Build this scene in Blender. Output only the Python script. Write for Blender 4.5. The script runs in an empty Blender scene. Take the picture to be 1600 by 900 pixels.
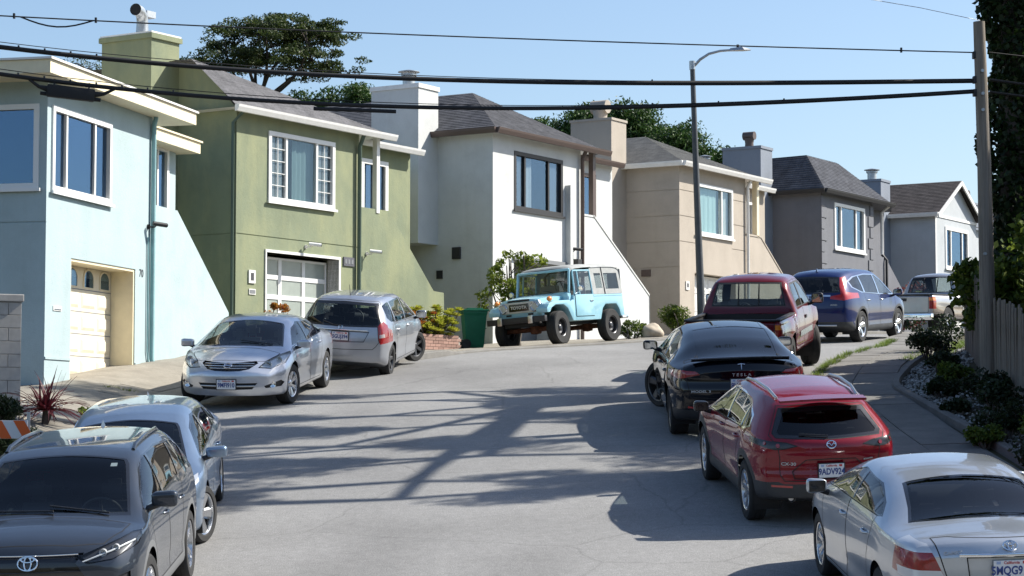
import bpy, bmesh, math, random
import numpy as np
from mathutils import Vector, Matrix

# ------------------------------------------------------------------ camera, sky, sun, exposure
scene = bpy.context.scene
col = scene.collection
R = math.radians
cam_data = bpy.data.cameras.new("camera")
cam = bpy.data.objects.new("camera", cam_data)
col.objects.link(cam)
cam.location = (0, 0, 0)
cam.rotation_euler = (R(90) + math.atan(215 / 3400), 0, 0)
cam_data.sensor_width = 36
cam_data.lens = 76.5
cam_data.clip_start = 0.5
cam_data.clip_end = 3000
scene.camera = cam

SUN_EL, SUN_AZ = 42.0, 74.0          # azimuth clockwise from +Y
world = bpy.data.worlds.new("World")
scene.world = world
world.use_nodes = True
nt = world.node_tree
sky = nt.nodes.new("ShaderNodeTexSky")
sky.sky_type = 'NISHITA'
sky.sun_disc = False
sky.sun_elevation = R(SUN_EL)
sky.sun_rotation = R(SUN_AZ)
sky.air_density = 1.0
sky.dust_density = 1.2
sky.ozone_density = 2.8
sky.altitude = 60
bg = nt.nodes["Background"]
nt.links.new(sky.outputs[0], bg.inputs[0])
bg.inputs[1].default_value = 0.106
sd = bpy.data.lights.new("sun", 'SUN')
sd.energy = 5.0
sd.angle = R(0.53)
sd.color = (1.0, 0.95, 0.86)
sun = bpy.data.objects.new("sun", sd)
col.objects.link(sun)
sv = Vector((math.sin(R(SUN_AZ)) * math.cos(R(SUN_EL)), math.cos(R(SUN_AZ)) * math.cos(R(SUN_EL)), math.sin(R(SUN_EL))))
sun.rotation_euler = sv.to_track_quat('Z', 'Y').to_euler()
sun.location = (30, 20, 40)
scene.view_settings.view_transform = 'Standard'
scene.view_settings.look = 'None'
scene.view_settings.gamma = 1.0
scene.view_settings.exposure = 0.70
scene.cycles.max_bounces = 6
scene.cycles.diffuse_bounces = 3
scene.cycles.glossy_bounces = 4
scene.cycles.transmission_bounces = 4
scene.cycles.transparent_max_bounces = 10
scene.cycles.caustics_reflective = False
scene.cycles.caustics_refractive = False

rng = random.Random(7)
nrng = np.random.default_rng(11)

# ------------------------------------------------------------------ materials
MATS = {}
def _new(name):
    m = bpy.data.materials.new(name); m.use_nodes = True
    MATS[name] = m
    return m, m.node_tree, m.node_tree.nodes["Principled BSDF"]
def _coords(t, scale=(1, 1, 1), kind="Object"):
    tc = t.nodes.new("ShaderNodeTexCoord"); mp = t.nodes.new("ShaderNodeMapping")
    mp.inputs["Scale"].default_value = scale
    t.links.new(tc.outputs[kind], mp.inputs[0])
    return mp.outputs[0]
def _noise(t, vec, scale, detail=3, rough=.55):
    n = t.nodes.new("ShaderNodeTexNoise")
    n.inputs["Scale"].default_value = scale; n.inputs["Detail"].default_value = detail
    n.inputs["Roughness"].default_value = rough
    t.links.new(vec, n.inputs["Vector"])
    return n.outputs["Fac"]
def _ramp(t, fac, stops):
    r = t.nodes.new("ShaderNodeValToRGB")
    el = r.color_ramp.elements
    while len(el) < len(stops): el.new(.5)
    for e, (p, c) in zip(el, stops):
        e.position = p; e.color = (*c, 1) if len(c) == 3 else c
    t.links.new(fac, r.inputs[0])
    return r.outputs[0]
def _mix(t, fac, a, b, blend='MIX'):
    m = t.nodes.new("ShaderNodeMix"); m.data_type = 'RGBA'; m.blend_type = blend
    if isinstance(fac, (int, float)): m.inputs[0].default_value = fac
    else: t.links.new(fac, m.inputs[0])
    for i, c in ((6, a), (7, b)):
        if isinstance(c, tuple): m.inputs[i].default_value = (*c, 1)
        else: t.links.new(c, m.inputs[i])
    return m.outputs[2]
def _bump(t, b, height, strength=.3, dist=.02):
    n = t.nodes.new("ShaderNodeBump")
    n.inputs["Strength"].default_value = strength; n.inputs["Distance"].default_value = dist
    t.links.new(height, n.inputs["Height"]); t.links.new(n.outputs[0], b.inputs["Normal"])
def k(c, f): return tuple(min(1, x * f) for x in c)

def plain(name, c, rough=.6, metal=0.0, coat=0.0, spec=.5, var=0.0, vscale=6):
    if name in MATS: return MATS[name]
    m, t, b = _new(name)
    b.inputs["Base Color"].default_value = (*c, 1)
    b.inputs["Roughness"].default_value = rough; b.inputs["Metallic"].default_value = metal
    b.inputs["Coat Weight"].default_value = coat; b.inputs["Coat Roughness"].default_value = .03
    b.inputs["Specular IOR Level"].default_value = spec
    if var:
        v = _coords(t); n = _noise(t, v, vscale, 4)
        t.links.new(_ramp(t, n, [(.3, k(c, 1 - var)), (.7, k(c, 1 + var))]), b.inputs["Base Color"])
    return m
def stucco(name, c, stain=None, amount=.35, rough=.9, vstretch=.25):
    m, t, b = _new(name)
    b.inputs["Roughness"].default_value = rough; b.inputs["Specular IOR Level"].default_value = .25
    v = _coords(t)
    base = _ramp(t, _noise(t, v, 1.1, 7, .68), [(.28, k(c, .86)), (.5, c), (.72, k(c, 1.07))])
    # rain streaks running down the wall
    st = _ramp(t, _noise(t, _coords(t, (1.6, 1.6, .22)), 1.3, 5, .65), [(.52, (1, 1, 1)), (.75, (.94, .935, .92))])
    base = _mix(t, 1.0, base, st, 'MULTIPLY')
    if stain:
        v2 = _coords(t, (1, 1, vstretch))
        f = _ramp(t, _noise(t, v2, 1.1, 6, .62), [(.42, (0, 0, 0)), (.62, (amount,) * 3)])
        base = _mix(t, f, base, stain)
    fine = _noise(t, v, 60, 3)
    base = _mix(t, .12, base, _ramp(t, fine, [(.3, (.2, .2, .2)), (.7, (1, 1, 1))]), 'MULTIPLY')
    t.links.new(base, b.inputs["Base Color"])
    _bump(t, b, _mix(t, .5, fine, _noise(t, v, 14, 4)), .45, .02)
    return m
def shingle(name, c, c2):
    m, t, b = _new(name)
    b.inputs["Roughness"].default_value = .92; b.inputs["Specular IOR Level"].default_value = .2
    tc = t.nodes.new("ShaderNodeTexCoord")
    br = t.nodes.new("ShaderNodeTexBrick")
    br.inputs["Color1"].default_value = (*c, 1); br.inputs["Color2"].default_value = (*c2, 1)
    br.inputs["Mortar"].default_value = (*k(c, .45), 1)
    br.inputs["Scale"].default_value = 1.0
    br.inputs["Brick Width"].default_value = .32; br.inputs["Row Height"].default_value = .16
    br.inputs["Mortar Size"].default_value = .008
    t.links.new(tc.outputs["UV"], br.inputs["Vector"])
    v = _coords(t)
    n = _noise(t, v, 3.0, 5, .7)
    colr = _mix(t, .5, br.outputs["Color"], _ramp(t, n, [(.3, k(c, .6)), (.7, k(c2, 1.35))]))
    t.links.new(colr, b.inputs["Base Color"])
    _bump(t, b, _noise(t, v, 70, 2), .5, .01)
    return m
def paint(name, c, metal=.0, rough=.35, flake=.0, coat=1.0, spec=.5):
    """car paint outside, dark trim on the inside of the shell"""
    m, t, b = _new(name)
    b.inputs["Metallic"].default_value = metal; b.inputs["Roughness"].default_value = rough
    b.inputs["Coat Weight"].default_value = coat; b.inputs["Coat Roughness"].default_value = .025
    b.inputs["Base Color"].default_value = (*c, 1)
    v = _coords(t)
    b.inputs["Specular IOR Level"].default_value = spec
    dirt = _noise(t, v, 2.2, 5, .65)
    t.links.new(_ramp(t, dirt, [(.35, k(c, .93)), (.7, k(c, 1.06))]), b.inputs["Base Color"])
    t.links.new(_ramp(t, dirt, [(.3, (.015,) * 3), (.8, (.07,) * 3)]), b.inputs["Coat Roughness"])
    ins = t.nodes.new("ShaderNodeBsdfDiffuse"); ins.inputs[0].default_value = (.03, .03, .033, 1)
    geo = t.nodes.new("ShaderNodeNewGeometry"); mx = t.nodes.new("ShaderNodeMixShader")
    t.links.new(geo.outputs["Backfacing"], mx.inputs[0])
    t.links.new(b.outputs[0], mx.inputs[1]); t.links.new(ins.outputs[0], mx.inputs[2])
    t.links.new(mx.outputs[0], t.nodes["Material Output"].inputs[0])
    return m
def glass(name, tint=(.35, .4, .42), ior=1.5, refl=(1, 1, 1)):
    m, t, b = _new(name)
    t.nodes.remove(b)
    tr = t.nodes.new("ShaderNodeBsdfTransparent"); tr.inputs[0].default_value = (*tint, 1)
    gl = t.nodes.new("ShaderNodeBsdfGlossy"); gl.inputs[0].default_value = (*refl, 1); gl.inputs["Roughness"].default_value = .012
    fr = t.nodes.new("ShaderNodeFresnel")
    # a thin sheet reflects the same from both sides
    geo = t.nodes.new("ShaderNodeNewGeometry"); mr = t.nodes.new("ShaderNodeMapRange")
    mr.inputs["To Min"].default_value = ior; mr.inputs["To Max"].default_value = 1 / ior
    t.links.new(geo.outputs["Backfacing"], mr.inputs["Value"]); t.links.new(mr.outputs[0], fr.inputs[0])
    mx = t.nodes.new("ShaderNodeMixShader")
    t.links.new(fr.outputs[0], mx.inputs[0]); t.links.new(tr.outputs[0], mx.inputs[1]); t.links.new(gl.outputs[0], mx.inputs[2])
    t.links.new(mx.outputs[0], t.nodes["Material Output"].inputs[0])
    return m
def leafmat(name, c, c2, trans=.35, rough=.55):
    m, t, b = _new(name)
    geo = t.nodes.new("ShaderNodeNewGeometry")
    colr = _ramp(t, geo.outputs["Random Per Island"], [(.0, c), (1.0, c2)])
    t.links.new(colr, b.inputs["Base Color"])
    b.inputs["Roughness"].default_value = rough; b.inputs["Specular IOR Level"].default_value = .35
    tl = t.nodes.new("ShaderNodeBsdfTranslucent"); mx = t.nodes.new("ShaderNodeMixShader"); mx.inputs[0].default_value = trans
    t.links.new(colr, tl.inputs[0]); t.links.new(b.outputs[0], mx.inputs[1]); t.links.new(tl.outputs[0], mx.inputs[2])
    t.links.new(mx.outputs[0], t.nodes["Material Output"].inputs[0])
    return m
def ground_mat(name, stops, scale=4, bump=.5, fine=120, rough=.95, speck=.0, big=None, cracks=False):
    m, t, b = _new(name)
    b.inputs["Roughness"].default_value = rough; b.inputs["Specular IOR Level"].default_value = .25
    v = _coords(t)
    c = _ramp(t, _noise(t, v, scale, 6, .65), stops)
    if big: c = _mix(t, 1.0, c, _ramp(t, _noise(t, v, big, 4, .6), [(.3, (.82,) * 3), (.7, (1.08,) * 3)]), 'MULTIPLY')
    f = _noise(t, v, fine, 2, .7)
    if speck: c = _mix(t, speck, c, _ramp(t, f, [(.3, (.25,) * 3), (.5, (.9,) * 3), (.72, (2.2,) * 3)]), 'MULTIPLY')
    if cracks:
        vo = t.nodes.new("ShaderNodeTexVoronoi"); vo.feature = 'DISTANCE_TO_EDGE'; vo.inputs["Scale"].default_value = .28
        nv = t.nodes.new("ShaderNodeTexNoise"); nv.inputs["Scale"].default_value = 1.2; nv.inputs["Detail"].default_value = 6
        t.links.new(v, nv.inputs["Vector"])
        ad = t.nodes.new("ShaderNodeMixRGB"); ad.inputs[0].default_value = .35; ad.blend_type = 'ADD'
        t.links.new(v, ad.inputs[1]); t.links.new(nv.outputs["Color"], ad.inputs[2]); t.links.new(ad.outputs[0], vo.inputs["Vector"])
        msk = _ramp(t, vo.outputs["Distance"], [(.0, (.80,) * 3), (.006, (1,) * 3)])
        c = _mix(t, 1.0, c, msk, 'MULTIPLY')
        # oily darker wheel lanes and patched spots
        pt = _ramp(t, _noise(t, _coords(t, (.5, .16, .5)), 1.0, 3, .5), [(.5, (1,) * 3), (.66, (.86,) * 3)])
        c = _mix(t, 1.0, c, pt, 'MULTIPLY')
    t.links.new(c, b.inputs["Base Color"])
    _bump(t, b, f, bump, .01)
    return m

# ------------------------------------------------------------------ mesh building
class MB:
    def __init__(s): s.v = []; s.f = []; s.uv = None
    def add(s, v, f):
        o = len(s.v); s.v += [tuple(p) for p in v]; s.f += [tuple(i + o for i in q) for q in f]; return s
    def quad(s, a, b, c, d): return s.add([a, b, c, d], [(0, 1, 2, 3)])
    def poly(s, pts): return s.add(pts, [tuple(range(len(pts)))])
    def box(s, x0, x1, y0, y1, z0, z1):
        v = [(x, y, z) for z in (z0, z1) for y in (y0, y1) for x in (x0, x1)]
        return s.add(v, [(0, 2, 3, 1), (4, 5, 7, 6), (0, 1, 5, 4), (2, 6, 7, 3), (0, 4, 6, 2), (1, 3, 7, 5)])
    def obox(s, c, ax, ay, az):
        c, ax, ay, az = map(Vector, (c, ax, ay, az))
        v = [c + ax * i + ay * j + az * q for q in (-1, 1) for j in (-1, 1) for i in (-1, 1)]
        return s.add(v, [(0, 2, 3, 1), (4, 5, 7, 6), (0, 1, 5, 4), (2, 6, 7, 3), (0, 4, 6, 2), (1, 3, 7, 5)])
    def cbox(s, x0, x1, y0, y1, z0, z1, r=.02):
        """box with chamfered edges"""
        r = min(r, (x1 - x0) * .49, (y1 - y0) * .49, (z1 - z0) * .49)
        bm = bmesh.new(); bmesh.ops.create_cube(bm, size=1)
        for v in bm.verts: v.co = Vector(((x0 + x1) / 2 + v.co.x * (x1 - x0), (y0 + y1) / 2 + v.co.y * (y1 - y0), (z0 + z1) / 2 + v.co.z * (z1 - z0)))
        bmesh.ops.bevel(bm, geom=bm.edges[:], offset=r, segments=2, affect='EDGES', profile=.6)
        s.bm(bm); bm.free(); return s
    def bm(s, bm, M=None):
        bm.verts.index_update()
        return s.add([(M @ v.co if M else v.co) for v in bm.verts], [tuple(v.index for v in f.verts) for f in bm.faces])
    def tube(s, pts, rad, n=8, caps=True):
        pts = [Vector(p) for p in pts]
        if not hasattr(rad, '__len__'): rad = [rad] * len(pts)
        rings = []; prev = None
        for i, p in enumerate(pts):
            d = (pts[min(i + 1, len(pts) - 1)] - pts[max(i - 1, 0)])
            d = d.normalized() if d.length > 1e-9 else Vector((0, 0, 1))
            if prev is None:
                a = d.cross(Vector((0, 0, 1)))
                if a.length < .05: a = d.cross(Vector((1, 0, 0)))
            else: a = prev - d * prev.dot(d)
            a.normalize(); prev = a; b = d.cross(a)
            rings.append([p + (a * math.cos(2 * math.pi * q / n) + b * math.sin(2 * math.pi * q / n)) * rad[i] for q in range(n)])
        v = [q for r in rings for q in r]; f = []
        for i in range(len(pts) - 1):
            for q in range(n):
                f.append((i * n + q, i * n + (q + 1) % n, (i + 1) * n + (q + 1) % n, (i + 1) * n + q))
        if caps:
            f.append(tuple(reversed(range(n)))); f.append(tuple(range((len(pts) - 1) * n, len(pts) * n)))
        return s.add(v, f)
    def lathe(s, prof, n=24, M=None, closed=False):
        """prof: (r, h) around local z"""
        v = []; f = []
        for r, h in prof:
            for q in range(n):
                a = 2 * math.pi * q / n; p = Vector((r * math.cos(a), r * math.sin(a), h)); v.append(M @ p if M else p)
        m = len(prof)
        for i in range(m if closed else m - 1):
            j = (i + 1) % m
            for q in range(n): f.append((i * n + q, i * n + (q + 1) % n, j * n + (q + 1) % n, j * n + q))
        return s.add(v, f)
    def grid(s, P):
        n, m = len(P), len(P[0])
        return s.add([p for r in P for p in r], [(i * m + j, i * m + j + 1, (i + 1) * m + j + 1, (i + 1) * m + j) for i in range(n - 1) for j in range(m - 1)])
    def prism(s, poly, axis, a, b):
        """2D polygon extruded along an axis: 'y' (x,z), 'x' (y,z), 'z' (x,y)"""
        def P(p, t): return {'y': (p[0], t, p[1]), 'x': (t, p[0], p[1]), 'z': (p[0], p[1], t)}[axis]
        n = len(poly); v = [P(p, a) for p in poly] + [P(p, b) for p in poly]
        f = [tuple(range(n)), tuple(range(2 * n - 1, n - 1, -1))] + [(i, i + n, (i + 1) % n + n, (i + 1) % n) for i in range(n)]
        return s.add(v, f)

def new_obj(name, mesh, parent=None):
    o = bpy.data.objects.new(name, mesh); col.objects.link(o)
    if parent is not None: o.parent = parent
    return o
def obj(name, mb, m, parent=None, smooth=False, loc=None, fix=True):
    me = bpy.data.meshes.new(name)
    me.from_pydata([tuple(p) for p in mb.v], [], mb.f)
    if fix:
        bm = bmesh.new(); bm.from_mesh(me)
        bmesh.ops.recalc_face_normals(bm, faces=bm.faces[:]); bm.to_mesh(me); bm.free()
    me.materials.append(MATS[m] if isinstance(m, str) else m)
    if smooth:
        me.polygons.foreach_set("use_smooth", [True] * len(me.polygons))
        me.set_sharp_from_angle(angle=R(smooth if smooth is not True else 38))
    o = new_obj(name, me, parent)
    if loc is not None: o.location = loc
    return o
def tag(o, label=None, cat=None, group=None, kind=None):
    if label: o["label"] = label
    if cat: o["category"] = cat
    if group: o["group"] = group
    if kind: o["kind"] = kind
    return o
def empty(name, loc=(0, 0, 0), rz=0, label=None, cat=None, group=None):
    o = bpy.data.objects.new(name, None); col.objects.link(o)
    o.empty_display_size = .2; o.location = loc; o.rotation_euler = (0, 0, rz)
    return tag(o, label, cat, group)
def dup(o, parent, M=None):
    c = o.copy(); col.objects.link(c); c.parent = parent
    if M is not None: c.matrix_local = M
    return c
_font_cache = {}
def text_mesh(txt, size, depth=.001, bold=0.0, ax=1.0):
    key = (txt, size, depth, bold, ax)
    if key in _font_cache: return _font_cache[key]
    cu = bpy.data.curves.new("lettering", 'FONT'); cu.body = txt; cu.size = size; cu.extrude = depth
    cu.align_x = 'CENTER'; cu.align_y = 'CENTER'; cu.offset = bold; cu.resolution_u = 3
    o = bpy.data.objects.new("lettering", cu); col.objects.link(o)
    bpy.context.view_layer.update()
    me = bpy.data.meshes.new_from_object(o.evaluated_get(bpy.context.evaluated_depsgraph_get()))
    bpy.data.objects.remove(o); bpy.data.curves.remove(cu)
    if ax != 1.0:
        for v in me.vertices: v.co.x *= ax
    _font_cache[key] = me
    return me
def lettering(name, txt, size, m, parent, M, bold=0.0, ax=1.0, depth=.001):
    me = text_mesh(txt, size, depth, bold, ax).copy(); me.materials.clear(); me.materials.append(MATS[m] if isinstance(m, str) else m)
    o = new_obj(name, me, parent); o.matrix_local = M
    return o
def frameM(o, ex, ey, ez):
    ex, ey, ez = Vector(ex), Vector(ey), Vector(ez)
    return Matrix(((ex.x, ey.x, ez.x, o[0]), (ex.y, ey.y, ez.y, o[1]), (ex.z, ey.z, ez.z, o[2]), (0, 0, 0, 1)))
def pchip(xs, ys):
    xs = np.array(xs, float); ys = np.array(ys, float); h = np.diff(xs); d = np.diff(ys) / h
    m = np.zeros_like(xs); m[0] = d[0]; m[-1] = d[-1]
    for i in range(1, len(xs) - 1):
        if d[i - 1] * d[i] > 0:
            w1 = 2 * h[i] + h[i - 1]; w2 = h[i] + 2 * h[i - 1]; m[i] = (w1 + w2) / (w1 / d[i - 1] + w2 / d[i])
    def f(x):
        x = np.clip(np.asarray(x, float), xs[0], xs[-1]); i = np.clip(np.searchsorted(xs, x) - 1, 0, len(xs) - 2)
        t = (x - xs[i]) / h[i]; t2 = t * t; t3 = t2 * t
        return (2 * t3 - 3 * t2 + 1) * ys[i] + (t3 - 2 * t2 + t) * h[i] * m[i] + (-2 * t3 + 3 * t2) * ys[i + 1] + (t3 - t2) * h[i] * m[i + 1]
    return f
def sstep(a, b, x):
    t = np.clip((np.asarray(x, float) - a) / (b - a), 0, 1); return t * t * (3 - 2 * t)

# leaves: many small folded quads
def leaf_cloud(name, centres, size, m, parent=None, up=.3, aspect=.55, jitter=.35, stuff=False, droop=None):
    c = np.asarray(centres, float); n = len(c)
    nr = nrng.normal(size=(n, 3)); nr[:, 2] += up; nr /= np.linalg.norm(nr, axis=1)[:, None]
    a = np.cross(nr, nrng.normal(size=(n, 3))); a /= np.linalg.norm(a, axis=1)[:, None] + 1e-9
    if droop is not None:
        a = a + np.asarray(droop); a -= nr * (a * nr).sum(1)[:, None]; a /= np.linalg.norm(a, axis=1)[:, None] + 1e-9
    b = np.cross(nr, a)
    s = (size * (1 + jitter * nrng.uniform(-1, 1, n)))[:, None]
    V = np.stack([c - a * s * .5, c + b * s * .5 * aspect + nr * s * .06, c + a * s * .5, c - b * s * .5 * aspect + nr * s * .06], 1).reshape(-1, 3)
    me = bpy.data.meshes.new(name)
    me.vertices.add(n * 4); me.vertices.foreach_set("co", V.astype(np.float32).ravel())
    me.loops.add(n * 4); me.loops.foreach_set("vertex_index", np.arange(n * 4, dtype=np.int32))
    me.polygons.add(n); me.polygons.foreach_set("loop_start", np.arange(0, n * 4, 4, dtype=np.int32))
    me.polygons.foreach_set("loop_total", np.full(n, 4, dtype=np.int32))
    me.materials.append(MATS[m]); me.update(calc_edges=True)
    return new_obj(name, me, parent)
def clump_points(centres, radii, per, flat=1.0, shell=.6, stretch=(1, 1)):
    out = []
    for c, r in zip(centres, radii):
        d = nrng.normal(size=(per, 3)); d /= np.linalg.norm(d, axis=1)[:, None]
        q = r * nrng.uniform(shell ** 3, 1, per) ** (1 / 3)
        d = d * q[:, None]; d[:, 2] *= flat; d[:, 0] *= stretch[0]; d[:, 1] *= stretch[1]
        out.append(np.asarray(c) + d)
    return np.concatenate(out)

# every piece of lettering is turned into a mesh up front
for _t, _s, _d, _b, _a in ([(t, .098, .001, .0025, .80) for t in ("9MFI910", "5GUJ394", "8HRS781", "9ADV924", "5MQG910")] + [("California", .034, .001, .0005, 1.0), ("70", .20, .001, .002, 1.0), ("T E S L A", .055, .003, .001, 1.25),
        ("MODEL 3", .045, .003, .001, 1.5), ("CX-30", .05, .003, .001, 1.3), ("SKYACTIV", .022, .003, .001, 1.2), ("CAMRY", .038, .003, .001, 1.2), ("AWD", .05, .003, .001, 1.3), ("TOYOTA", .10, .001, .003, 1.05)]):
    text_mesh(_t, _s, _d, _b, _a)
# ------------------------------------------------------------------ shared materials
ground_mat("asphalt", [(.3, (.235, .233, .228)), (.7, (.285, .282, .275))], 9, .6, 85, .93, .42, .35, True)
ground_mat("concrete", [(.3, (.24, .22, .185)), (.7, (.33, .305, .26))], 2.5, .4, 130, .92, .25, .5)
ground_mat("concrete_grey", [(.3, (.175, .168, .155)), (.7, (.245, .235, .215))], 2.5, .4, 130, .92, .25, .5)
ground_mat("soil", [(.3, (.055, .045, .03)), (.55, (.08, .075, .04)), (.8, (.11, .10, .06))], 3, .9, 40, .97)
plain("black_matte", (.012, .012, .013), .75)
plain("black_gloss", (.01, .01, .011), .18, coat=.6)
plain("black_plastic", (.022, .022, .024), .55)
plain("rubber", (.022, .022, .022), .85, var=.25, vscale=14)
plain("steel", (.55, .56, .57), .32, 1.0)
plain("galvanised", (.46, .48, .49), .42, .85, var=.12)
plain("chrome", (.80, .81, .82), .1, 1.0)
plain("alloy", (.60, .61, .63), .26, 1.0)
plain("alloy_dark", (.09, .09, .095), .35, .7)
plain("white_paint", (.78, .77, .74), .5, var=.05)
plain("white_vinyl", (.80, .80, .78), .4)
plain("cream_paint", (.80, .71, .50), .55, var=.05)
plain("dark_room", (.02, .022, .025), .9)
plain("brown_metal", (.10, .07, .06), .45)
glass("house_glass", (.62, .66, .68), 2.3, (.42, .66, 1.0))
glass("house_glass_plain", (.88, .91, .91), 1.5, (.6, .8, 1.0))
glass("house_glass_mid", (.78, .82, .84), 1.75, (.5, .72, 1.0))
glass("clear_glass", (.82, .85, .85), 1.5)

# ------------------------------------------------------------------ the hill and the street
S_ = pchip([0, 10, 18, 22, 25, 28, 31, 34, 37, 41, 46, 52, 54, 60, 70, 90, 200],
           [-3.5, -2.75, -2.1, -1.57, -1.16, -.71, -.21, .24, .58, 1.05, 1.52, 1.95, 2.1, 2.42, 2.75, 3.1, 4.0])
XL = pchip([0, 20, 28, 34, 37, 39.5, 42, 44.8, 46.5, 49.8, 51.5, 60, 80, 120], [-5.7, -5.6, -5.5, -5.4, -5.15, -4.3, -3.0, -1.58, -.9, 1.55, 2.9, 8.2, 20.5, 45])
XR = pchip([0, 22, 26, 31, 34, 37.5, 41, 44.5, 49.5, 53.5, 60, 80, 120], [5.3, 5.1, 4.75, 4.45, 4.5, 5.1, 6.1, 7.45, 8.55, 10.1, 13.6, 26, 51])
def S(x, y): return S_(np.asarray(y) + .2 * np.asarray(x)) + .09 * sstep(-1.5, -3.5, x) * sstep(23.2, 20.5, y)
A_L = pchip([0, 28, 34, 40, 45, 50, 54, 120], [.30, .34, .38, .38, .12, -.10, -.10, -.06])
A_R = pchip([0, 30, 45, 60, 120], [.30, .30, .30, .1, .1])
def KH(y):
    """kerb height on the left: dropped in front of the driveways"""
    d = sstep(32.6, 33.6, y) * sstep(42.4, 41.6, y) + sstep(45.2, 46.2, y) * sstep(54.5, 53.5, y)
    return .12 - .085 * d
def G(x, y):
    """ground beside the road (kerb top level and above)"""
    x = np.asarray(x, float); y = np.asarray(y, float)
    dl = XL(y) - x; dr = x - XR(y)
    z = S(x, y) + np.where(dl > 0, KH(y), .12)
    z = z + np.where(dl > 0, A_L(y) * sstep(.3, 2.6, dl) - .08 * sstep(1, 4, dl), 0)
    z = z + np.where(dr > 0, A_R(y) * sstep(1.6, 3.6, dr), 0)
    return z
def gz(x, y): return float(G(x, y))

def sheet(name, ys, cols_fn, m, zf, kind='structure', parent=None, smooth=True):
    mb = MB(); P = []
    for y in ys:
        P.append([(float(x), float(y), float(zf(x, y))) for x in cols_fn(y)])
    mb.grid(P)
    o = obj(name, mb, m, parent, smooth=60, fix=False)
    if o.data.polygons[0].normal.z < 0: o.data.flip_normals()
    if kind: o["kind"] = kind
    return o
# hill: one sheet to the horizon
gx = np.concatenate([np.array([-1500, -600, -250, -120, -70, -45, -32, -24, -19]), np.arange(-16, 20.01, .5), np.array([23, 27, 34, 45, 70, 120, 260, 600, 1500])])
gy = np.concatenate([np.array([-400, -100, -30, -8, 0, 6, 10, 14]), np.arange(16, 70.01, .5), np.array([73, 77, 84, 95, 110, 140, 200, 400, 900, 2500])])
def hill_z(x, y):
    yy = np.clip(y, 0, 120); xx = np.clip(x, -40, 60)
    z = G(xx, yy) - .05 + 16 * sstep(-8, -130, y) + 40 * sstep(-130, -400, y)  # rise behind the camera is added to darken reflections in the cars
    inside = (xx > XL(yy) - .3) & (xx < XR(yy) + .3)
    return np.where(inside, S(xx, yy) - .35, z)
mb = MB(); mb.grid([[(float(x), float(y), float(hill_z(x, y))) for x in gx] for y in gy])
hill = obj("hillside_ground", mb, "soil", smooth=60, fix=False)
hill["kind"] = 'structure'
YR = np.concatenate([np.arange(6, 66, .5), np.arange(66, 121, 3)])
sheet("road", YR, lambda y: np.linspace(float(XL(y)), float(XR(y)), 13), "asphalt", lambda x, y: S(x, y) + .035 * (1 - ((x - (XL(y) + XR(y)) / 2) / ((XR(y) - XL(y)) / 2)) ** 2) * .6)
# kerbs, as real steps
def kerb(name, side):
    mb = MB(); rows = []
    E_ = XL if side < 0 else XR
    for y in np.arange(8, 100, .5):
        x = float(E_(y)); z = float(S(x, y)); h = .13
        if side < 0: h = float(KH(y)) + .01
        rows.append([(x, y, z - .2), (x + side * .02, y, z + h - .015), (x + side * .04, y, z + h), (x + side * .17, y, z + h + .004), (x + side * .17, y, z - .2)])
    mb.grid(rows); o = obj(name, mb, "concrete_grey", smooth=30); o["kind"] = 'structure'
kerb("kerb_left", -1); kerb("kerb_right", 1)
# concrete aprons and pavements
def apron_cols(y):
    x0 = float(XL(y)) - .17; 
    return np.linspace(x0 - 5.2, x0, 12)
sheet("driveway_apron", np.arange(29.0, 70, .5), apron_cols, "concrete", lambda x, y: G(x, y) + .008)
sheet("pavement_base", np.arange(8, 70, .5), lambda y: np.linspace(float(XR(y)) + .17, float(XR(y)) + 1.62, 5), "concrete_grey", lambda x, y: G(x, y) + .0)
# pavement slabs with open joints
def slabs(root, E_, side, y0, y1, m):
    y = y0; n = 0
    while y < y1:
        dy = 1.2; mb = MB()
        for (a, b) in ((.19, .86), (.875, 1.55)):
            q = []
            for yy, aa in ((y + .012, a), (y + .012, b), (y + dy - .012, b), (y + dy - .012, a)):
                x = float(E_(yy)) + side * aa; q.append((x, yy, gz(x, yy) + .022 + .004 * math.sin(n * 2.3)))
            mb = MB(); lo = [(p[0], p[1], p[2] - .05) for p in q]
            mb.add(q + lo, [(0, 1, 2, 3), (0, 4, 5, 1), (1, 5, 6, 2), (2, 6, 7, 3), (3, 7, 4, 0)])
            obj("slab", mb, m, root); n += 1
        y += dy
pl = empty("pavement_left"); pl["kind"] = 'structure'
slabs(pl, XL, -1, 27.5, 53, "concrete")
pr = empty("pavement_right"); pr["kind"] = 'structure'
slabs(pr, XR, 1, 24, 56, "concrete_grey")
# ------------------------------------------------------------------ houses
stucco("stucco_blue", (.43, .535, .555), (.40, .50, .515), .4)
stucco("stucco_green", (.235, .268, .178), (.335, .35, .205), .7, vstretch=.45)
stucco("stucco_white", (.66, .67, .655), (.58, .59, .57), .25)
stucco("stucco_beige", (.47, .415, .35), (.42, .37, .31), .3)
stucco("stucco_grey", (.185, .19, .21), (.23, .235, .25), .4)
shingle("shingle_slate", (.05, .053, .064), (.09, .094, .108))
stucco("stucco_pale_grey", (.50, .53, .55), (.45, .48, .5), .3)
stucco("stucco_grey_chimney", (.26, .29, .34), None)
shingle("shingle_grey", (.20, .20, .21), (.285, .28, .288))
shingle("shingle_dark", (.075, .077, .086), (.125, .126, .138))
shingle("shingle_mid", (.115, .118, .118), (.175, .177, .175))
shingle("shingle_brown", (.05, .045, .045), (.085, .075, .075))
plain("teal_pipe", (.24, .42, .44), .5, var=.08)
plain("green_pipe", (.08, .12, .09), .5)
plain("curtain_dark", (.13, .20, .205), .9)
plain("curtain_pale", (.62, .63, .60), .9)
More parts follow.
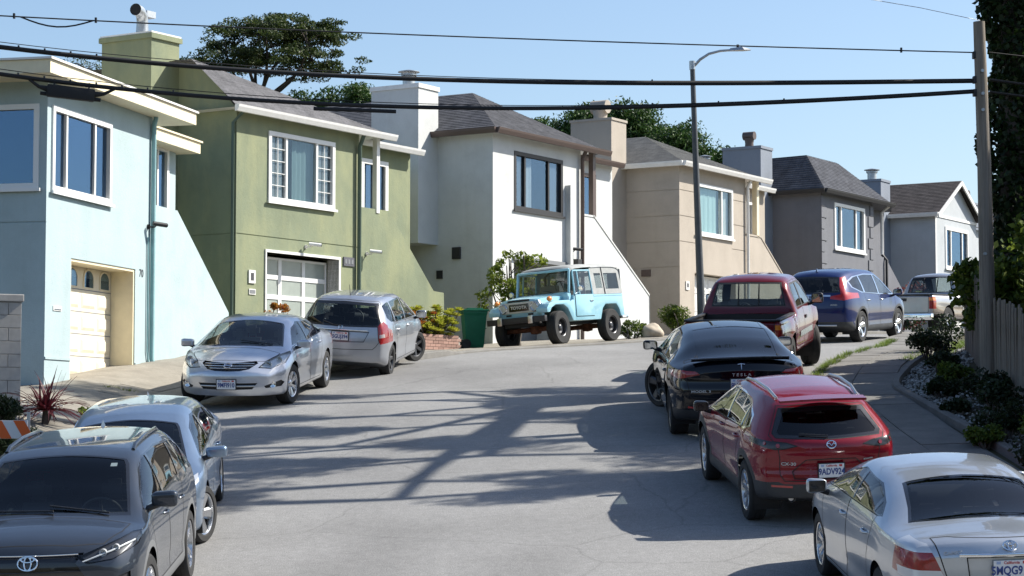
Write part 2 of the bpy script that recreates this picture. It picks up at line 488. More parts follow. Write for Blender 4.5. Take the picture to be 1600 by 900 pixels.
plain("curtain_teal", (.45, .62, .60), .9)
plain("screen", (.20, .21, .22), .8)
plain("frosted", (.33, .37, .335), .25, var=.06)
plain("garage_cream", (.78, .71, .56), .55, var=.05)
plain("letter_dark", (.05, .05, .06), .6)
plain("plaque", (.10, .10, .12), .6)

def wallp(mb, o, u, inn, a0, a1, b0, b1, holes=()):
    o, u, inn = Vector(o), Vector(u), Vector(inn); up = Vector((0, 0, 1))
    P = lambda a, b, d=0: o + u * a + up * b + inn * d
    A = sorted({a0, a1} | {h[i] for h in holes for i in (0, 1)}); B = sorted({b0, b1} | {h[i] for h in holes for i in (2, 3)})
    for i in range(len(A) - 1):
        for j in range(len(B) - 1):
            ca, cb = (A[i] + A[i + 1]) / 2, (B[j] + B[j + 1]) / 2
            if any(h[0] < ca < h[1] and h[2] < cb < h[3] for h in holes): continue
            mb.quad(P(A[i], B[j]), P(A[i + 1], B[j]), P(A[i + 1], B[j + 1]), P(A[i], B[j + 1]))
    for h in holes:
        d = h[4]; c = [(h[0], h[2]), (h[1], h[2]), (h[1], h[3]), (h[0], h[3])]
        for q in range(4):
            p, r = c[q], c[(q + 1) % 4]
            mb.quad(P(*p), P(*r), P(*r, d), P(*p, d))
        if len(h) > 5: mb.quad(*[P(*p, d) for p in c])
def groove(a0, a1, z, w=.012, d=.014): return (a0, a1, z - w, z + w, d, 1)

def window(parent, M, w, h, mull=(), fw=.06, fm="white_vinyl", grid_panes=(), curtain=None, screens=(), sill=True, name="window", casing=.0, room=True, gm="house_glass"):
    """local x to the right along the wall, y into the wall, z up; origin at the lower left corner of the opening"""
    mb = MB()
    e = casing
    mb.box(-e, w + e, -.035, .07, -e, fw); mb.box(-e, w + e, -.035, .07, h - fw, h + e)
    mb.box(-e, fw, -.034, .07, fw, h - fw); mb.box(w - fw, w + e, -.034, .07, fw, h - fw)
    for m_ in mull: mb.box(m_ - fw * .5, m_ + fw * .5, -.012, .066, fw, h - fw)
    o = obj(name, mb, fm, parent); o.matrix_local = M
    xs = [fw] + [q for m_ in mull for q in (m_ - fw * .5, m_ + fw * .5)] + [w - fw]
    for i in range(0, len(xs), 2):
        p = MB(); p.box(xs[i], xs[i + 1], .028 + .012 * (i % 4 == 0), .034 + .012 * (i % 4 == 0), fw, h - fw)
        obj("pane", p, gm, o)
        ip = i // 2
        if ip in grid_panes:
            g = MB(); x0, x1 = xs[i], xs[i + 1]
            for q in range(1, 2): g.box(x0 + (x1 - x0) * q / 2 - .007, x0 + (x1 - x0) * q / 2 + .007, .004, .02, fw, h - fw)
            for q in range(1, 5): g.box(x0, x1, .005, .019, fw + (h - 2 * fw) * q / 5 - .007, fw + (h - 2 * fw) * q / 5 + .007)
            obj("glazing_bar", g, "white_vinyl", o)
        if ip in screens:
            g = MB(); g.box(xs[i], xs[i + 1], .055, .06, fw, h - fw); obj("insect_screen", g, "screen", o)
    if curtain:
        for (a, b, cm) in curtain:
            g = MB(); n = max(6, int((b - a) / .05)); rows = []
            for z in (fw, h - fw): rows.append([(a + (b - a) * q / n, .13 + .022 * math.sin(q * 2.1) + .01 * math.sin(q * 5.3), z) for q in range(n + 1)])
            g.grid(rows); obj("curtain", g, cm, o, smooth=70)
    if room:
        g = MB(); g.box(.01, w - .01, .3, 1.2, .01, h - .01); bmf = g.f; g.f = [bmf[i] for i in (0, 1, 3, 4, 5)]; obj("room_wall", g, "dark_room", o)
    if sill:
        s_ = MB(); s_.box(-e - .05, w + e + .05, -.075, -.036, -e - .05, -e + .005); obj("sill", s_, fm, o)
    return o
def pipe_run(name, parent, m, pts, r=.04, n=10):
    mb = MB(); mb.tube(pts, r, n); return obj(name, mb, m, parent, smooth=50)

class RoofMesh:
    def __init__(s): s.v = []; s.f = []; s.uv = []
    def plane(s, A, B, C, D, course=.13, lift=.011):
        """A-B along the eave, D-C along the top"""
        A, B, C, D = map(Vector, (A, B, C, D))
        L = max((D - A).length, (C - B).length, .01); n = max(2, int(L / course))
        ex = (B - A).normalized()
        nn = (B - A).cross((C + D) / 2 - A); nn = nn.normalized() if nn.length > 1e-6 else Vector((0, 0, 1))
        if nn.z < 0: nn = -nn
        for i in range(n):
            t0, t1 = i / n, min(1, (i + 1.06) / n)
            p = [A.lerp(D, t0) + nn * lift, B.lerp(C, t0) + nn * lift, B.lerp(C, t1), A.lerp(D, t1)]
            q = [A.lerp(D, t0), B.lerp(C, t0)]
            o = len(s.v); s.v += [tuple(x) for x in p + q]
            s.f.append((o, o + 1, o + 2, o + 3)); s.uv.append([((x - A).dot(ex), (t * L)) for x, t in zip(p, (t0, t0, t1, t1))])
            s.f.append((o + 4, o + 5, o + 1, o)); s.uv.append([((x - A).dot(ex), t0 * L) for x in (q[0], q[1], p[1], p[0])])
    def build(s, name, m, parent):
        me = bpy.data.meshes.new(name); me.from_pydata(s.v, [], s.f); me.materials.append(MATS[m])
        ul = me.uv_layers.new(name="UVMap"); i = 0
        for uvs in s.uv:
            for u in uvs: ul.data[i].uv = u; i += 1
        o = new_obj(name, me, parent); return o

def flue_cap(parent, x, y, z, m="galvanised", r=.13, h=.30):
    mb = MB(); mb.lathe([(0.001, 0), (r, 0), (r, h), (r * .9, h)], 18, Matrix.Translation((x, y, z)))
    o = obj("flue", mb, m, parent, smooth=40)
    c = MB(); c.lathe([(r * 1.25, h * .86), (r * 1.25, h * 1.0), (r * 1.18, h * 1.02)], 18, Matrix.Translation((x, y, z)))
    c.lathe([(r * 1.75, h * 1.16), (r * 1.75, h * 1.2), (r * .3, h * 1.36), (.001, h * 1.38)], 18, Matrix.Translation((x, y, z)))
    for q in range(4):
        a = q * math.pi / 2 + .4; c.box(x + math.cos(a) * r * 1.15 - .012, x + math.cos(a) * r * 1.15 + .012, y + math.sin(a) * r * 1.15 - .012, y + math.sin(a) * r * 1.15 + .012, z + h * .9, z + h * 1.18)
    obj("rain_cap", c, m, o, smooth=40)
def flue_elbow(parent, x, y, z, m="galvanised", r=.125):
    mb = MB(); mb.tube([(x, y, z), (x, y, z + .34), (x - .04, y - .02, z + .47), (x - .16, y - .06, z + .54), (x - .36, y - .12, z + .55)], [r * 1.15, r, r, r, r * 1.05], 16, caps=False)
    o = obj("flue", mb, m, parent, smooth=50)
    c = MB(); c.tube([(x - .33, y - .11, z + .55), (x - .345, y - .115, z + .55)], r * .97, 16); obj("flue_opening", c, "black_matte", o)
    d = MB(); d.box(x + .04, x + .32, y - .1, y + .1, z + .46, z + .60); obj("hood", d, m, o)
def flue_tee(parent, x, y, z, m, r=.13, L=.3, h=.28):
    mb = MB(); mb.lathe([(r * 1.1, 0), (r, h * .5), (r * 1.2, h)], 16, Matrix.Translation((x, y, z)))
    o = obj("flue", mb, m, parent, smooth=50)
    c = MB(); c.tube([(x, y - L, z + h + r * .6), (x, y + L, z + h + r * .6)], r * 1.0, 16); obj("hood", c, m, o, smooth=50)
def chimney(parent, x0, x1, y0, y1, z0, z1, m, cap_m, cap=.06):
    mb = MB(); mb.box(x0, x1, y0, y1, z0, z1 - .04)
    o = obj("chimney", mb, m, parent)
    c = MB(); c.box(x0 - .03, x1 + .03, y0 - .03, y1 + .03, z1 - cap - .04, z1); obj("chimney_cap", c, cap_m, o)
    return o
def security_camera(parent, x, y, z, m="white_vinyl", dirx=.5):
    mb = MB(); mb.lathe([(.001, 0), (.045, 0), (.045, .03)], 12, Matrix.Translation((x, y, z)) @ Matrix.Rotation(R(90), 4, 'X'))
    mb.tube([(x, y, z), (x, y - .14, z - .01), (x + .02, y - .18, z + .04)], .016, 8)
    mb.tube([(x - .05, y - .13, z + .055), (x + .15, y - .32, z + .03)], .042, 10)
    o = obj("security_camera", mb, m, parent, smooth=50)
    l = MB(); l.tube([(x + .148, y - .318, z + .03), (x + .158, y - .327, z + .029)], .034, 10); obj("lens", l, "black_gloss", o)
    return o

def panel_garage(parent, x0, x1, z0, z1, y, m, cols, rows, top_windows=False):
    mb = MB(); mb.box(x0, x1, y, y + .05, z0, z1)
    o = obj("garage_door", mb, m, parent)
    w = (x1 - x0) / cols; h = (z1 - z0) / rows
    for j in range(rows):
        for i in range(cols):
            a, b, c, d = x0 + w * i + .06, x0 + w * (i + 1) - .06, z0 + h * j + .07, z0 + h * (j + 1) - .07
            if top_windows and j == rows - 1:
                cx = (a + b) / 2; ww = .19; zb = c - .02; zt = c + .14
                arc = [(cx - ww, zb), (cx + ww, zb), (cx + ww, zt)] + [(cx + ww * math.cos(q), zt + ww * .75 * math.sin(q)) for q in np.linspace(0.3, math.pi - .3, 7)] + [(cx - ww, zt)]
                p = MB(); p.prism(arc, 'y', y - .012, y - .002); pw = obj("door_window", p, "house_glass", o)
                f = MB(); n = len(arc)
                cen = Vector((cx, 0, (zb + zt) / 2))
                for q in range(n):
                    A, B = arc[q], arc[(q + 1) % n]
                    A2 = (cx + (A[0] - cx) * 1.14, cen.z + (A[1] - cen.z) * 1.14); B2 = (cx + (B[0] - cx) * 1.14, cen.z + (B[1] - cen.z) * 1.14)
                    f.quad((A[0], y - .02, A[1]), (B[0], y - .02, B[1]), (B2[0], y - .02, B2[1]), (A2[0], y - .02, A2[1]))
                    f.quad((A2[0], y - .02, A2[1]), (B2[0], y - .02, B2[1]), (B2[0], y, B2[1]), (A2[0], y, A2[1]))
                    f.quad((A[0], y - .02, A[1]), (B[0], y - .02, B[1]), (B[0], y - .001, B[1]), (A[0], y - .001, A[1]))
                obj("window_frame", f, m, o)
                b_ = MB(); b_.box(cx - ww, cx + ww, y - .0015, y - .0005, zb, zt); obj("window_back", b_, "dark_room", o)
            else:
                p = MB()
                p.add([(a, y - .002, c), (b, y - .002, c), (b, y - .002, d), (a, y - .002, d), (a + .05, y - .022, c + .05), (b - .05, y - .022, c + .05), (b - .05, y - .022, d - .05), (a + .05, y - .022, d - .05)],
                      [(4, 5, 6, 7), (0, 1, 5, 4), (1, 2, 6, 5), (2, 3, 7, 6), (3, 0, 4, 7)])
                obj("door_panel", p, m, o)
        if j:
            g = MB(); g.box(x0, x1, y - .003, y - .0005, z0 + h * j - .008, z0 + h * j + .008); obj("panel_seam", g, "screen", o)
    return o

def house(O, theta, base, name, label, wm, he, parts):
    root = empty(name, (O[0], O[1], base), math.pi / 2 - theta, label, "house")
    return root

W_, GAP = 7.95, 1.0        # house width and depth of the entrance recess
def shell(root, wm, he, wins, gar, gar_d, left_holes=(), left_top=None, front_g=(), side_g=(), D=11, rec_holes=(), stair=None, cop=None, fx=4.42):
    mb = MB()
    wallp(mb, (0, 0, 0), (1, 0, 0), (0, 1, 0), 0, fx, -1.3, he, list(wins) + ([(gar[0], gar[1], -1.3, gar[2], gar_d)] if gar else []) + list(front_g))
    wallp(mb, (0, 0, 0), (0, 1, 0), (1, 0, 0), 0, D, -1.3, he, list(left_holes) + list(side_g))
    if left_top: mb.poly([(0, 0, he), (0, D, he)] + [(0, a, b) for a, b in reversed(left_top)])
    mb.quad((fx, 0, 0), (fx, GAP, 0), (fx, GAP, he), (fx, 0, he))
    wallp(mb, (0, GAP, 0), (1, 0, 0), (0, 1, 0), fx, W_, -1.3, he, rec_holes)
    mb.quad((W_, GAP, -1.3), (W_, D, -1.3), (W_, D, he), (W_, GAP, he)); mb.quad((0, D, -1.3), (W_, D, -1.3), (W_, D, he), (0, D, he))
    obj("wall", mb, wm, root, fix=False)
    # ceiling lid under the roof so no light leaks in
    c = MB(); c.poly([(0.01, .01, he - .03), (fx - .01, .01, he - .03), (fx - .01, GAP + .01, he - .03), (W_ - .01, GAP + .01, he - .03), (W_ - .01, D - .01, he - .03), (.01, D - .01, he - .03)])
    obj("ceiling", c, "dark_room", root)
    if stair:
        s = MB(); s.prism([(fx + .003, -1.3)] + [(stair[-1][0], -1.3)] + list(reversed(stair)) + [(fx + .003, stair[0][1])], 'y', .0, .16)
        so = obj("stair_wall", s, wm, root)
        if cop:
            pts = [(fx + .01, stair[0][1])] + list(stair)
            cm = MB()
            for (a, b) in zip(pts[:-1], pts[1:]):
                if abs(a[0] - b[0]) > .02: cm.prism([(a[0], a[1] - .005), (b[0], b[1] - .005), (b[0], b[1] + .045), (a[0], a[1] + .045)], 'y', -.02, .18)
            obj("coping", cm, cop, so)
        st = MB(); zl = stair[0][1] - .9; n = 11
        st.box(fx, stair[0][0], .165, GAP - .005, zl - .15, zl)
        x0, x1 = stair[0][0], stair[-1][0]
        for q in range(n): st.box(x0 + (x1 - x0) * q / n, x0 + (x1 - x0) * (q + 1) / n, .165, GAP - .005, -1.3, zl * (1 - (q + 1) / (n + .5)))
        obj("stairs", st, "concrete_grey", root)

def gutter(root, m, pts, r=.06):
    """box gutter along a polyline of eave edges (local x,y,z)"""
    g = MB()
    for a, b in zip(pts[:-1], pts[1:]):
        a, b = Vector(a), Vector(b); d = (b - a).normalized(); o = Vector((d.y, -d.x, 0))
        prof = [(-.02, -.14), (.05, -.14), (.09, -.05), (.10, 0), (-.02, 0)]
        v = [a + o * p[0] + Vector((0, 0, p[1])) for p in prof] + [b + o * p[0] + Vector((0, 0, p[1])) for p in prof]
        n = len(prof); g.add(v, [(i, (i + 1) % n, (i + 1) % n + n, i + n) for i in range(n)] + [tuple(range(n)), tuple(range(n, 2 * n))])
    return obj("gutter", g, m, root)

T1 = math.atan(800 / 3400); T2 = math.atan(2100 / 3400)
Tr = Matrix.Translation
LEFTW = frameM((0, 0, 0), (0, -1, 0), (1, 0, 0), (0, 0, 1))      # side wall at x=0 facing -x

# ---------- 1 light blue house, flat roof
B0 = .88
hb = house((-7.74, 36.0), T1, B0, "house", "pale blue stucco house with cream flat roof edge and cream garage door", "stucco_blue", 4.9, None)
za = lambda a: a - B0
GAP = 1.1; W_ = 8.35
shell(hb, "stucco_blue", 4.86, [(.2, 2.56, za(3.95), za(5.33), .1)], (1.0, 3.75, za(2.85)), .45,
      left_holes=[(.17, 1.35, za(3.97), za(5.33), .1), groove(0, 11, za(3.38))], rec_holes=[(6.9, 7.9, za(3.75), za(5.6), .1)],
      stair=[(5.75, za(4.12)), (8.56, za(2.30)), (8.57, za(2.05))], fx=4.5)
window(hb, Tr((.2, 0, za(3.95))), 2.36, 1.38, (.56, 1.72), .06, casing=.03, curtain=None, sill=True)
window(hb, frameM((0, 1.35, za(3.97)), (0, -1, 0), (1, 0, 0), (0, 0, 1)), 1.18, 1.36, (.12,), .06, casing=.03)
window(hb, Tr((6.9, 1.1, za(3.75))), 1.0, 1.85, (.5,), .07, casing=.03, curtain=[(.1, .9, "curtain_pale")])
panel_garage(hb, 1.0, 3.75, -.05, za(2.80), .46, "garage_cream", 4, 5, True)
g = MB(); g.box(1.0, 3.75, .02, .45, za(2.8), za(2.85)); g.box(3.70, 3.75, .02, .455, -.3, za(2.8)); g.box(1.0, 1.05, .02, .455, -.3, za(2.8)); obj("garage_jamb", g, "cream_paint", hb)
r_ = MB(); r_.box(-.80, 5.62, -.42, 11, 4.86, 5.08); obj("roof", r_, "cream_paint", hb)
r_ = MB(); r_.box(-.84, 5.66, -.46, 11, 5.085, 5.12); obj("roof_edge", r_, "white_paint", hb)
r_ = MB(); r_.box(5.63, 8.6, .66, 11, 4.70, 4.92); r_.box(5.63, 8.64, .62, 11, 4.925, 4.96); obj("recess_roof", r_, "cream_paint", hb)
pipe_run("downspout", hb, "teal_pipe", [(4.42, -.10, 4.86), (4.42, -.06, 4.7), (4.42, -.06, .35), (4.42, -.10, .2), (4.42, -.06, .05), (4.42, -.06, -.3)], .045)
pipe_run("conduit", hb, "teal_pipe", [(4.27, -.03, 2.6), (4.27, -.03, .5), (4.33, -.03, .3), (4.33, -.03, -.3)], .018)
security_camera(hb, 4.30, 0, za(3.68), "black_plastic")
g = MB(); g.box(.30, .62, -.015, .0, za(1.92), za(2.0)); mo = obj("mail_slot", g, "white_paint", hb); g = MB(); g.box(.33, .59, -.02, -.015, za(1.935), za(1.955)); obj("slot_flap", g, "steel", mo)
lettering("house_number", "70", .20, "letter_dark", hb, frameM((4.02, -.006, za(2.79)), (1, 0, 0), (0, 0, 1), (0, -1, 0)), .002)
for a_, b_ in ((.002, .999), (3.76, 8.5)): g = MB(); g.box(a_, b_, -.02, -.001, .22, .26); obj("ledge", g, "stucco_blue", hb)
g = MB(); g.lathe([(.10, 0), (.10, .2)], 12, Tr((1.2, 3.2, 5.1))); g.lathe([(.2, .25), (.05, .36), (.001, .37)], 12, Tr((1.2, 3.2, 5.1))); g.box(1.19, 1.21, 3.19, 3.21, 5.28, 5.36); obj("roof_vent", g, "galvanised", hb, smooth=40)
GAP, W_ = 1.0, 7.95

def hip_roof(root, m, he, P, ol=.25, of=.25, fr=5.45, D=11, gable_left=False, rec=True):
    r = RoofMesh(); px, py, pz = P
    xl = px if gable_left else -ol
    FL, FR = (xl, -of, he), (fr, -of, he)
    r.plane(FL, FR, P, P)
    if not gable_left: r.plane((-ol, D, he), FL, P, (px, D, pz))
    r.plane(FR, (8.05, 3.6, he), P, P); r.plane((8.05, 3.6, he), (8.05, D, he), (px, D, pz), P)
    r.plane((fr - .3, .75, he), (8.08, .75, he), (8.08, 3.6, he + .02), (fr - .3, 2.3, he + .75 * (pz - he) * .7))
    o = r.build("roof", m, root)
    s = MB(); s.poly([(xl, -of, he - .02), (fr, -of, he - .02), (fr, .75, he - .021), (8.06, .75, he - .02), (8.06, D, he - .02), (xl, D, he - .02)])
    obj("soffit", s, "white_paint", root)
    return o

# ---------- 2 green house
B1 = 1.55; za = lambda a: a - B1
hg = house((-5.82, 45.7), T2, B1, "house", "olive green stucco house with frosted glass garage door and tall square chimney", "stucco_green", 5.1, None)
HE = za(6.70)
shell(hg, "stucco_green", HE - .02, [(1.1, 3.44, za(4.86), za(6.32), .1)], (1.02, 3.64, za(3.72)), .32,
      left_top=[(0.0, HE), (1.0, HE + 1.02), (11, HE + 1.02)], front_g=[groove(0, 4.42, za(4.05))], side_g=[groove(0, 11, za(4.05))],
      rec_holes=[(5.9, 6.95, za(4.75), za(6.3), .1)], stair=[(5.62, za(4.99)), (7.5, za(3.22)), (7.94, za(3.2)), (7.95, za(3.0))])
window(hg, Tr((1.1, 0, za(4.86))), 2.34, 1.46, (.62, 1.72), .065, grid_panes=(0, 2), casing=.03, curtain=[(.98, 1.72, "curtain_dark"), (.08, .6, "curtain_pale")], screens=(0, 2), gm="house_glass_plain")
window(hg, Tr((5.9, 1.0, za(4.75))), 1.05, 1.55, (.56,), .09, casing=.03, curtain=[(.08, .5, "curtain_pale")])
hip_roof(hg, "shingle_grey", HE, (-.32, 1.0, HE + 1.1), gable_left=True)
gutter(hg, "white_paint", [(-.35, -.25, HE + .03), (5.5, -.25, HE + .03)])
gutter(hg, "white_paint", [(5.2, .75, HE + .03), (8.12, .75, HE + .03)])
chimney(hg, -.9, 0.0, 1.6, 3.0, -.5, za(8.37), "stucco_green", "white_paint", .04)
g = MB(); g.box(-.95, .05, 1.55, 3.05, za(8.22), za(8.33)); obj("chimney_band", g, "stucco_green", hg)
flue_elbow(hg, -.4, 2.3, za(8.36))
# glass garage door: white frame with frosted lights
gx0, gx1, gz0, gz1 = 1.06, 3.60, -.05, za(3.66)
g = MB(); cols_, rows_ = 3, 5
for i in range(cols_ + 1): x = gx0 + (gx1 - gx0) * i / cols_; g.box(max(gx0, x - .055), min(gx1, x + .055), .30, .35, gz0, gz1)
for j in range(rows_ + 1): z = gz0 + (gz1 - gz0) * j / rows_; g.box(gx0, gx1, .302, .348, max(gz0, z - .05), min(gz1, z + .05))
gd = obj("garage_door", g, "white_vinyl", hg)
for i in range(cols_):
    for j in range(rows_):
        p = MB(); x = gx0 + (gx1 - gx0) * i / cols_; z = gz0 + (gz1 - gz0) * j / rows_
        p.box(x + .05, x + (gx1 - gx0) / cols_ - .05, .322, .33, z + .045, z + (gz1 - gz0) / rows_ - .045); obj("pane", p, "frosted", gd)
g = MB(); g.box(.98, 1.02, -.03, .3, -.3, za(3.72)); g.box(3.64, 3.70, -.03, .3, -.3, za(3.72)); g.box(.98, 3.70, -.031, .3, za(3.72), za(3.78)); obj("garage_jamb", g, "white_paint", hg)
pipe_run("downspout", hg, "green_pipe", [(4.34, -.2, HE - .08), (4.34, -.08, HE - .35), (4.34, -.07, .1)], .05)
pipe_run("downspout", hg, "green_pipe", [(.06, -.15, HE - .06), (-.06, .05, HE - .3), (-.06, .05, -.3)], .035)
g = MB(); g.box(5.1, 5.22, -.02, .10, za(4.9), HE - .03); obj("porch_post", g, "white_paint", hg)
security_camera(hg, 2.42, 0, za(3.93)); security_camera(hg, 4.72, 0, za(3.93))
g = MB(); g.box(.42, .64, -.03, -.002, za(3.02), za(3.3)); o = obj("intercom", g, "white_paint", hg); g = MB(); g.box(.48, .58, -.035, -.03, za(3.08), za(3.24)); obj("intercom_panel", g, "letter_dark", o)
g = MB(); g.box(.44, .66, -.02, -.002, za(2.78), za(2.9)); o = obj("mail_slot", g, "white_paint", hg); g = MB(); g.box(.46, .64, -.024, -.02, za(2.80), za(2.88)); obj("slot_flap", g, "screen", o)
g = MB(); g.box(3.82, 4.22, -.03, -.002, za(3.60), za(3.80)); o = obj("plaque", g, "plaque", hg)
for q in range(3): g = MB(); g.box(3.86 + q * .12, 3.93 + q * .12, -.035, -.03, za(3.65), za(3.75)); obj("plaque_relief", g, "screen", o)
g = MB(); g.box(-.03, -.001, 1.2, 1.5, za(3.4), za(3.6)); obj("vent", g, "black_plastic", hg)

# ---------- 3 white house
B2 = 2.12; za = lambda a: a - B2
hw = house((-.48, 54.3), T2, B2, "house", "white stucco house with black framed window, dark hip roof and white chimney", "stucco_white", 5.2, None)
HE = za(7.42)
shell(hw, "stucco_white", HE - .02, [(1.04, 3.43, za(5.53), za(6.97), .14)], (1.0, 3.62, za(4.27)), .9,
      rec_holes=[(6.15, 6.95, za(5.4), za(7.0), .1)], stair=[(5.15, za(5.63)), (8.28, za(3.66)), (8.30, za(2.9))], cop="stucco_white")
window(hw, Tr((1.04, .02, za(5.53))), 2.39, 1.44, (.53, 1.72), .07, fm="black_plastic", casing=.03, curtain=[(.6, 1.1, "curtain_pale")], screens=(0, 2), gm="house_glass_mid")
window(hw, Tr((6.15, 1.0, za(5.4))), .8, 1.6, (), .08, fm="brown_metal", casing=.02)
hip_roof(hw, "shingle_dark", HE, (1.75, 1.75, za(8.72)))
gutter(hw, "brown_metal", [(-.28, 11, HE + .02), (-.28, -.28, HE + .02), (5.5, -.28, HE + .02)])
gutter(hw, "brown_metal", [(5.2, .75, HE + .02), (8.12, .75, HE + .02)])
chimney(hw, -.9, 0, 1.65, 3.1, za(4.58), za(8.62), "stucco_white", "white_paint", .07)
flue_cap(hw, -.38, 2.3, za(8.62), r=.16, h=.34)
panel_garage(hw, 1.0, 3.62, -.05, za(4.22), .9, "screen", 4, 4)
g = MB(); g.box(.95, 3.7, -.06, .12, za(4.2), za(4.3)); obj("garage_awning", g, "screen", hw)
pipe_run("downspout", hw, "brown_metal", [(4.36, -.2, HE - .08), (4.36, -.09, HE - .3), (4.36, -.08, .0)], .055)
g = MB(); g.box(5.06, 5.2, -.02, .12, za(5.62), HE - .03); obj("porch_post", g, "brown_metal", hw)
g = MB(); g.box(3.60, 3.74, -.16, -.001, za(2.5), za(6.35)); obj("utility_chase", g, "stucco_white", hw)
g = MB(); g.cbox(-.05, -.001, .95, 1.2, za(4.2), za(4.5), .01); obj("wall_lamp", g, "black_plastic", hw)
g = MB(); g.box(-.03, -.001, 1.5, 1.68, za(3.72), za(3.93)); obj("vent", g, "black_plastic", hw)
g = MB(); g.cbox(4.0, 4.2, -.16, -.001, za(4.12), za(4.42), .01); obj("wall_lamp", g, "black_plastic", hw)
security_camera(hw, 3.8, 0, za(4.62), "black_plastic")

# ---------- 4 beige house
B3 = 2.35; za = lambda a: a - B3
hn = house((4.86, 62.9), T2, B3, "house", "beige stucco house with white gutters behind the street lamp", "stucco_beige", 5.2, None)
HE = za(7.62)
gr = [za(6.85), za(6.1), za(5.35), za(4.6)]
shell(hn, "stucco_beige", HE - .02, [(1.05, 3.46, za(5.66), za(7.12), .1)], (.95, 3.7, za(4.48)), .3, front_g=[groove(0, 1.04, q) for q in gr[:3]] + [groove(3.47, 4.42, q) for q in gr[:3]],
      side_g=[groove(0, 11, q) for q in gr], rec_holes=[(6.5, 7.0, za(5.6), za(7.1), .1)], stair=[(5.5, za(5.85)), (8.1, za(4.1)), (8.12, za(3.6))], cop="stucco_beige")
window(hn, Tr((1.05, 0, za(5.66))), 2.41, 1.46, (1.72,), .065, casing=.03, curtain=[(.07, 1.66, "curtain_teal"), (1.78, 2.34, "curtain_pale")], gm="house_glass_plain")
window(hn, Tr((6.5, 1.0, za(5.6))), .5, 1.5, (), .06, casing=.02)
hip_roof(hn, "shingle_mid", HE, (2.4, 2.4, za(8.82)))
gutter(hn, "white_paint", [(-.28, 11, HE + .03), (-.28, -.28, HE + .03), (5.65, -.28, HE + .03)])
gutter(hn, "white_paint", [(5.3, .75, HE + .03), (8.12, .75, HE + .03)])
chimney(hn, -.9, 0, 1.75, 3.12, -.5, za(8.98), "stucco_beige", "stucco_beige", .03)
flue_tee(hn, -.4, 2.4, za(8.97), "stucco_beige", .2, .26, .30)
panel_garage(hn, .95, 3.7, -.05, za(4.45), .3, "white_paint", 4, 4)
pipe_run("downspout", hn, "white_paint", [(4.42, -.2, HE - .08), (4.42, -.08, HE - .3), (4.42, -.08, .0)], .05)
g = MB(); g.box(5.2, 5.36, -.02, .14, za(5.84), HE - .03); obj("porch_post", g, "cream_paint", hn)
g = MB(); g.box(.36, .56, -.03, -.002, za(3.95), za(4.2)); o = obj("intercom", g, "white_paint", hn); g = MB(); g.box(.41, .51, -.035, -.03, za(4.02), za(4.14)); obj("intercom_panel", g, "letter_dark", o)
g = MB(); g.box(-.03, -.001, .95, 1.25, za(4.35), za(4.55)); obj("vent", g, "brown_metal", hn)

# ---------- 5 dark grey house with mansard front
B4 = 2.65; za = lambda a: a - B4
hd = house((10.21, 71.6), T2, B4, "house", "dark grey stucco house with steep mansard roof and quoined corners", "stucco_grey", 5.2, None)
HE = za(7.78)
shell(hd, "stucco_grey", HE - .02, [(1.1, 3.66, za(5.93), za(7.43), .1)], (.95, 3.7, za(4.75)), .3, rec_holes=[(4.7, 5.3, za(7.0), za(7.4), .1)], stair=[(5.6, za(5.9)), (8.1, za(4.2)), (8.12, za(3.8))])
window(hd, Tr((1.1, 0, za(5.93))), 2.56, 1.5, (.58, 1.85), .08, casing=.03, curtain=[(.1, .5, "curtain_pale"), (1.95, 2.4, "curtain_pale")], gm="house_glass_mid")
window(hd, Tr((4.7, 1.0, za(7.0))), .6, .4, (), .05, sill=False)
r = RoofMesh(); zp = za(9.08)
r.plane((-.25, -.25, HE), (5.6, -.25, HE), (3.5, .9, zp), (.9, .9, zp)); r.plane((-.25, 11, HE), (-.25, -.25, HE), (.9, .9, zp), (.9, 11, zp - .25))
r.plane((5.6, -.25, HE), (8.05, .75, HE), (3.5, .9, zp), (3.5, .9, zp)); r.plane((8.05, .75, HE), (8.05, 11, HE), (3.5, 11, zp), (3.5, .9, zp))
r.plane((.9, 11, zp - .2), (.9, .9, zp), (3.5, .9, zp), (3.5, 11, zp - .2)); r.build("roof", "shingle_slate", hd)
s = MB(); s.poly([(-.25, -.25, HE - .02), (5.6, -.25, HE - .02), (8.05, .75, HE - .02), (8.05, 11, HE - .02), (-.25, 11, HE - .02)]); obj("soffit", s, "stucco_grey", hd)
gutter(hd, "black_plastic", [(-.28, 11, HE + .02), (-.28, -.28, HE + .02), (5.7, -.28, HE + .02)])
chimney(hd, -.9, 0, 1.75, 3.15, -.5, za(9.28), "stucco_grey_chimney", "stucco_grey_chimney", .05)
flue_tee(hd, -.4, 2.4, za(9.27), "brown_metal", .14, .2, .34)
for j in range(9):
    w = .42 if j % 2 else .26
    g = MB(); g.cbox(-.03, w, -.035, .0, za(4.2) + j * .38 + .012, za(4.2) + j * .38 + .368, .012); obj("quoin", g, "stucco_grey", hd)
    g = MB(); g.cbox(4.42 - w, 4.45, -.035, .0, za(4.2) + j * .38 + .012, za(4.2) + j * .38 + .368, .012); obj("quoin", g, "stucco_grey", hd)
pipe_run("downspout", hd, "white_paint", [(5.5, -.2, HE - .08), (5.5, .1, HE - .3), (5.5, .1, za(6.0))], .05)
pipe_run("downspout", hd, "black_plastic", [(5.5, .1, za(6.0)), (5.5, -.08, za(5.8)), (5.5, -.08, 0)], .05)
panel_garage(hd, .95, 3.7, -.05, za(4.7), .3, "white_paint", 4, 4)
flue_cap(hd, .7, 4.6, za(8.9), r=.14, h=.3)

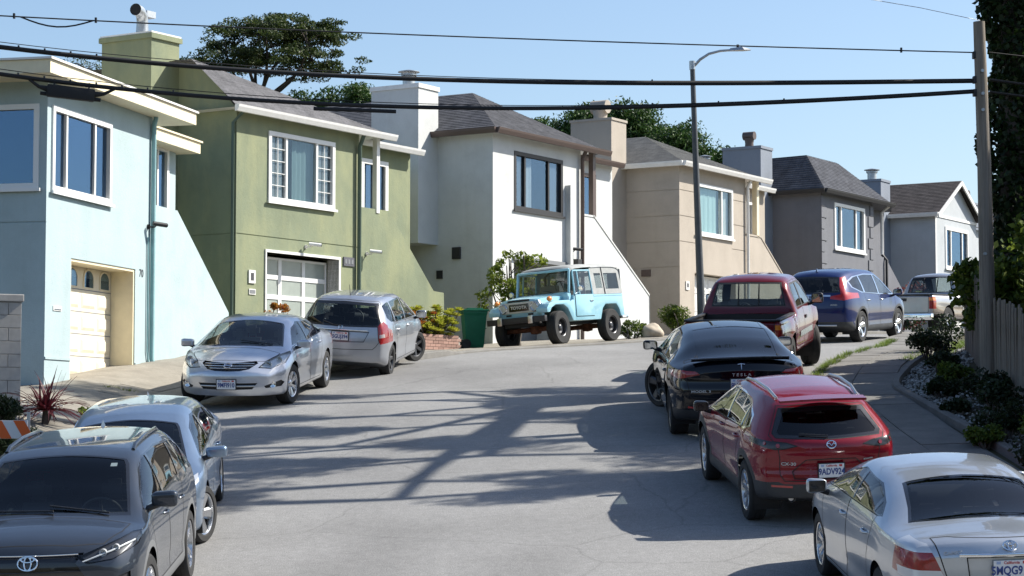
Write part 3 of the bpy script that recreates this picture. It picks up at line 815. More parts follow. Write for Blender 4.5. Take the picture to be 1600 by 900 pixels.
# ---------- 6 pale grey gabled house
B5 = 2.75; za = lambda a: a - B5
hp = house((15.65, 80.2), T2, B5, "house", "pale grey gabled house with white trim behind the utility pole", "stucco_pale_grey", 5.2, None)
HE = za(7.85); PK = za(9.2)
shell(hp, "stucco_pale_grey", HE - .02, [(1.05, 3.45, za(5.9), za(7.42), .1)], (.95, 3.7, za(4.8)), .3, stair=[(5.6, za(5.9)), (8.1, za(4.2)), (8.12, za(3.8))])
g = MB(); g.poly([(0, -.001, HE - .02), (4.42, -.001, HE - .02), (2.21, -.001, PK)]); obj("gable", g, "stucco_pale_grey", hp)
window(hp, Tr((1.05, 0, za(5.9))), 2.4, 1.5, (.6, 1.8), .08, casing=.04)
r = RoofMesh(); r.plane((-.25, 11, HE), (-.25, -.25, HE), (2.21, -.25, PK + .05), (2.21, 11, PK + .05)); r.plane((4.67, -.25, HE), (4.67, 11, HE), (2.21, 11, PK + .05), (2.21, -.25, PK + .05))
r.plane((4.67, .75, HE), (8.05, .75, HE), (8.05, 4, HE + 1), (4.67, 4, HE + 1)); r.build("roof", "shingle_brown", hp)
g = MB()
for sx in (-1, 1):
    a = Vector((2.21 + sx * 2.5, -.28, HE - .03)); b = Vector((2.21, -.28, PK + .04))
    g.add([a, b, b - Vector((0, 0, .16)), a - Vector((0, 0, .16)), a + Vector((0, .05, 0)), b + Vector((0, .05, 0)), b + Vector((0, .05, -.16)), a + Vector((0, .05, -.16))], [(0, 1, 2, 3), (4, 5, 6, 7), (0, 1, 5, 4), (3, 2, 6, 7), (0, 3, 7, 4), (1, 2, 6, 5)])
obj("bargeboard", g, "white_paint", hp)
gutter(hp, "white_paint", [(-.28, 11, HE), (-.28, -.25, HE)])
g = MB(); g.box(-.02, .1, -.025, -.001, -.5, HE); g.box(0, 4.42, -.03, -.001, HE - .12, HE - .02); obj("corner_trim", g, "white_paint", hp)
chimney(hp, -.9, 0, 1.75, 2.9, -.5, za(9.15), "stucco_grey_chimney", "stucco_grey_chimney", .05)
flue_cap(hp, -.4, 2.3, za(9.15), r=.17, h=.34)
panel_garage(hp, .95, 3.7, -.05, za(4.75), .3, "white_paint", 4, 4)
# next house along the row, just its roof and wall show past the gable
hq = empty("house", (20.9, 88.8, 2.85), math.pi / 2 - T2, "far grey house mostly hidden behind the gabled house and pole", "house")
g = MB(); g.box(0, 7.95, 0, 10, -1, 5.0); obj("wall", g, "stucco_pale_grey", hq)
r = RoofMesh(); r.plane((-.25, 10, 5.0), (-.25, -.25, 5.0), (2.2, 1.8, 6.3), (2.2, 10, 6.3)); r.plane((-.25, -.25, 5.0), (8.2, -.25, 5.0), (5.6, 1.8, 6.3), (2.2, 1.8, 6.3)); r.plane((8.2, -.25, 5), (8.2, 10, 5), (5.6, 10, 6.3), (5.6, 1.8, 6.3)); r.build("roof", "shingle_dark", hq)
chimney(hq, -.9, 0, 1.75, 2.9, -.5, 6.3, "stucco_grey_chimney", "stucco_grey_chimney", .05)
flue_tee(hq, -.4, 2.3, 6.3, "brown_metal", .14, .2, .34)
# ------------------------------------------------------------------ vehicles
from mathutils.bvhtree import BVHTree
glass("car_glass", (.55, .60, .60), 1.52, (1, 1, 1))
glass("dark_glass", (.13, .14, .15), 1.5, (1, 1, 1))
glass("windscreen", (.60, .66, .66), 1.42, (1, 1, 1))
glass("lamp_lens", (.93, .95, .95), 1.45)
plain("lamp_bowl", (.62, .64, .66), .3, .5)
plain("lamp_clear_dim", (.34, .30, .30), .25, coat=1)
plain("lamp_dark", (.05, .05, .055), .2, .3)
plain("lamp_amber", (.75, .22, .02), .2, coat=1)
plain("lamp_white", (.72, .72, .72), .25, coat=1)
plain("badge_silver", (.5, .5, .5), .5, .3)
plain("lamp_red", (.26, .006, .008), .22, coat=1, var=.25, vscale=30)
plain("lamp_red_bright", (.40, .012, .014), .25, coat=1)
plain("seat_dark", (.024, .024, .026), .85)
plain("seat_grey", (.16, .155, .15), .9)
plain("plate_white", (.72, .73, .74), .4)
plain("plate_blue", (.03, .06, .22), .5)
plain("plate_red", (.5, .05, .05), .5)
plain("plate_mid", (.33, .42, .62), .5)
plain("cladding", (.04, .042, .045), .62, var=.2)
plain("cladding_grey", (.13, .135, .14), .6)
plain("mirror_glass", (.75, .78, .8), .03, 1.0)

def inpoly(p, poly):
    x, y = p; c = False; n = len(poly); j = n - 1
    for i in range(n):
        xi, yi = poly[i]; xj, yj = poly[j]
        if (yi > y) != (yj > y) and x < (xj - xi) * (y - yi) / (yj - yi) + xi: c = not c
        j = i
    return c

class Car:
    def __init__(s, name, label, cat, sp, group=None):
        s.sp = sp; s.root = empty(name, label=label, cat=cat, group=group)
        s.parts = {}; s.n = 0
        s.make()
    def P(s, key, dflt=None):
        v = s.sp.get(key, dflt)
        return v
    def make(s):
        sp = s.sp; xr, xf = sp['xr'], sp['xf']
        f1 = lambda q: pchip([a for a, b in sp[q]], [b for a, b in sp[q]])
        top, belt, wid, rw = f1('top'), f1('belt'), f1('wid'), f1('roofw')
        bot = f1('bot') if 'bot' in sp else (lambda x: np.full_like(np.asarray(x, float), .2))
        crown = f1('crown') if 'crown' in sp else (lambda x: np.full_like(np.asarray(x, float), .05))
        rho = f1('rho') if 'rho' in sp else (lambda x: np.full_like(np.asarray(x, float), .12))
        rt = pchip(*zip(*sp.get('rear_tilt', [(0, 0), (2, 0)]))); ft = pchip(*zip(*sp.get('front_tilt', [(0, 0), (2, 0)])))
        rb, fb = sp.get('rear_bulge', .10), sp.get('front_bulge', .16)
        rw_d, fw_d = sp.get('rear_reach', 1.0), sp.get('front_reach', .9)
        delta = .28; k0r, k0f = sp.get('k0r', .90), sp.get('k0f', .86)
        xs = set(np.round(np.linspace(xr, xf, 64), 4))
        for a, b in sp['top']: xs.add(round(a, 4))
        for q in (.01, .03, .06, .1, .15, .21): xs.add(round(xr + q, 4)); xs.add(round(xf - q, 4))
        xs = sorted(xs)
        # drop nearly equal stations
        xx = [xs[0]]
        for x in xs[1:]:
            if x - xx[-1] > .006: xx.append(x)
        xx[-1] = xf
        wb = sp['wb']; fl = sp.get('flare', .018); wbf = sp.get('wbf', .955)
        nb, nl, ns, nq, nc, ntp = 5, 4, 15, 9, 6, 8
        def section(x):
            w = float(wid(x)); zt = float(top(x)); z0 = float(bot(x)); cr = float(crown(x)); wr = float(rw(x))
            for dd, k0 in ((x - xr, k0r), (xf - x, k0f)):
                if dd < delta: e = k0 + (1 - k0) * math.sqrt(max(0, 1 - (1 - dd / delta) ** 2)); w *= e; wr *= e
            zb = min(float(belt(x)), zt - cr - .015)
            w += fl * (math.exp(-((x - wb / 2) / .38) ** 2) + math.exp(-((x + wb / 2) / .38) ** 2))
            wr = min(wr, w * wbf - .005)
            pts = [(w * .86 * q / nb, z0) for q in range(nb)]
            a, b, c = Vector((w * .86, z0)), Vector((w * .975, z0)), Vector((w * .985, z0 + .10))
            for q in range(nl): t = q / nl; pts.append(tuple(a * (1 - t) ** 2 + b * 2 * t * (1 - t) + c * t * t))
            za, zm = z0 + .10, z0 + .10 + (zb - z0 - .1) * .58
            for q in range(ns):
                z = za + (zb - za) * q / ns
                if z < zm: y = w * (1 - .015 * ((zm - z) / (zm - za)) ** 2)
                else: y = w * (1 - (1 - wbf) * ((z - zm) / (zb - zm)) ** 2)
                y -= sp.get('crease', .012) * math.exp(-((z - (z0 + .26)) / .09) ** 2) * min(1, (x - xr) / .5, (xf - x) / .5)
                pts.append((y, z))
            A = Vector((w * wbf, zb)); Q = Vector((wr, zt - cr)); L = (Q - A).length
            rr = min(float(rho(x)), L * .6); tq = 1 - rr / max(L, 1e-6)
            for q in range(nq):
                t = tq * q / nq; p = A.lerp(Q, t); pts.append((p.x + sp.get('bow', .02) * math.sin(math.pi * min(1, t)) * min(1, L / .4), p.y))
            B = A.lerp(Q, tq); B = Vector((B.x + sp.get('bow', .02) * math.sin(math.pi * tq) * min(1, L / .4), B.y))
            y2 = wr * (1 - min(.35, rr * 1.1 / wr)); C = Vector((y2, zt - cr * (y2 / wr) ** 2))
            for q in range(nc): t = q / nc; pts.append(tuple(B * (1 - t) ** 2 + Q * 2 * t * (1 - t) + C * t * t))
            for q in range(ntp + 1): y = y2 * (1 - q / ntp); pts.append((y, zt - cr * (y / wr) ** 2))
            return pts
        secs = [section(x) for x in xx]; m = len(secs[0])
        def warp(x, y, z):
            g = max(0, 1 - (x - xr) / rw_d); h = max(0, 1 - (xf - x) / fw_d)
            wr_ = float(wid(xr)); wf_ = float(wid(xf))
            if g > 0: x = x + g * float(rt(z)) + g * rb * min(1.2, (y / wr_) ** 2)
            if h > 0: x = x - h * float(ft(z)) - h * fb * min(1.2, (y / wf_) ** 2)
            return x
        bm = bmesh.new(); rows = []
        for x, sc in zip(xx, secs):
            ring = []
            for (y, z) in sc: ring.append(bm.verts.new((warp(x, y, z), y, z)))
            ring2 = [ring[0]] + [bm.verts.new((v.co.x, -v.co.y, v.co.z)) for v in ring[1:-1]] + [ring[-1]]
            rows.append((ring, ring2))
        def face(*vs):
            u = []
            for v in vs:
                if v not in u: u.append(v)
            if len(u) >= 3:
                try: bm.faces.new(u)
                except ValueError: pass
        for i in range(len(xx) - 1):
            for j in range(m - 1):
                a, b = rows[i], rows[i + 1]
                face(a[0][j], a[0][j + 1], b[0][j + 1], b[0][j])
                face(b[1][j], b[1][j + 1], a[1][j + 1], a[1][j])
        # end caps: rows between the two sides
        for idx, flip in ((0, False), (len(xx) - 1, True)):
            sc = secs[idx]; L, Rr = rows[idx]; i0 = nb + 1; i1 = m - 1 - ntp
            na = 14; x = xx[idx]; rowsc = []
            for j in range(i0, i1 + 1):
                y, z = sc[j]; tau = (j - i0) / (i1 - i0)
                if j == i1: continue
                row = [L[j]]
                for q in range(1, na):
                    yy = y * (1 - 2 * q / na); zz = z + tau ** 4 * float(crown(x)) * (1 - (yy / max(y, 1e-3)) ** 2) * .8
                    row.append(bm.verts.new((warp(x, yy, zz), yy, zz)))
                row.append(Rr[j]); rowsc.append(row)
            def strip(r0, r1):
                for q in range(len(r0) - 1):
                    f_ = (r0[q], r0[q + 1], r1[q + 1], r1[q])
                    face(*(f_ if not flip else reversed(f_)))
            for a, b in zip(rowsc[:-1], rowsc[1:]): strip(a, b)
            # close to the top curve and the bottom
            tl = [L[j] for j in range(i1 - 1, m)] + [Rr[j] for j in range(m - 2, i1 - 2, -1)]
            last = rowsc[-1]
            def fillgap(A_, B_):
                # triangulate between two polylines sharing their ends
                i = j = 0
                while i < len(A_) - 1 or j < len(B_) - 1:
                    ya = A_[min(i + 1, len(A_) - 1)].co.y; yb = B_[min(j + 1, len(B_) - 1)].co.y
                    if j >= len(B_) - 1 or (i < len(A_) - 1 and ya > yb): f_ = (A_[i], A_[i + 1], B_[j]); i += 1
                    else: f_ = (A_[i], B_[j + 1], B_[j]); j += 1
                    face(*(f_ if not flip else tuple(reversed(f_))))
            fillgap(last, tl)
            bl = [L[j] for j in range(i0, -1, -1)] + [Rr[j] for j in range(1, i0 + 1)]
            fillgap(bl, rowsc[0])
        bmesh.ops.recalc_face_normals(bm, faces=bm.faces[:])
        # make sure they point outwards
        tf = max(bm.faces, key=lambda q: q.calc_center_median().z)
        if tf.normal.z < 0: bmesh.ops.reverse_faces(bm, faces=bm.faces[:])
        bm.normal_update()
        s.bm = bm; s.lay = bm.faces.layers.int.new("part")
        s.bvh = BVHTree.FromBMesh(bm)
    # -------- cutting
    def cut(s, view, poly, name, mat, cond=None, both=True, over=None, inset=0.0, parent=None, gap=None, delete=False, rng_=None, label=None, smooth=True, lip=None):
        """view 'side' (x,z), 'front'/'rear' (y,z), 'top' (x,y)"""
        bm, lay = s.bm, s.lay
        ax = {'side': (0, 2), 'front': (1, 2), 'rear': (1, 2), 'top': (0, 1)}[view]
        mirror = both and view != 'side'
        polys = [poly] + ([[(-p[0], p[1]) for p in poly]] if mirror and view in ('front', 'rear') else []) + ([[(p[0], -p[1]) for p in poly]] if mirror and view == 'top' else [])
        ids = []
        for pi, pg in enumerate(polys):
            lo = [min(p[i] for p in pg) for i in (0, 1)]; hi = [max(p[i] for p in pg) for i in (0, 1)]
            def ok(f):
                n = f.normal; c = f.calc_center_median()
                if view == 'side':
                    r = abs(n.y) > .3
                elif view == 'front': r = n.x > .12
                elif view == 'rear': r = n.x < -.12
                else: r = n.z > .15
                if cond: r = cond(c, n) if not delete else cond(c, n)
                return r
            a0, a1 = ax; mg = .22
            def box2(f):
                vs = [v.co for v in f.verts]; a = [v[a0] for v in vs]; b = [v[a1] for v in vs]
                return (min(a), max(a), min(b), max(b))
            boxes = {}
            for f in bm.faces:
                c = f.calc_center_median()
                if c[a0] < lo[0] - mg or c[a0] > hi[0] + mg or c[a1] < lo[1] - mg or c[a1] > hi[1] + mg: continue
                if not ok(f): continue
                q = box2(f)
                if q[1] > lo[0] - 1e-4 and q[0] < hi[0] + 1e-4 and q[3] > lo[1] - 1e-4 and q[2] < hi[1] + 1e-4: boxes[f] = q
            for i in range(len(pg)):
                p, q = pg[i], pg[(i + 1) % len(pg)]
                d = (q[0] - p[0], q[1] - p[1]); L = math.hypot(*d)
                if L < 1e-6: continue
                co = Vector((0, 0, 0)); no = Vector((0, 0, 0))
                co[a0], co[a1] = p; no[a0], no[a1] = -d[1] / L, d[0] / L
                # only faces crossing this edge's own extent
                e0 = (min(p[0], q[0]) - .02, min(p[1], q[1]) - .02); e1 = (max(p[0], q[0]) + .02, max(p[1], q[1]) + .02)
                sub = [f for f, w in boxes.items() if w[1] > e0[0] and w[0] < e1[0] and w[3] > e0[1] and w[2] < e1[1]]
                if not sub: continue
                es = set(e for f in sub for e in f.edges); vs = set(v for f in sub for v in f.verts)
                r = bmesh.ops.bisect_plane(bm, geom=sub + list(es) + list(vs), dist=2e-4, plane_co=co, plane_no=no)
                for f in sub:
                    if not f.is_valid: boxes.pop(f, None)
                for g in r['geom']:
                    if isinstance(g, bmesh.types.BMFace): boxes[g] = box2(g)
            cand = list(boxes)
            cand = [f for f in cand if f.is_valid]
            for f in cand: f.normal_update()
            got = {}
            for f in cand:
                c = f.calc_center_median()
                if not inpoly((c[ax[0]], c[ax[1]]), pg): continue
                if over is not None and f[lay] and s.parts[f[lay]]['name'] not in over: continue
                key = (pi, c.y > 0) if (view == 'side') else (pi, True)
                got.setdefault(key, []).append(f)
            for key, fs in got.items():
                if delete: bmesh.ops.delete(bm, geom=fs, context='FACES'); continue
                s.n += 1
                for f in fs: f[lay] = s.n
                s.parts[s.n] = dict(name=name, mat=mat, inset=inset, parent=parent, gap=gap, label=label, lip=lip)
                ids.append(s.n)
        return ids
    def hit(s, view, a, b):
        o, d = {'front': ((9, a, b), (-1, 0, 0)), 'rear': ((-9, a, b), (1, 0, 0)), 'left': ((a, 9, b), (0, -1, 0)), 'right': ((a, -9, b), (0, 1, 0)), 'top': ((a, b, 9), (0, 0, -1))}[view]
        loc, n, i, dist = s.bvh.ray_cast(Vector(o), Vector(d))
        return (loc, n) if loc else (Vector((a, b, 0)), Vector((0, 0, 1)))
    # -------- finish: split into parts
    def finish(s, body_mat):
        bm, lay = s.bm, s.lay
        bm.normal_update(); bm.verts.index_update()
        groups = {}
        for f in bm.faces: groups.setdefault(f[lay], []).append(f)
        s.made = {}
        order = sorted(groups, key=lambda q: q)
        for pid in order:
            fs = groups[pid]
            info = s.parts.get(pid, dict(name="body", mat=body_mat, inset=0, parent=None, gap=None, label=None, lip=None))
            vmap = {}; V = []; N = []; F = []
            for f in fs:
                idx = []
                for v in f.verts:
                    if v not in vmap: vmap[v] = len(V); V.append(v.co - v.normal * info['inset']); N.append(v.normal.copy())
                    idx.append(vmap[v])
                F.append(idx)
            if info['lip'] or info['inset']:
                d_ = info['lip'] or -info['inset']
                # border walls between surface and inset face
                for f in fs:
                    for e in f.edges:
                        if sum(1 for g in e.link_faces if g[lay] == pid) == 1:
                            a, b = e.verts; k0 = len(V)
                            V += [a.co.copy(), b.co.copy(), b.co - b.normal * info['inset'], a.co - a.normal * info['inset']]
                            N += [a.normal.copy()] * 4; F.append([k0, k0 + 1, k0 + 2, k0 + 3])
            me = bpy.data.meshes.new(info['name']); me.from_pydata(V, [], F)
            me.materials.append(MATS[info['mat']])
            me.polygons.foreach_set("use_smooth", [True] * len(me.polygons))
            me.normals_split_custom_set_from_vertices([tuple(n) for n in N])
            par = s.root
            if info['parent']:
                sg = sum(v.y for v in V) > 0
                for q in info['parent']:
                    if q in s.made and (s.made[q].get('_left', 0) == 1) == sg: par = s.made[q]
            o = new_obj(info['name'], me, par)
            if info['label']: o["label"] = info['label']
            s.left = sum(v.y for v in V) > 0
            o['_left'] = 1 if s.left else 0
            s.made[pid] = o
            if info['gap']:
                g = MB(); w = info['gap']
                for f in fs:
                    for e in f.edges:
                        lf = [q for q in e.link_faces if q[lay] != pid]
                        if len(e.link_faces) == 2 and lf:
                            a, b = e.verts; t = f.calc_center_median() - (a.co + b.co) / 2
                            d = (b.co - a.co); d = d.normalized() if d.length > 1e-7 else d
                            t = t - d * t.dot(d)
                            if t.length < 1e-7: continue
                            t.normalize()
                            g.quad(a.co - t * w + a.normal * .0012 - d * w * .3, b.co - t * w + b.normal * .0012 + d * w * .3, b.co + t * w + b.normal * .0012 + d * w * .3, a.co + t * w + a.normal * .0012 - d * w * .3)
                if g.v: obj("panel_gap", g, "black_matte", o, fix=False)["kind"] = "stuff"
        for o in s.made.values(): del o['_left']
        s.bm.free()
    def child(s, name, mb, mat, parent=None, smooth=45):
        return obj(name, mb, mat, parent or s.root, smooth=smooth)

def arc(cx, cz, r, a0, a1, n): return [(cx + r * math.cos(R(a0 + (a1 - a0) * i / (n - 1))), cz + r * math.sin(R(a0 + (a1 - a0) * i / (n - 1)))) for i in range(n)]
def arch(cx, r, cz, zb=-.1): return [(cx + r, zb)] + arc(cx, cz, r, 0, 180, 19) + [(cx - r, zb)]

_wheel_cache = {}
def wheel_meshes(r, rim, wdt, style, rim_m):
    key = (r, rim, wdt, style, rim_m)
    if key in _wheel_cache: return _wheel_cache[key]
    RX = Matrix.Rotation(R(-90), 4, 'X')        # local z -> +y (outer face towards +y)
    t = MB(); h = wdt / 2
    t.lathe([(rim * .98, -h * .8), (rim * 1.03, -h * .98), (r * .93, -h), (r * .985, -h * .82), (r, -h * .6), (r, -h * .33), (r * .988, -h * .30), (r * .988, -h * .26), (r, -h * .23), (r, h * .23), (r * .988, h * .26), (r * .988, h * .30), (r, h * .33), (r, h * .6), (r * .985, h * .82), (r * .93, h), (rim * 1.05, h * .98), (rim * .98, h * .8)], 40, RX)
    w = MB(); w.lathe([(rim * 1.0, h * .80), (rim * .985, h * .90), (rim * .93, h * .84), (rim * .90, h * .5), (rim * .88, -h * .7), (rim * .99, -h * .8)], 40, RX)
    n, kind = style
    def sp_(a, wa, wb_, r0=.05, r1=rim * .93, y0=None, y1=None, th=.022):
        y0 = h * .55 if y0 is None else y0; y1 = h * .78 if y1 is None else y1
        d = Vector((math.cos(a), 0, math.sin(a))); p = Vector((-math.sin(a), 0, math.cos(a))); Y = Vector((0, 1, 0))
        A, B = d * r0 + Y * y0, d * r1 + Y * y1
        v = [A + p * wa, A - p * wa, B - p * wb_, B + p * wb_]
        vv = [q + Y * .004 for q in v[:0]]
        top = [A + p * wa * .6, A - p * wa * .6, B - p * wb_ * .6, B + p * wb_ * .6]
        lowr = [q - Y * th for q in v]
        w.add([*top, *lowr], [(0, 1, 2, 3), (0, 4, 5, 1), (1, 5, 6, 2), (2, 6, 7, 3), (3, 7, 4, 0)])
    for i in range(n):
        a = 2 * math.pi * i / n + .2
        if kind == 'single': sp_(a, .035, .045)
        elif kind == 'double': sp_(a - .11, .018, .022); sp_(a + .11, .018, .022)
        elif kind == 'wide': sp_(a, .05, .075)
        elif kind == 'steel': pass
    w.lathe([(.001, h * .62), (.035, h * .66), (.06, h * .60), (.075, h * .45), (.075, h * .2)], 20, RX)
    bk = MB(); bk.lathe([(.001, -h * .1), (rim * .92, -h * .1)], 30, RX); bk.lathe([(.001, h * .12), (rim * .62, h * .12), (rim * .62, h * .02)], 30, RX)
    if kind == 'steel':
        w.lathe([(.001, h * .30), (.07, h * .32), (.09, h * .1), (rim * .42, h * .02), (rim * .62, h * .35), (rim * .72, h * .30), (rim * .9, h * .0)], 30, RX)
    res = []
    for nm, mb_, mt in (("tyre", t, "rubber"), ("rim", w, rim_m), ("brake_disc", bk, "alloy_dark")):
        me = bpy.data.meshes.new(nm); me.from_pydata([tuple(p) for p in mb_.v], [], mb_.f)
        b2 = bmesh.new(); b2.from_mesh(me); bmesh.ops.recalc_face_normals(b2, faces=b2.faces[:]); b2.to_mesh(me); b2.free()
        me.materials.append(MATS[mt]); me.polygons.foreach_set("use_smooth", [True] * len(me.polygons)); me.set_sharp_from_angle(angle=R(35))
        res.append(me)
    _wheel_cache[key] = res
    return res
def add_wheels(root, wb, track, r, rim, wdt, style, rim_m, steer=0, label=None):
    for ix, x in enumerate((wb / 2, -wb / 2)):
        for sy in (1, -1):
            tm, wm, bk = wheel_meshes(r, rim, wdt, style, rim_m)
            t = new_obj("wheel", tm, root)
            M = Matrix.Translation((x, sy * track / 2, r)) @ Matrix.Rotation(R(steer if ix == 0 else 0), 4, 'Z') @ Matrix.Rotation(R(0 if sy > 0 else 180), 4, 'Z') @ Matrix.Rotation(rng.uniform(0, 6), 4, 'Y')
            t.matrix_local = M
            new_obj("rim", wm, t); new_obj("brake_disc", bk, t)
def wheelhouses(c, wb, ra, rz, w, depth=.34, lip_m="black_matte"):
    for x in (wb / 2, -wb / 2):
        for sy in (1, -1):
            mb = MB(); A = arc(x, rz, ra + .004, -25, 205, 22)
            mb.grid([[(p[0], sy * (w - .012), p[1]) for p in A], [(p[0], sy * (w - depth), p[1]) for p in A]])
            mb.poly([(p[0], sy * (w - depth), p[1]) for p in A])
            obj("wheel_arch_liner", mb, "black_matte", c.root, fix=False)
def mirrors(c, x, z, y, m, size=(.1, .22, .15), arm=True, glass_m="mirror_glass"):
    for sy in (1, -1):
        mb = MB(); d, w, h = size
        bm2 = bmesh.new(); bmesh.ops.create_cube(bm2, size=1); bmesh.ops.bevel(bm2, geom=bm2.edges[:], offset=.28, segments=3, affect='EDGES', profile=.55)
        for v in bm2.verts:
            t = v.co.y * sy + .5
            v.co = Vector((x + v.co.x * d * (1 if v.co.x > 0 else .6), sy * y + v.co.y * w, z + v.co.z * h * (.82 + .18 * t)))
        mb.bm(bm2); bm2.free()
        o = obj("mirror", mb, m, c.root, smooth=60)
        a = MB(); a.tube([(x + .02, sy * (y - w * .7), z - h * .55), (x, sy * (y - w * .2), z - h * .3)], [.03, .028], 8); obj("mirror_arm", a, "black_plastic", o, smooth=60)
        g = MB(); g.box(x - d * .34, x - d * .31, sy * y - w * .40, sy * y + w * .40, z - h * .36, z + h * .36); obj("mirror_glass", g, glass_m, o)
def plate(c, view, z, txt, y=0, tilt=0, off=.012, holder=True, recess=None):
    loc, n = c.hit(view, y, z)
    sx = 1 if view == 'front' else -1
    mb = MB(); mb.cbox(-.152, .152, -.076, .076, 0, .006, .003)
    o = obj("license_plate", mb, "plate_white", c.root)
    ez = Vector((sx * math.cos(R(tilt)), 0, math.sin(R(tilt)))); ex = Vector((0, sx, 0)); ey = ez.cross(ex)
    o.matrix_local = frameM(loc + ez * off, ex, ey, ez)
    lettering("plate_number", txt, .098, "plate_blue", o, Matrix.Translation((0, -.012, .0075)), .0025, .80)
    lettering("plate_state", "California", .034, "plate_red", o, Matrix.Translation((0, .056, .0075)), .0005)
    for sxx in (-1, 1):
        g = MB(); g.box(sxx * .11 - .018, sxx * .11 + .018, .045, .068, .006, .0075); obj("plate_sticker", g, "plate_mid" if sxx < 0 else "plate_red", o)
    if holder:
        h = MB(); h.cbox(-.166, .166, -.088, .088, -.01, .002, .004); obj("plate_holder", h, "black_plastic", o)
    return o
def handles(c, xs, z, m, w=.19):
    for x in xs:
        for sd, sy in (('left', 1), ('right', -1)):
            loc, n = c.hit(sd, x, z); y = abs(loc.y)
            mb = MB(); mb.tube([(x - w / 2, sy * (y - .005), z), (x - w / 2 + .03, sy * (y + .028), z), (x + w / 2 - .03, sy * (y + .028), z), (x + w / 2, sy * (y - .005), z)], .014, 8)
            par = c.root
            for pid, o in c.made.items():
                if c.parts.get(pid, {}).get('name') == 'door':
                    b = [v.co for v in o.data.vertices]; 
                    if min(p.x for p in b) < x < max(p.x for p in b) and (sum(p.y for p in b) > 0) == (sy > 0): par = o
            obj("handle", mb, m, par, smooth=60)
def seats(c, rows, zf, zs, w, m="seat_dark", dash=None, wheel_y=.36):
    """rows: x of each seat row's backrest"""
    for ri, x in enumerate(rows):
        for sy in (1, -1):
            mb = MB(); y = sy * w
            bm2 = bmesh.new(); bmesh.ops.create_cube(bm2, size=1); bmesh.ops.bevel(bm2, geom=bm2.edges[:], offset=.2, segments=2, affect='EDGES')
            for v in bm2.verts: p = v.co.copy(); v.co = Vector((x + p.x * .14 - (p.z + .5) * .14, y + p.y * .50, zf + .3 + (p.z + .5) * (zs - zf - .3)))
            mb.bm(bm2)
            o = obj("seat", mb, m, c.root, smooth=60)
            h = MB()
            b3 = bmesh.new(); bmesh.ops.create_cube(b3, size=1); bmesh.ops.bevel(b3, geom=b3.edges[:], offset=.25, segments=2, affect='EDGES')
            for v in b3.verts: p = v.co.copy(); v.co = Vector((x - .15 + p.x * .1, y + p.y * .25, zs + .12 + p.z * .18))
            h.bm(b3); h.tube([(x - .15, y - .06, zs - .02), (x - .15, y - .06, zs + .1)], .008, 6); h.tube([(x - .15, y + .06, zs - .02), (x - .15, y + .06, zs + .1)], .008, 6)
            obj("headrest", h, m, o, smooth=60); bm2.free(); b3.free()
            q = MB(); q.cbox(x - .05, x + .46, y - .25, y + .25, zf + .12, zf + .32, .05); obj("seat_cushion", q, m, o, smooth=60)
    if dash:
        xd, zd, hw = dash
        d = MB(); d.cbox(xd, xd + .55, -hw, hw, zd - .35, zd, .08); obj("dashboard", d, "seat_dark", c.root, smooth=60)
        st = MB(); RM = Matrix.Translation((xd - .12, wheel_y, zd - .06)) @ Matrix.Rotation(R(-65), 4, 'Y')
        st.lathe([(.19 + .016 * math.cos(a), .016 * math.sin(a)) for a in np.linspace(0, 2 * math.pi, 8)], 24, RM); st.lathe([(.001, -.02), (.06, -.02), (.06, .01), (.001, .012)], 12, RM)
        for a in (0, 2.2, 4.1): st.tube([RM @ Vector((0, 0, 0)), RM @ Vector((.19 * math.cos(a), .19 * math.sin(a), 0))], .014, 6)
        obj("steering_wheel", st, "black_plastic", c.root, smooth=60)
        fl = MB(); fl.box(rows[-1] - .35, xd + .3, -hw, hw, zf - .02, zf); obj("cabin_floor", fl, "seat_dark", c.root)
def ring_badge(c, view, y, z, rx, rz, kind, m="chrome", t=.008):
    loc, n = c.hit(view, y, z); sx = 1 if view == 'front' else -1
    ez = Vector((n.x, 0, n.z)).normalized() if abs(n.x) > .2 else Vector((sx, 0, 0)); ex = Vector((0, sx, 0)); ey = ez.cross(ex)
    M = frameM(loc + ez * .012, ex, ey, ez); mb = MB()
    def ell(a, b, cx=0, cy=0, rr=t):
        P = [(cx + a * math.cos(q), cy + b * math.sin(q), 0) for q in np.linspace(0, 2 * math.pi, 29)]
        mb.tube(P, rr, 6, caps=False)
    if kind == 'ovals': ell(rx, rz); ell(rx * .36, rz * .95); ell(rx * .66, rz * .38, 0, rz * .56)
    elif kind == 'bar': ell(rx, rz, rr=t * 1.3); mb.box(-rx * 1.12, rx * 1.12, -rz * .24, rz * .24, -.004, .008)
    elif kind == 'wing': ell(rx, rz); mb.tube([(-rx * .9, rz * .1, 0), (-rx * .45, rz * .35, 0), (0, -rz * .35, 0), (rx * .45, rz * .35, 0), (rx * .9, rz * .1, 0)], t, 6)
    elif kind == 'h': mb.tube([(-rx * .55, -rz * .8, 0), (-rx * .75, rz * .8, 0)], t * 1.3, 6); mb.tube([(rx * .55, -rz * .8, 0), (rx * .75, rz * .8, 0)], t * 1.3, 6); mb.tube([(-rx * .6, 0, 0), (rx * .6, 0, 0)], t * 1.3, 6); ell(rx, rz, rr=t * .6)
    elif kind == 't': mb.tube([(-rx, rz * .75, 0), (0, rz, 0), (rx, rz * .75, 0)], t, 6); mb.tube([(0, rz * .8, 0), (0, -rz, 0)], [t * 1.4, t * .6], 6)
    o = obj("badge", mb, m, c.root, smooth=50); o.matrix_local = M
    return o
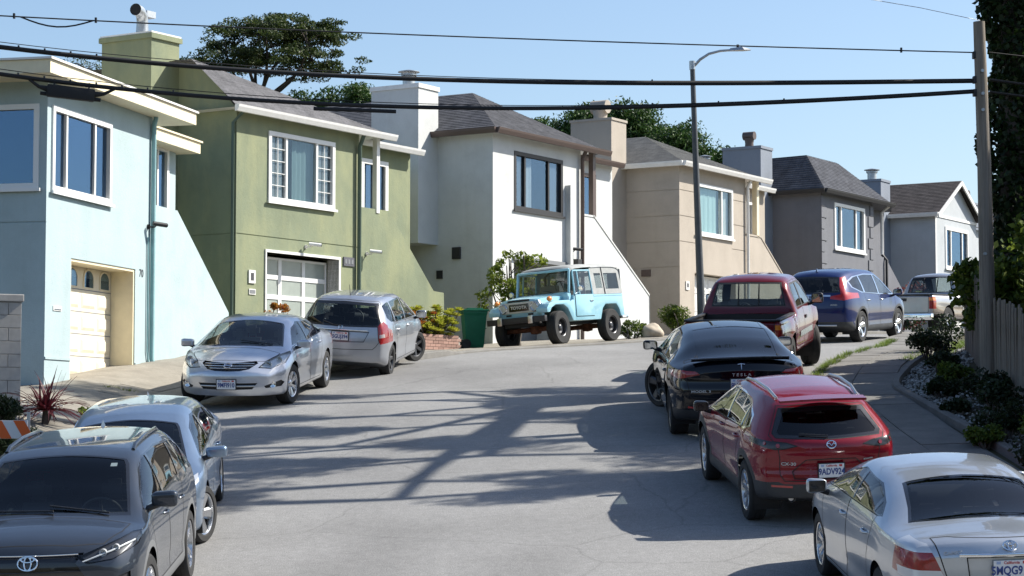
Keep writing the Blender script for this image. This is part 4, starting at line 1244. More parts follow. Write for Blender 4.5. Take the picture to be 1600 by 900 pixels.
def badge_text(c, view, y, z, txt, size, m="badge_silver", ax=1.0, bold=.001):
    loc, n = c.hit(view, y, z); sx = 1 if view == 'front' else -1
    ez = Vector((n.x, n.y * .8, n.z)).normalized(); ex = Vector((0, sx, 0)); ex = (ex - ez * ex.dot(ez)).normalized(); ey = ez.cross(ex)
    return lettering("badge_lettering", txt, size, m, c.root, frameM(loc + ez * .006, ex, ey, ez), bold, ax, .003)
def lamp_inside(c, pid, depth, items, bowl="lamp_bowl"):
    """a bowl behind a clear lens plus round reflectors"""
    o = c.made[pid]; me = o.data
    V = [v.co.copy() for v in me.vertices]; cen = sum(V, Vector()) / len(V)
    sx = 1 if cen.x > 0 else -1
    mb = MB(); mb.add([Vector((v.x - sx * depth, cen.y + (v.y - cen.y) * .94, cen.z + (v.z - cen.z) * .94)) for v in V], [tuple(p.vertices) for p in me.polygons])
    obj("reflector_bowl", mb, bowl, o, smooth=30, fix=False)
    for (y, z, r, mt) in items:
        yy = math.copysign(y, cen.y)
        loc, n = c.hit('front' if sx > 0 else 'rear', yy, z)
        b = MB(); b.lathe([(.001, -.002), (r * .55, 0), (r * .8, .012), (r, .03), (r * 1.06, .03), (r * 1.06, -.02)], 18, Matrix.Translation((loc.x - sx * (depth * .8), yy, z)) @ Matrix.Rotation(R(90 * sx), 4, 'Y'))
        obj("lamp_unit", b, mt, o, smooth=40)
def rails(c, pts, m, r=.018):
    for sy in (1, -1):
        mb = MB(); mb.tube([(p[0], sy * p[1], p[2]) for p in pts], r, 8); obj("roof_rail", mb, m, c.root, smooth=60)
def fin(c, x, m, h=.06):
    loc, n = c.hit('top', x, 0); mb = MB(); z = loc.z
    mb.add([(x + .1, 0, z), (x - .07, .022, z - .004), (x - .07, -.022, z - .004), (x - .06, 0, z + h), (x - .0, 0, z + h * .75)], [(0, 1, 4), (1, 3, 4), (0, 4, 2), (2, 4, 3), (1, 2, 3), (0, 2, 1)])
    obj("antenna", mb, m, c.root, smooth=60)
def wiper(c, view, pts, m="black_plastic"):
    q = []
    for (a, b) in pts:
        loc, n = c.hit(view, a, b); q.append(loc + n * .018)
    mb = MB(); mb.tube(q, [.009] * len(q), 6); obj("wiper", mb, m, c.root)
def bars(c, view, lst, m, parent=None, name="grille_bar", r=.012, out=.004):
    for (y0, y1, z0, z1) in lst:
        P = []
        for t in np.linspace(0, 1, 15):
            y = y0 + (y1 - y0) * t; z = z0 + (z1 - z0) * t; loc, n = c.hit(view, y, z); P.append(loc + n * out)
        mb = MB(); mb.tube(P, r, 6); obj(name, mb, m, parent or c.root, smooth=60)
def place(c, front, rear, side, wb, track, zoff=0.0, ys=1.0):
    """put the car down so that the wheel contacts of one side (+1 left, -1 right) are at the given ground points"""
    F, Rr = Vector((front[0], front[1])), Vector((rear[0], rear[1]))
    h = (F - Rr).normalized(); left = Vector((-h.y, h.x))
    mid = (F + Rr) / 2 - left * side * track / 2
    hd = math.atan2(h.y, h.x)
    def zz(p): 
        return float(S(p.x, p.y)) + .012 if XL(p.y) <= p.x <= XR(p.y) else gz(p.x, p.y) + .02
    pf, pb = mid + h * wb / 2, mid - h * wb / 2
    zf = (zz(pf + left * track / 2) + zz(pf - left * track / 2)) / 2; zb_ = (zz(pb + left * track / 2) + zz(pb - left * track / 2)) / 2
    zl = (zz(pf + left * track / 2) + zz(pb + left * track / 2)) / 2; zr = (zz(pf - left * track / 2) + zz(pb - left * track / 2)) / 2
    ex = Vector((h.x * wb, h.y * wb, zf - zb_)).normalized(); ey = Vector((left.x * track, left.y * track, zl - zr)).normalized()
    ez = ex.cross(ey).normalized(); ey = ez.cross(ex)
    c.root.matrix_world = frameM((mid.x, mid.y, (zf + zb_) / 2 + zoff), ex, ey * ys, ez)
paint("paint_charcoal", (.030, .038, .052), .3, .35, spec=.2)
paint("paint_steel_blue", (.23, .31, .42), .7, .3)
paint("paint_silver", (.60, .63, .68), .7, .3)
paint("paint_silver_fit", (.40, .42, .46), .7, .34)
paint("paint_silver_camry", (.50, .53, .56), .65, .3)
paint("paint_black", (.002, .003, .006), .0, .3, spec=.0)
paint("paint_maroon", (.13, .007, .014), .1, .4, spec=.1)
paint("paint_blue", (.003, .014, .085), .12, .4, spec=.1)
paint("paint_red", (.20, .002, .012), .12, .4, spec=.1)
paint("paint_pewter", (.40, .40, .41), .6, .38)
paint("paint_tan", (.24, .20, .17), .5, .4)
SIDE = lambda c, n: abs(n.y) > .3
def sym(half):
    """half outline from the centre line out and back -> closed symmetric polygon (y,z) or (x,y)"""
    return half
def symx(pts):  # pts (x, y>=0) front to back, mirrored in y
    return pts + [(p[0], -p[1]) for p in reversed(pts) if p[1] > 1e-6]
def symy(pts):  # pts (y>=0, z)
    return pts + [(-p[0], p[1]) for p in reversed(pts) if p[0] > 1e-6]

def zmap(sp):
    """squash everything above the belt line"""
    if 'zk' not in sp: return sp
    zb, kk = sp['zk']; f = lambda z: z if z < zb else zb + (z - zb) * kk
    pz = lambda l: [(a, f(b)) for a, b in l]
    sp = dict(sp); sp['top'] = pz(sp['top']); sp['belt'] = pz(sp['belt'])
    for q in ('rear_tilt', 'front_tilt'):
        if q in sp: sp[q] = [(f(a), b) for a, b in sp[q]]
    sp['dlo'] = pz(sp['dlo']); sp['doors'] = [pz(d) for d in sp['doors']]; sp['windows'] = [(pz(a), b, c_) for a, b, c_ in sp['windows']]
    if 'lids' in sp: sp['lids'] = [(a, b, pz(c_) if b != 'top' else c_) for a, b, c_ in sp['lids']]
    sp['lamps'] = [(a, b, c_, pz(d), e, g_) for a, b, c_, d, e, g_ in sp['lamps']]
    sp['screens'] = [(a, b, (pz(c_) if c_ and b in ('rear', 'front') else c_), (pz(d) if b in ('rear', 'front') else d), e, g_) for a, b, c_, d, e, g_ in sp['screens']]
    return sp
def std_car(name, label, sp, group=None):
    sp = zmap(sp)
    c = Car(name, label, sp.get('cat', "car"), sp, group)
    wb, ra, rz = sp['wb'], sp['ra'], sp['r'] + .0
    zc = sp.get('clad')
    if zc:
        w_, zs, mt = zc
        c.cut('side', [(-wb / 2, -.2), (wb / 2, -.2), (wb / 2, zs), (-wb / 2, zs)], "sill_cladding", mt, cond=lambda q, n: abs(q.y) > .3)
        for x in (wb / 2, -wb / 2): c.cut('side', arch(x, ra + w_, rz), "arch_cladding", mt, cond=lambda q, n: abs(q.y) > .45)
    for i, pg in enumerate(sp.get('bumper_clad', ())):
        c.cut(pg[0], pg[1], "bumper_cladding", pg[2], both=False)
    bl = sorted(sp['dlo'][:3]); bx_ = [p[0] for p in bl]; bz_ = [p[1] for p in bl]
    clamp = lambda d: [(x, min(z, float(np.interp(x, bx_, bz_)) + .004)) for x, z in d]
    doors = [c.cut('side', clamp(d), "door", sp['paint'], over=(), gap=.0045) for d in sp.get('doors', ())]
    if 'hood' in sp: c.cut('top', symx(sp['hood']), "hood", sp['paint'], both=False, over=(), gap=.005)
    for nm, vw, pg in sp.get('lids', ()): c.cut(vw, pg, nm, sp['paint'], both=False, over=(), gap=.005, cond=lambda q, n: n.x < -.12 and q.x < sp['xr'] + .62)
    if 'dlo' in sp: c.cut('side', sp['dlo'], "window_trim", sp.get('trim', "black_gloss"), cond=lambda q, n: abs(n.y) > .3 and q.z > sp.get('zglass', .8))
    for pg, di, gm in sp.get('windows', ()):
        c.cut('side', pg, "window", gm, cond=lambda q, n: abs(n.y) > .3 and q.z > sp.get('zglass', .8), inset=.006, parent=doors[di] if di is not None else None)
    for (nm, vw, outer, inner, gm, cond) in sp.get('screens', ()):
        if outer: c.cut(vw, outer, nm + "_trim", "black_gloss", both=False, cond=cond)
        c.cut(vw, inner, nm, gm, both=False, cond=cond, inset=.005)
    s_ids = {}
    for (key, nm, vw, pg, mt, kw) in sp.get('lamps', ()):
        s_ids[key] = c.cut(vw, pg, nm, mt, **kw)
    c.s_ids = s_ids
    for x in (wb / 2, -wb / 2): c.cut('side', arch(x, ra, rz), "", "", cond=lambda q, n: abs(q.y) > .4, delete=True)
    c.finish(sp['paint'])
    wheelhouses(c, wb, ra, rz, max(b for a, b in sp['wid']) - .02)
    add_wheels(c.root, wb, sp['track'], sp['r'], sp['rim'], sp['tw'], sp['style'], sp['rim_m'], sp.get('steer', 0))
    return c
UPF = lambda q, n: n.x > .1 and n.z > .1
UPR = lambda q, n: n.x < -.1 and n.z > .05
UPZ = lambda q, n: n.z > .1

# ---------- grey compact SUV, nearest on the left
sp = dict(zk=(1.08, .84), wb=2.69, xf=2.27, xr=-2.33, paint="paint_charcoal", r=.358, ra=.415, rim=.245, tw=.225, track=1.60, style=(5, 'double'), rim_m="alloy", steer=-4,
    top=[(-2.33, 1.42), (-2.2, 1.60), (-1.5, 1.675), (-.5, 1.69), (.15, 1.665), (.42, 1.61), (.9, 1.34), (1.30, 1.11), (1.42, 1.075), (1.8, 1.045), (2.08, .99), (2.22, .92), (2.27, .82)],
    belt=[(-2.33, 1.12), (-1.2, 1.08), (1.2, 1.0), (2.0, .92), (2.27, .8)], roofw=[(-2.33, .60), (-1, .665), (.4, .665), (1.35, .79), (2.0, .78), (2.27, .72)],
    wid=[(-2.33, .86), (-1.9, .91), (1.6, .915), (2.0, .895), (2.27, .83)], bot=[(-2.33, .34), (-1.6, .21), (1.7, .21), (2.27, .28)],
    crown=[(-2.33, .05), (.2, .05), (.8, .075), (1.4, .07), (2.27, .05)], rho=[(-2.33, .10), (.4, .10), (1.0, .07), (1.5, .16), (2.27, .18)],
    rear_tilt=[(.2, .08), (.6, 0), (.95, .05), (1.1, .12), (1.6, .45)], front_tilt=[(.2, .12), (.45, .02), (.7, 0), (.9, .05), (1.1, .16)],
    clad=(.06, .36, "cladding_grey"), bumper_clad=[('front', symy([(0, .0), (.99, .0), (.99, .40), (.6, .40), (.5, .36), (0, .36)]), "cladding")],
    doors=[[(.98, .37), (1.06, .75), (1.10, 1.06), (.52, 1.47), (.28, 1.585), (.07, 1.60), (.07, .37)], [(.06, .37), (.06, 1.60), (-.9, 1.585), (-1.03, 1.45), (-1.0, 1.1), (-.86, .8), (-.78, .37)]],
    hood=[(2.14, 0), (2.12, .35), (2.03, .62), (1.75, .735), (1.45, .76), (1.42, .5), (1.43, 0)],
    dlo=[(1.10, 1.075), (.05, 1.10), (-1.53, 1.165), (-1.78, 1.40), (-1.5, 1.515), (-.5, 1.575), (.22, 1.55), (.5, 1.45)],
    windows=[([(1.02, 1.095), (.12, 1.115), (.12, 1.54), (.28, 1.52), (.5, 1.425)], 0, "car_glass"), ([(.03, 1.118), (-.93, 1.15), (-1.0, 1.52), (-.5, 1.55), (.03, 1.545)], 1, "dark_glass"), ([(-1.0, 1.17), (-1.5, 1.185), (-1.70, 1.39), (-1.45, 1.49), (-1.07, 1.525)], None, "dark_glass")],
    screens=[("windscreen", 'top', symx([(.44, 0), (.455, .585), (.52, .615), (1.27, .735), (1.37, .4), (1.385, 0)]), symx([(.47, 0), (.48, .56), (.55, .585), (1.22, .70), (1.31, .4), (1.325, 0)]), "windscreen", UPF)],
    lamps=[('g', "grille", 'front', symy([(0, .87), (.47, .87), (.40, .79), (.60, .50), (.52, .42), (0, .42)]), "black_gloss", dict(both=False, inset=.02)),
           ('h', "headlight", 'front', [(.40, .835), (.60, .905), (.82, .975), (.90, .97), (.88, .88), (.70, .795), (.50, .775)], "lamp_lens", dict()),
           ('f', "fog_recess", 'front', [(.62, .62), (.84, .68), (.84, .50), (.66, .46)], "black_plastic", dict(inset=.02)),
           ('t', "taillight", 'rear', [(.50, 1.0), (.92, 1.08), (.92, .95), (.5, .93)], "lamp_red", dict())])
c = std_car("parked_car", "charcoal grey SUV facing the camera, nearest car on the left", sp, "cars parked along the street")
for p in c.s_ids['h']: lamp_inside(c, p, .05, [(.62, .855, .03, "lamp_white"), (.72, .885, .028, "lamp_white")], "lamp_dark")
bars(c, 'front', [(.46, .86, .80, .93), (-.46, -.86, .80, .93)], "lamp_white", name="light_strip", r=.008, out=-.012)
bars(c, 'front', [(-.42, .42, .86, .86)], "chrome", r=.006); bars(c, 'front', [(-.50, .50, .60 + q * .06, .60 + q * .06) for q in range(-2, 3)], "black_plastic", r=.008, out=-.012)
ring_badge(c, 'front', 0, .80, .085, .06, 'ovals')
handles(c, (.25, -.78), .93, "paint_charcoal"); mirrors(c, .93, 1.15, 1.0, "paint_charcoal", (.13, .24, .16))
seats(c, (.05, -.85), .38, 1.0, .37, dash=(.72, 1.02, .68))
rails(c, [(.18, .60, 1.52), (.05, .60, 1.56), (-.5, .60, 1.585), (-1.3, .59, 1.565), (-1.5, .58, 1.515)], "black_gloss", .02)
fin(c, -1.6, "paint_charcoal"); wiper(c, 'top', [(1.30, .55), (1.22, 0)]); wiper(c, 'top', [(1.32, .05), (1.24, -.5)])
g = MB(); loc, n = c.hit('top', .56, .48); g.obox(loc - n * .012, (.03, 0, -.012), (0, .03, 0), n * .0005); obj("windscreen_sticker", g, "lamp_white", c.root)
place(c, (-3.26, 19.83), (-3.30, 22.52), 1, 2.69, 1.8); SUV1 = c

# ---------- light blue hatchback behind it
sp = dict(zk=(.7, .93), wb=2.70, xf=2.22, xr=-2.18, paint="paint_steel_blue", r=.325, ra=.375, rim=.235, tw=.215, track=1.54, style=(5, 'wide'), rim_m="alloy", steer=-20,
    top=[(-2.18, 1.15), (-2.05, 1.27), (-1.6, 1.37), (-.8, 1.455), (-.1, 1.47), (.35, 1.425), (.6, 1.36), (1.5, .985), (1.62, .95), (1.95, .87), (2.15, .77), (2.22, .66)],
    belt=[(-2.18, 1.02), (-1.2, .98), (1.2, .88), (2.0, .78), (2.22, .68)], roofw=[(-2.18, .52), (-1, .60), (.4, .61), (1.5, .76), (2.0, .74), (2.22, .66)],
    wid=[(-2.18, .82), (-1.8, .875), (1.5, .885), (2.0, .85), (2.22, .76)], bot=[(-2.18, .30), (-1.6, .18), (1.7, .18), (2.22, .24)],
    crown=[(-2.18, .05), (.2, .05), (.9, .075), (1.5, .07), (2.22, .05)], rho=[(-2.18, .12), (.4, .12), (1.0, .08), (1.6, .18), (2.22, .18)],
    rear_tilt=[(.2, .08), (.6, 0), (.9, .05), (1.35, .5)], front_tilt=[(.2, .1), (.45, .01), (.6, 0), (.9, .10)],
    doors=[[(1.05, .28), (1.12, .62), (1.18, .93), (.66, 1.22), (.3, 1.36), (.02, 1.39), (.02, .28)], [(.01, .28), (.01, 1.39), (-.8, 1.36), (-1.1, 1.24), (-1.02, .9), (-.86, .65), (-.78, .28)]],
    hood=[(2.06, 0), (2.03, .35), (1.95, .58), (1.75, .68), (1.6, .70), (1.58, .4), (1.60, 0)],
    dlo=[(1.16, .955), (0, .985), (-1.35, 1.06), (-1.55, 1.16), (-1.2, 1.28), (-.5, 1.345), (.2, 1.345), (.62, 1.235)],
    windows=[([(1.08, .975), (.06, .998), (.06, 1.32), (.22, 1.315), (.62, 1.21)], 0, "car_glass"), ([(-.03, 1.0), (-.92, 1.045), (-.98, 1.27), (-.5, 1.32), (-.03, 1.32)], 1, "car_glass"), ([(-.99, 1.055), (-1.3, 1.075), (-1.47, 1.16), (-1.05, 1.265)], None, "car_glass")],
    screens=[("windscreen", 'top', symx([(.60, 0), (.62, .53), (.70, .56), (1.44, .70), (1.55, .4), (1.57, 0)]), symx([(.63, 0), (.65, .505), (.73, .535), (1.38, .665), (1.49, .4), (1.51, 0)]), "windscreen", UPF)],
    lamps=[('h', "headlight", 'front', [(.45, .66), (.60, .76), (.82, .84), (.84, .76), (.62, .62)], "lamp_bowl", dict()), ('g', "grille", 'front', symy([(0, .60), (.48, .60), (.42, .40), (0, .38)]), "black_gloss", dict(both=False, inset=.02)),
           ('t', "taillight", 'rear', [(.52, .92), (.86, .98), (.86, .82), (.56, .80)], "lamp_red", dict())])
c = std_car("parked_car", "light blue hatchback parked between the charcoal SUV and the silver sedan", sp, "cars parked along the street")
handles(c, (.18, -.80), .80, "paint_steel_blue"); mirrors(c, 1.02, .97, .99, "paint_steel_blue", (.13, .24, .14))
seats(c, (.1, -.8), .32, .92, .36, dash=(.85, .90, .66)); fin(c, -1.35, "paint_steel_blue")
wiper(c, 'top', [(1.46, .5), (1.36, 0)])
place(c, (-3.42, 24.55), (-3.61, 27.25), 1, 2.70, 1.74)

# ---------- silver sedan facing the camera
sp = dict(zk=(.55, .90), wb=2.776, xf=2.36, xr=-2.48, paint="paint_silver", r=.325, ra=.375, rim=.215, tw=.215, track=1.55, style=(7, 'double'), rim_m="alloy", steer=-9,
    top=[(-2.48, .93), (-2.38, 1.04), (-1.95, 1.11), (-1.65, 1.145), (-.8, 1.42), (-.2, 1.475), (.3, 1.455), (.58, 1.39), (1.45, 1.03), (1.58, .985), (2.0, .89), (2.26, .77), (2.36, .62)],
    belt=[(-2.48, .95), (-1.4, .97), (1.2, .90), (2.0, .78), (2.36, .64)], roofw=[(-2.48, .70), (-1.7, .68), (-.8, .60), (.5, .61), (1.5, .77), (2.0, .75), (2.36, .62)],
    wid=[(-2.48, .80), (-1.9, .87), (1.5, .89), (2.0, .86), (2.36, .74)], bot=[(-2.48, .30), (-1.6, .18), (1.7, .18), (2.36, .20)],
    crown=[(-2.48, .04), (-1.7, .06), (.2, .05), (.9, .08), (1.5, .08), (2.36, .06)], rho=[(-2.48, .16), (-1.6, .12), (.4, .12), (1.0, .08), (1.6, .2), (2.36, .2)],
    rear_tilt=[(.2, .1), (.5, .0), (.8, .0), (1.05, .1)], front_tilt=[(.15, .10), (.35, .01), (.5, 0), (.65, .05), (.8, .16), (1, .3)], front_bulge=.24,
    doors=[[(1.08, .27), (1.16, .62), (1.22, .95), (.66, 1.25), (.3, 1.37), (.02, 1.395), (.02, .27)], [(.01, .27), (.01, 1.395), (-.7, 1.35), (-1.08, 1.2), (-1.02, .9), (-.9, .65), (-.82, .27)]],
    hood=[(2.12, 0), (2.09, .35), (1.98, .58), (1.78, .68), (1.62, .71), (1.58, .4), (1.60, 0)],
    dlo=[(1.18, .975), (0, 1.0), (-1.22, 1.045), (-1.40, 1.085), (-1.05, 1.205), (-.6, 1.31), (.2, 1.345), (.6, 1.245)],
    windows=[([(1.10, .992), (.06, 1.012), (.06, 1.335), (.22, 1.33), (.6, 1.23)], 0, "car_glass"), ([(-.03, 1.014), (-.90, 1.05), (-.93, 1.205), (-.6, 1.285), (-.03, 1.325)], 1, "car_glass"), ([(-.96, 1.055), (-1.2, 1.065), (-1.32, 1.09), (-1.0, 1.19)], 1, "dark_glass")],
    screens=[("windscreen", 'top', symx([(.56, 0), (.58, .545), (.66, .575), (1.40, .715), (1.50, .4), (1.53, 0)]), symx([(.59, 0), (.61, .52), (.69, .55), (1.35, .685), (1.46, .4), (1.48, 0)]), "windscreen", UPF),
             ("rear_window", 'top', None, symx([(-.85, 0), (-.87, .50), (-1.56, .60), (-1.60, 0)]), "dark_glass", UPR)],
    lamps=[('h', "headlight", 'front', [(.47, .655), (.56, .76), (.70, .85), (.84, .905), (.87, .86), (.84, .72), (.66, .635)], "lamp_lens", dict()),
           ('g', "grille", 'front', symy([(0, .735), (.42, .765), (.46, .73), (.34, .635), (.2, .605), (0, .60)]), "black_gloss", dict(both=False, inset=.02)),
           ('l', "lower_intake", 'front', symy([(0, .41), (.48, .41), (.40, .31), (0, .30)]), "black_plastic", dict(both=False, inset=.03)),
           ('fo', "fog_lamp_recess", 'front', [(.58, .36), (.80, .44), (.84, .40), (.80, .34), (.60, .325)], "black_plastic", dict(inset=.02)),
           ('t', "taillight", 'rear', [(.45, .95), (.88, 1.0), (.88, .75), (.55, .75)], "lamp_red", dict())])
c = std_car("parked_car", "silver sedan facing the camera in front of the pale blue house", sp, "cars parked along the street")
for p in c.s_ids['h']: lamp_inside(c, p, .07, [(.60, .69, .055, "chrome"), (.74, .75, .045, "chrome")])
bars(c, 'front', [(-.40, .40, .715, .715), (-.40, .40, .68, .68), (-.30, .30, .645, .645)], "chrome", r=.008, out=-.004); bars(c, 'front', [(-.44, .44, .36, .36)], "steel", r=.012, out=-.008)
ring_badge(c, 'front', 0, .675, .058, .055, 'bar'); plate(c, 'front', .39, "9MFI910", off=.02)
for sy in (1, -1):
    loc, n = c.hit('front', sy * .70, .38); g = MB(); g.lathe([(.001, .0), (.03, .004), (.05, .02), (.055, .02), (.055, -.02)], 16, Matrix.Translation(loc - Vector((.005, 0, 0))) @ Matrix.Rotation(R(90), 4, 'Y')); obj("fog_lamp", g, "chrome", c.root, smooth=50)
handles(c, (.18, -.82), .86, "paint_silver"); mirrors(c, 1.03, .955, .98, "paint_silver", (.12, .22, .14))
seats(c, (.08, -.85), .32, .90, .36, m="seat_grey", dash=(.80, .87, .66)); wiper(c, 'top', [(1.42, .55), (1.36, 0)])
place(c, (-3.58, 35.65), (-3.27, 38.35), 1, 2.776, 1.74)

# ---------- silver small hatchback, rear to the camera
sp = dict(zk=(1.0, .92), wb=2.45, xf=1.98, xr=-2.02, paint="paint_silver_fit", r=.30, ra=.345, rim=.20, tw=.195, track=1.46, style=(6, 'single'), rim_m="alloy_dark", steer=-24,
    top=[(-2.02, 1.37), (-1.92, 1.45), (-1.4, 1.515), (-.6, 1.53), (.05, 1.50), (.35, 1.44), (1.3, .99), (1.45, .94), (1.75, .86), (1.92, .75), (1.98, .62)],
    belt=[(-2.02, .96), (-1.2, .95), (1.0, .86), (1.6, .75), (1.98, .62)], roofw=[(-2.02, .575), (-1, .61), (.3, .60), (1.35, .72), (1.7, .70), (1.98, .6)],
    wid=[(-2.02, .81), (-1.7, .84), (1.3, .84), (1.7, .81), (1.98, .70)], bot=[(-2.02, .30), (-1.5, .17), (1.5, .17), (1.98, .22)],
    crown=[(-2.02, .05), (1.98, .06)], rho=[(-2.02, .10), (.3, .10), (.9, .08), (1.4, .16), (1.98, .18)], wbf=.965,
    rear_tilt=[(.2, .07), (.42, 0), (.62, 0), (.9, .05), (.98, .08), (1.42, .36)], rear_bulge=.14,
    doors=[[(.98, .27), (1.06, .6), (1.08, .88), (.5, 1.24), (.2, 1.38), (-.02, 1.40), (-.02, .27)], [(-.03, .27), (-.03, 1.40), (-.85, 1.38), (-1.05, 1.15), (-1.0, .8), (-.86, .58), (-.78, .27)]],
    lids=[("tailgate", 'rear', symy([(0, 1.45), (.60, 1.42), (.73, .98), (.74, .72), (.66, .60), (.60, .545), (0, .53)]))],
    dlo=[(1.05, .925), (0, .95), (-1.35, 1.0), (-1.60, 1.10), (-1.52, 1.36), (-1.2, 1.405), (-.5, 1.415), (.1, 1.40), (.5, 1.27)], trim="paint_silver_fit",
    windows=[([(.98, .945), (-.0, .965), (-.0, 1.395), (.12, 1.385), (.5, 1.24)], 0, "car_glass"), ([(-.06, .966), (-.92, .992), (-.97, 1.385), (-.5, 1.395), (-.06, 1.395)], 1, "car_glass"), ([(-1.02, .998), (-1.33, 1.02), (-1.52, 1.11), (-1.47, 1.34), (-1.2, 1.38), (-1.05, 1.385)], None, "car_glass")],
    screens=[("windscreen", 'top', symx([(.33, 0), (.35, .53), (1.25, .66), (1.38, 0)]), symx([(.37, 0), (.39, .5), (1.2, .63), (1.33, 0)]), "windscreen", UPF),
             ("rear_window", 'rear', symy([(0, 1.415), (.585, 1.39), (.625, 1.3), (.735, .985), (.70, .955), (0, .945)]), symy([(0, 1.36), (.555, 1.345), (.58, 1.3), (.68, 1.0), (.65, .985), (0, .975)]), "car_glass", lambda q, n: n.x < -.1 and q.x < -1.4)],
    lamps=[('t', "taillight", 'rear', [(.665, .965), (.735, 1.06), (.80, .98), (.86, .80), (.86, .665), (.735, .64), (.70, .72)], "lamp_red", dict(cond=lambda q, n: q.x < -1.35 and (n.x < -.02))),
           ('tw', "reverse_lamp", 'rear', [(.712, .815), (.79, .83), (.80, .765), (.715, .755)], "lamp_clear_dim", dict(cond=lambda q, n: q.x < -1.35 and n.x < -.02)),
           ('pr', "plate_recess", 'rear', symy([(0, .87), (.52, .86), (.44, .68), (0, .665)]), "paint_silver_fit", dict(both=False, inset=.025)),
           ('h', "headlight", 'front', [(.45, .66), (.60, .82), (.76, .86), (.78, .66)], "lamp_bowl", dict())])
c = std_car("parked_car", "small silver hatchback seen from behind outside the green house", sp, "cars parked along the street")
handles(c, (.1, -.80), .84, "paint_silver_fit", .16); mirrors(c, .86, .98, .93, "paint_silver_fit", (.11, .20, .16))
seats(c, (.05, -.75), .32, 1.02, .34, dash=(.72, .9, .62)); plate(c, 'rear', .77, "5GUJ394", off=.0)
bars(c, 'rear', [(-.5, .5, .885, .885)], "chrome", r=.012); ring_badge(c, 'rear', 0, .925, .045, .035, 'h')
wiper(c, 'rear', [(0, .955), (.15, .965), (.34, 1.02)]); bars(c, 'rear', [(-.74, .74, .33, .33)], "black_plastic", r=.03, out=-.03, name="bumper_vent")
loc, n = c.hit('top', -1.3, 0); g = MB(); g.tube([loc, loc + Vector((-.10, 0, .20))], [.008, .004], 6); obj("antenna", g, "black_plastic", c.root)
place(c, (-1.87, 43.02), (-2.26, 40.6), -1, 2.45, 1.64)

# ---------- black electric sedan
sp = dict(wb=2.89, xf=2.33, xr=-2.42, paint="paint_black", r=.355, ra=.405, rim=.265, tw=.255, track=1.63, style=(5, 'wide'), rim_m="alloy_dark", steer=30,
    top=[(-2.42, .98), (-2.36, 1.07), (-2.26, 1.125), (-2.12, 1.135), (-1.90, 1.165), (-1.2, 1.335), (-.5, 1.43), (.1, 1.445), (.6, 1.39), (1.55, 1.0), (1.7, .96), (2.05, .92), (2.25, .80), (2.33, .66)],
    belt=[(-2.42, .98), (-1.6, 1.0), (0, .95), (1.2, .90), (2.0, .86), (2.33, .68)], roofw=[(-2.42, .66), (-2.0, .63), (-1, .61), (.5, .63), (1.6, .80), (2.1, .78), (2.33, .66)],
    wid=[(-2.42, .86), (-1.9, .945), (-1.2, .96), (1.5, .955), (2.0, .91), (2.33, .78)], bot=[(-2.42, .32), (-1.6, .19), (1.7, .19), (2.33, .24)],
    crown=[(-2.42, .05), (2.33, .06)], rho=[(-2.42, .12), (-1.8, .10), (.5, .10), (1.2, .08), (1.7, .2), (2.33, .2)],
    rear_tilt=[(.2, .13), (.45, .02), (.7, 0), (.85, .05), (.98, .04), (1.1, .03), (1.2, .05)], rear_bulge=.2, flare=.03,
    doors=[[(1.1, .3), (1.18, .65), (1.22, .95), (.7, 1.22), (.2, 1.34), (-.1, 1.34), (-.1, .3)], [(-.11, .3), (-.11, 1.34), (-.8, 1.28), (-1.2, 1.16), (-1.18, .95), (-1.02, .72), (-.92, .3)]],
    lids=[("tailgate", 'rear', symy([(0, 1.2), (.70, 1.17), (.78, 1.0), (.70, .62), (0, .58)]))],
    dlo=[(1.2, .97), (0, .99), (-1.35, 1.03), (-1.52, 1.06), (-1.15, 1.185), (-.6, 1.305), (.1, 1.345), (.65, 1.255)],
    windows=[([(1.12, .985), (-.06, 1.005), (-.06, 1.325), (.1, 1.325), (.64, 1.235)], 0, "car_glass"), ([(-.14, 1.006), (-1.0, 1.03), (-1.04, 1.195), (-.6, 1.285), (-.14, 1.32)], 1, "car_glass"), ([(-1.08, 1.033), (-1.33, 1.042), (-1.44, 1.06), (-1.1, 1.175)], 1, "car_glass")],
    screens=[("windscreen", 'top', None, symx([(.62, 0), (.64, .56), (1.5, .72), (1.62, 0)]), "windscreen", UPF), ("glass_roof", 'top', None, symx([(.55, 0), (.55, .52), (-.55, .50), (-.55, 0)]), "dark_glass", UPZ),
             ("rear_window", 'top', None, symx([(-.60, 0), (-.62, .52), (-1.2, .54), (-2.02, .57), (-2.06, .3), (-2.07, 0)]), "dark_glass", UPZ)],
    lamps=[('t', "taillight", 'rear', [(.55, .925), (.62, .975), (.80, .985), (.96, .96), (.96, .90), (.86, .86), (.74, .885)], "lamp_red", dict(cond=lambda q, n: q.x < -1.7 and n.x < .05)),
           ('bc', "bumper_cladding", 'rear', symy([(0, -.1), (1, -.1), (1, .44), (.6, .44), (.55, .40), (0, .40)]), "black_plastic", dict(both=False)),
           ('rf', "reflector", 'rear', [(.52, .475), (.74, .49), (.74, .465), (.52, .45)], "lamp_red_bright", dict()),
           ('h', "headlight", 'front', [(.5, .72), (.78, .82), (.84, .74), (.6, .66)], "lamp_bowl", dict())])
c = std_car("parked_car", "glossy black electric sedan with spoiler, ahead of the dark red crossover", sp, "cars parked along the street")
mirrors(c, 1.05, 1.01, 1.03, "paint_black", (.12, .22, .15)); handles(c, (.12, -.95), .86, "paint_black")
seats(c, (.05, -.95), .34, .92, .38, dash=(.85, .90, .7)); plate(c, 'rear', .79, "8HRS781", off=.012, tilt=4)
badge_text(c, 'rear', 0, .925, "T E S L A", .055, ax=1.25); ring_badge(c, 'rear', 0, 1.03, .05, .045, 't', t=.007); badge_text(c, 'rear', .56, .70, "MODEL 3", .045, ax=1.5)
g = MB()
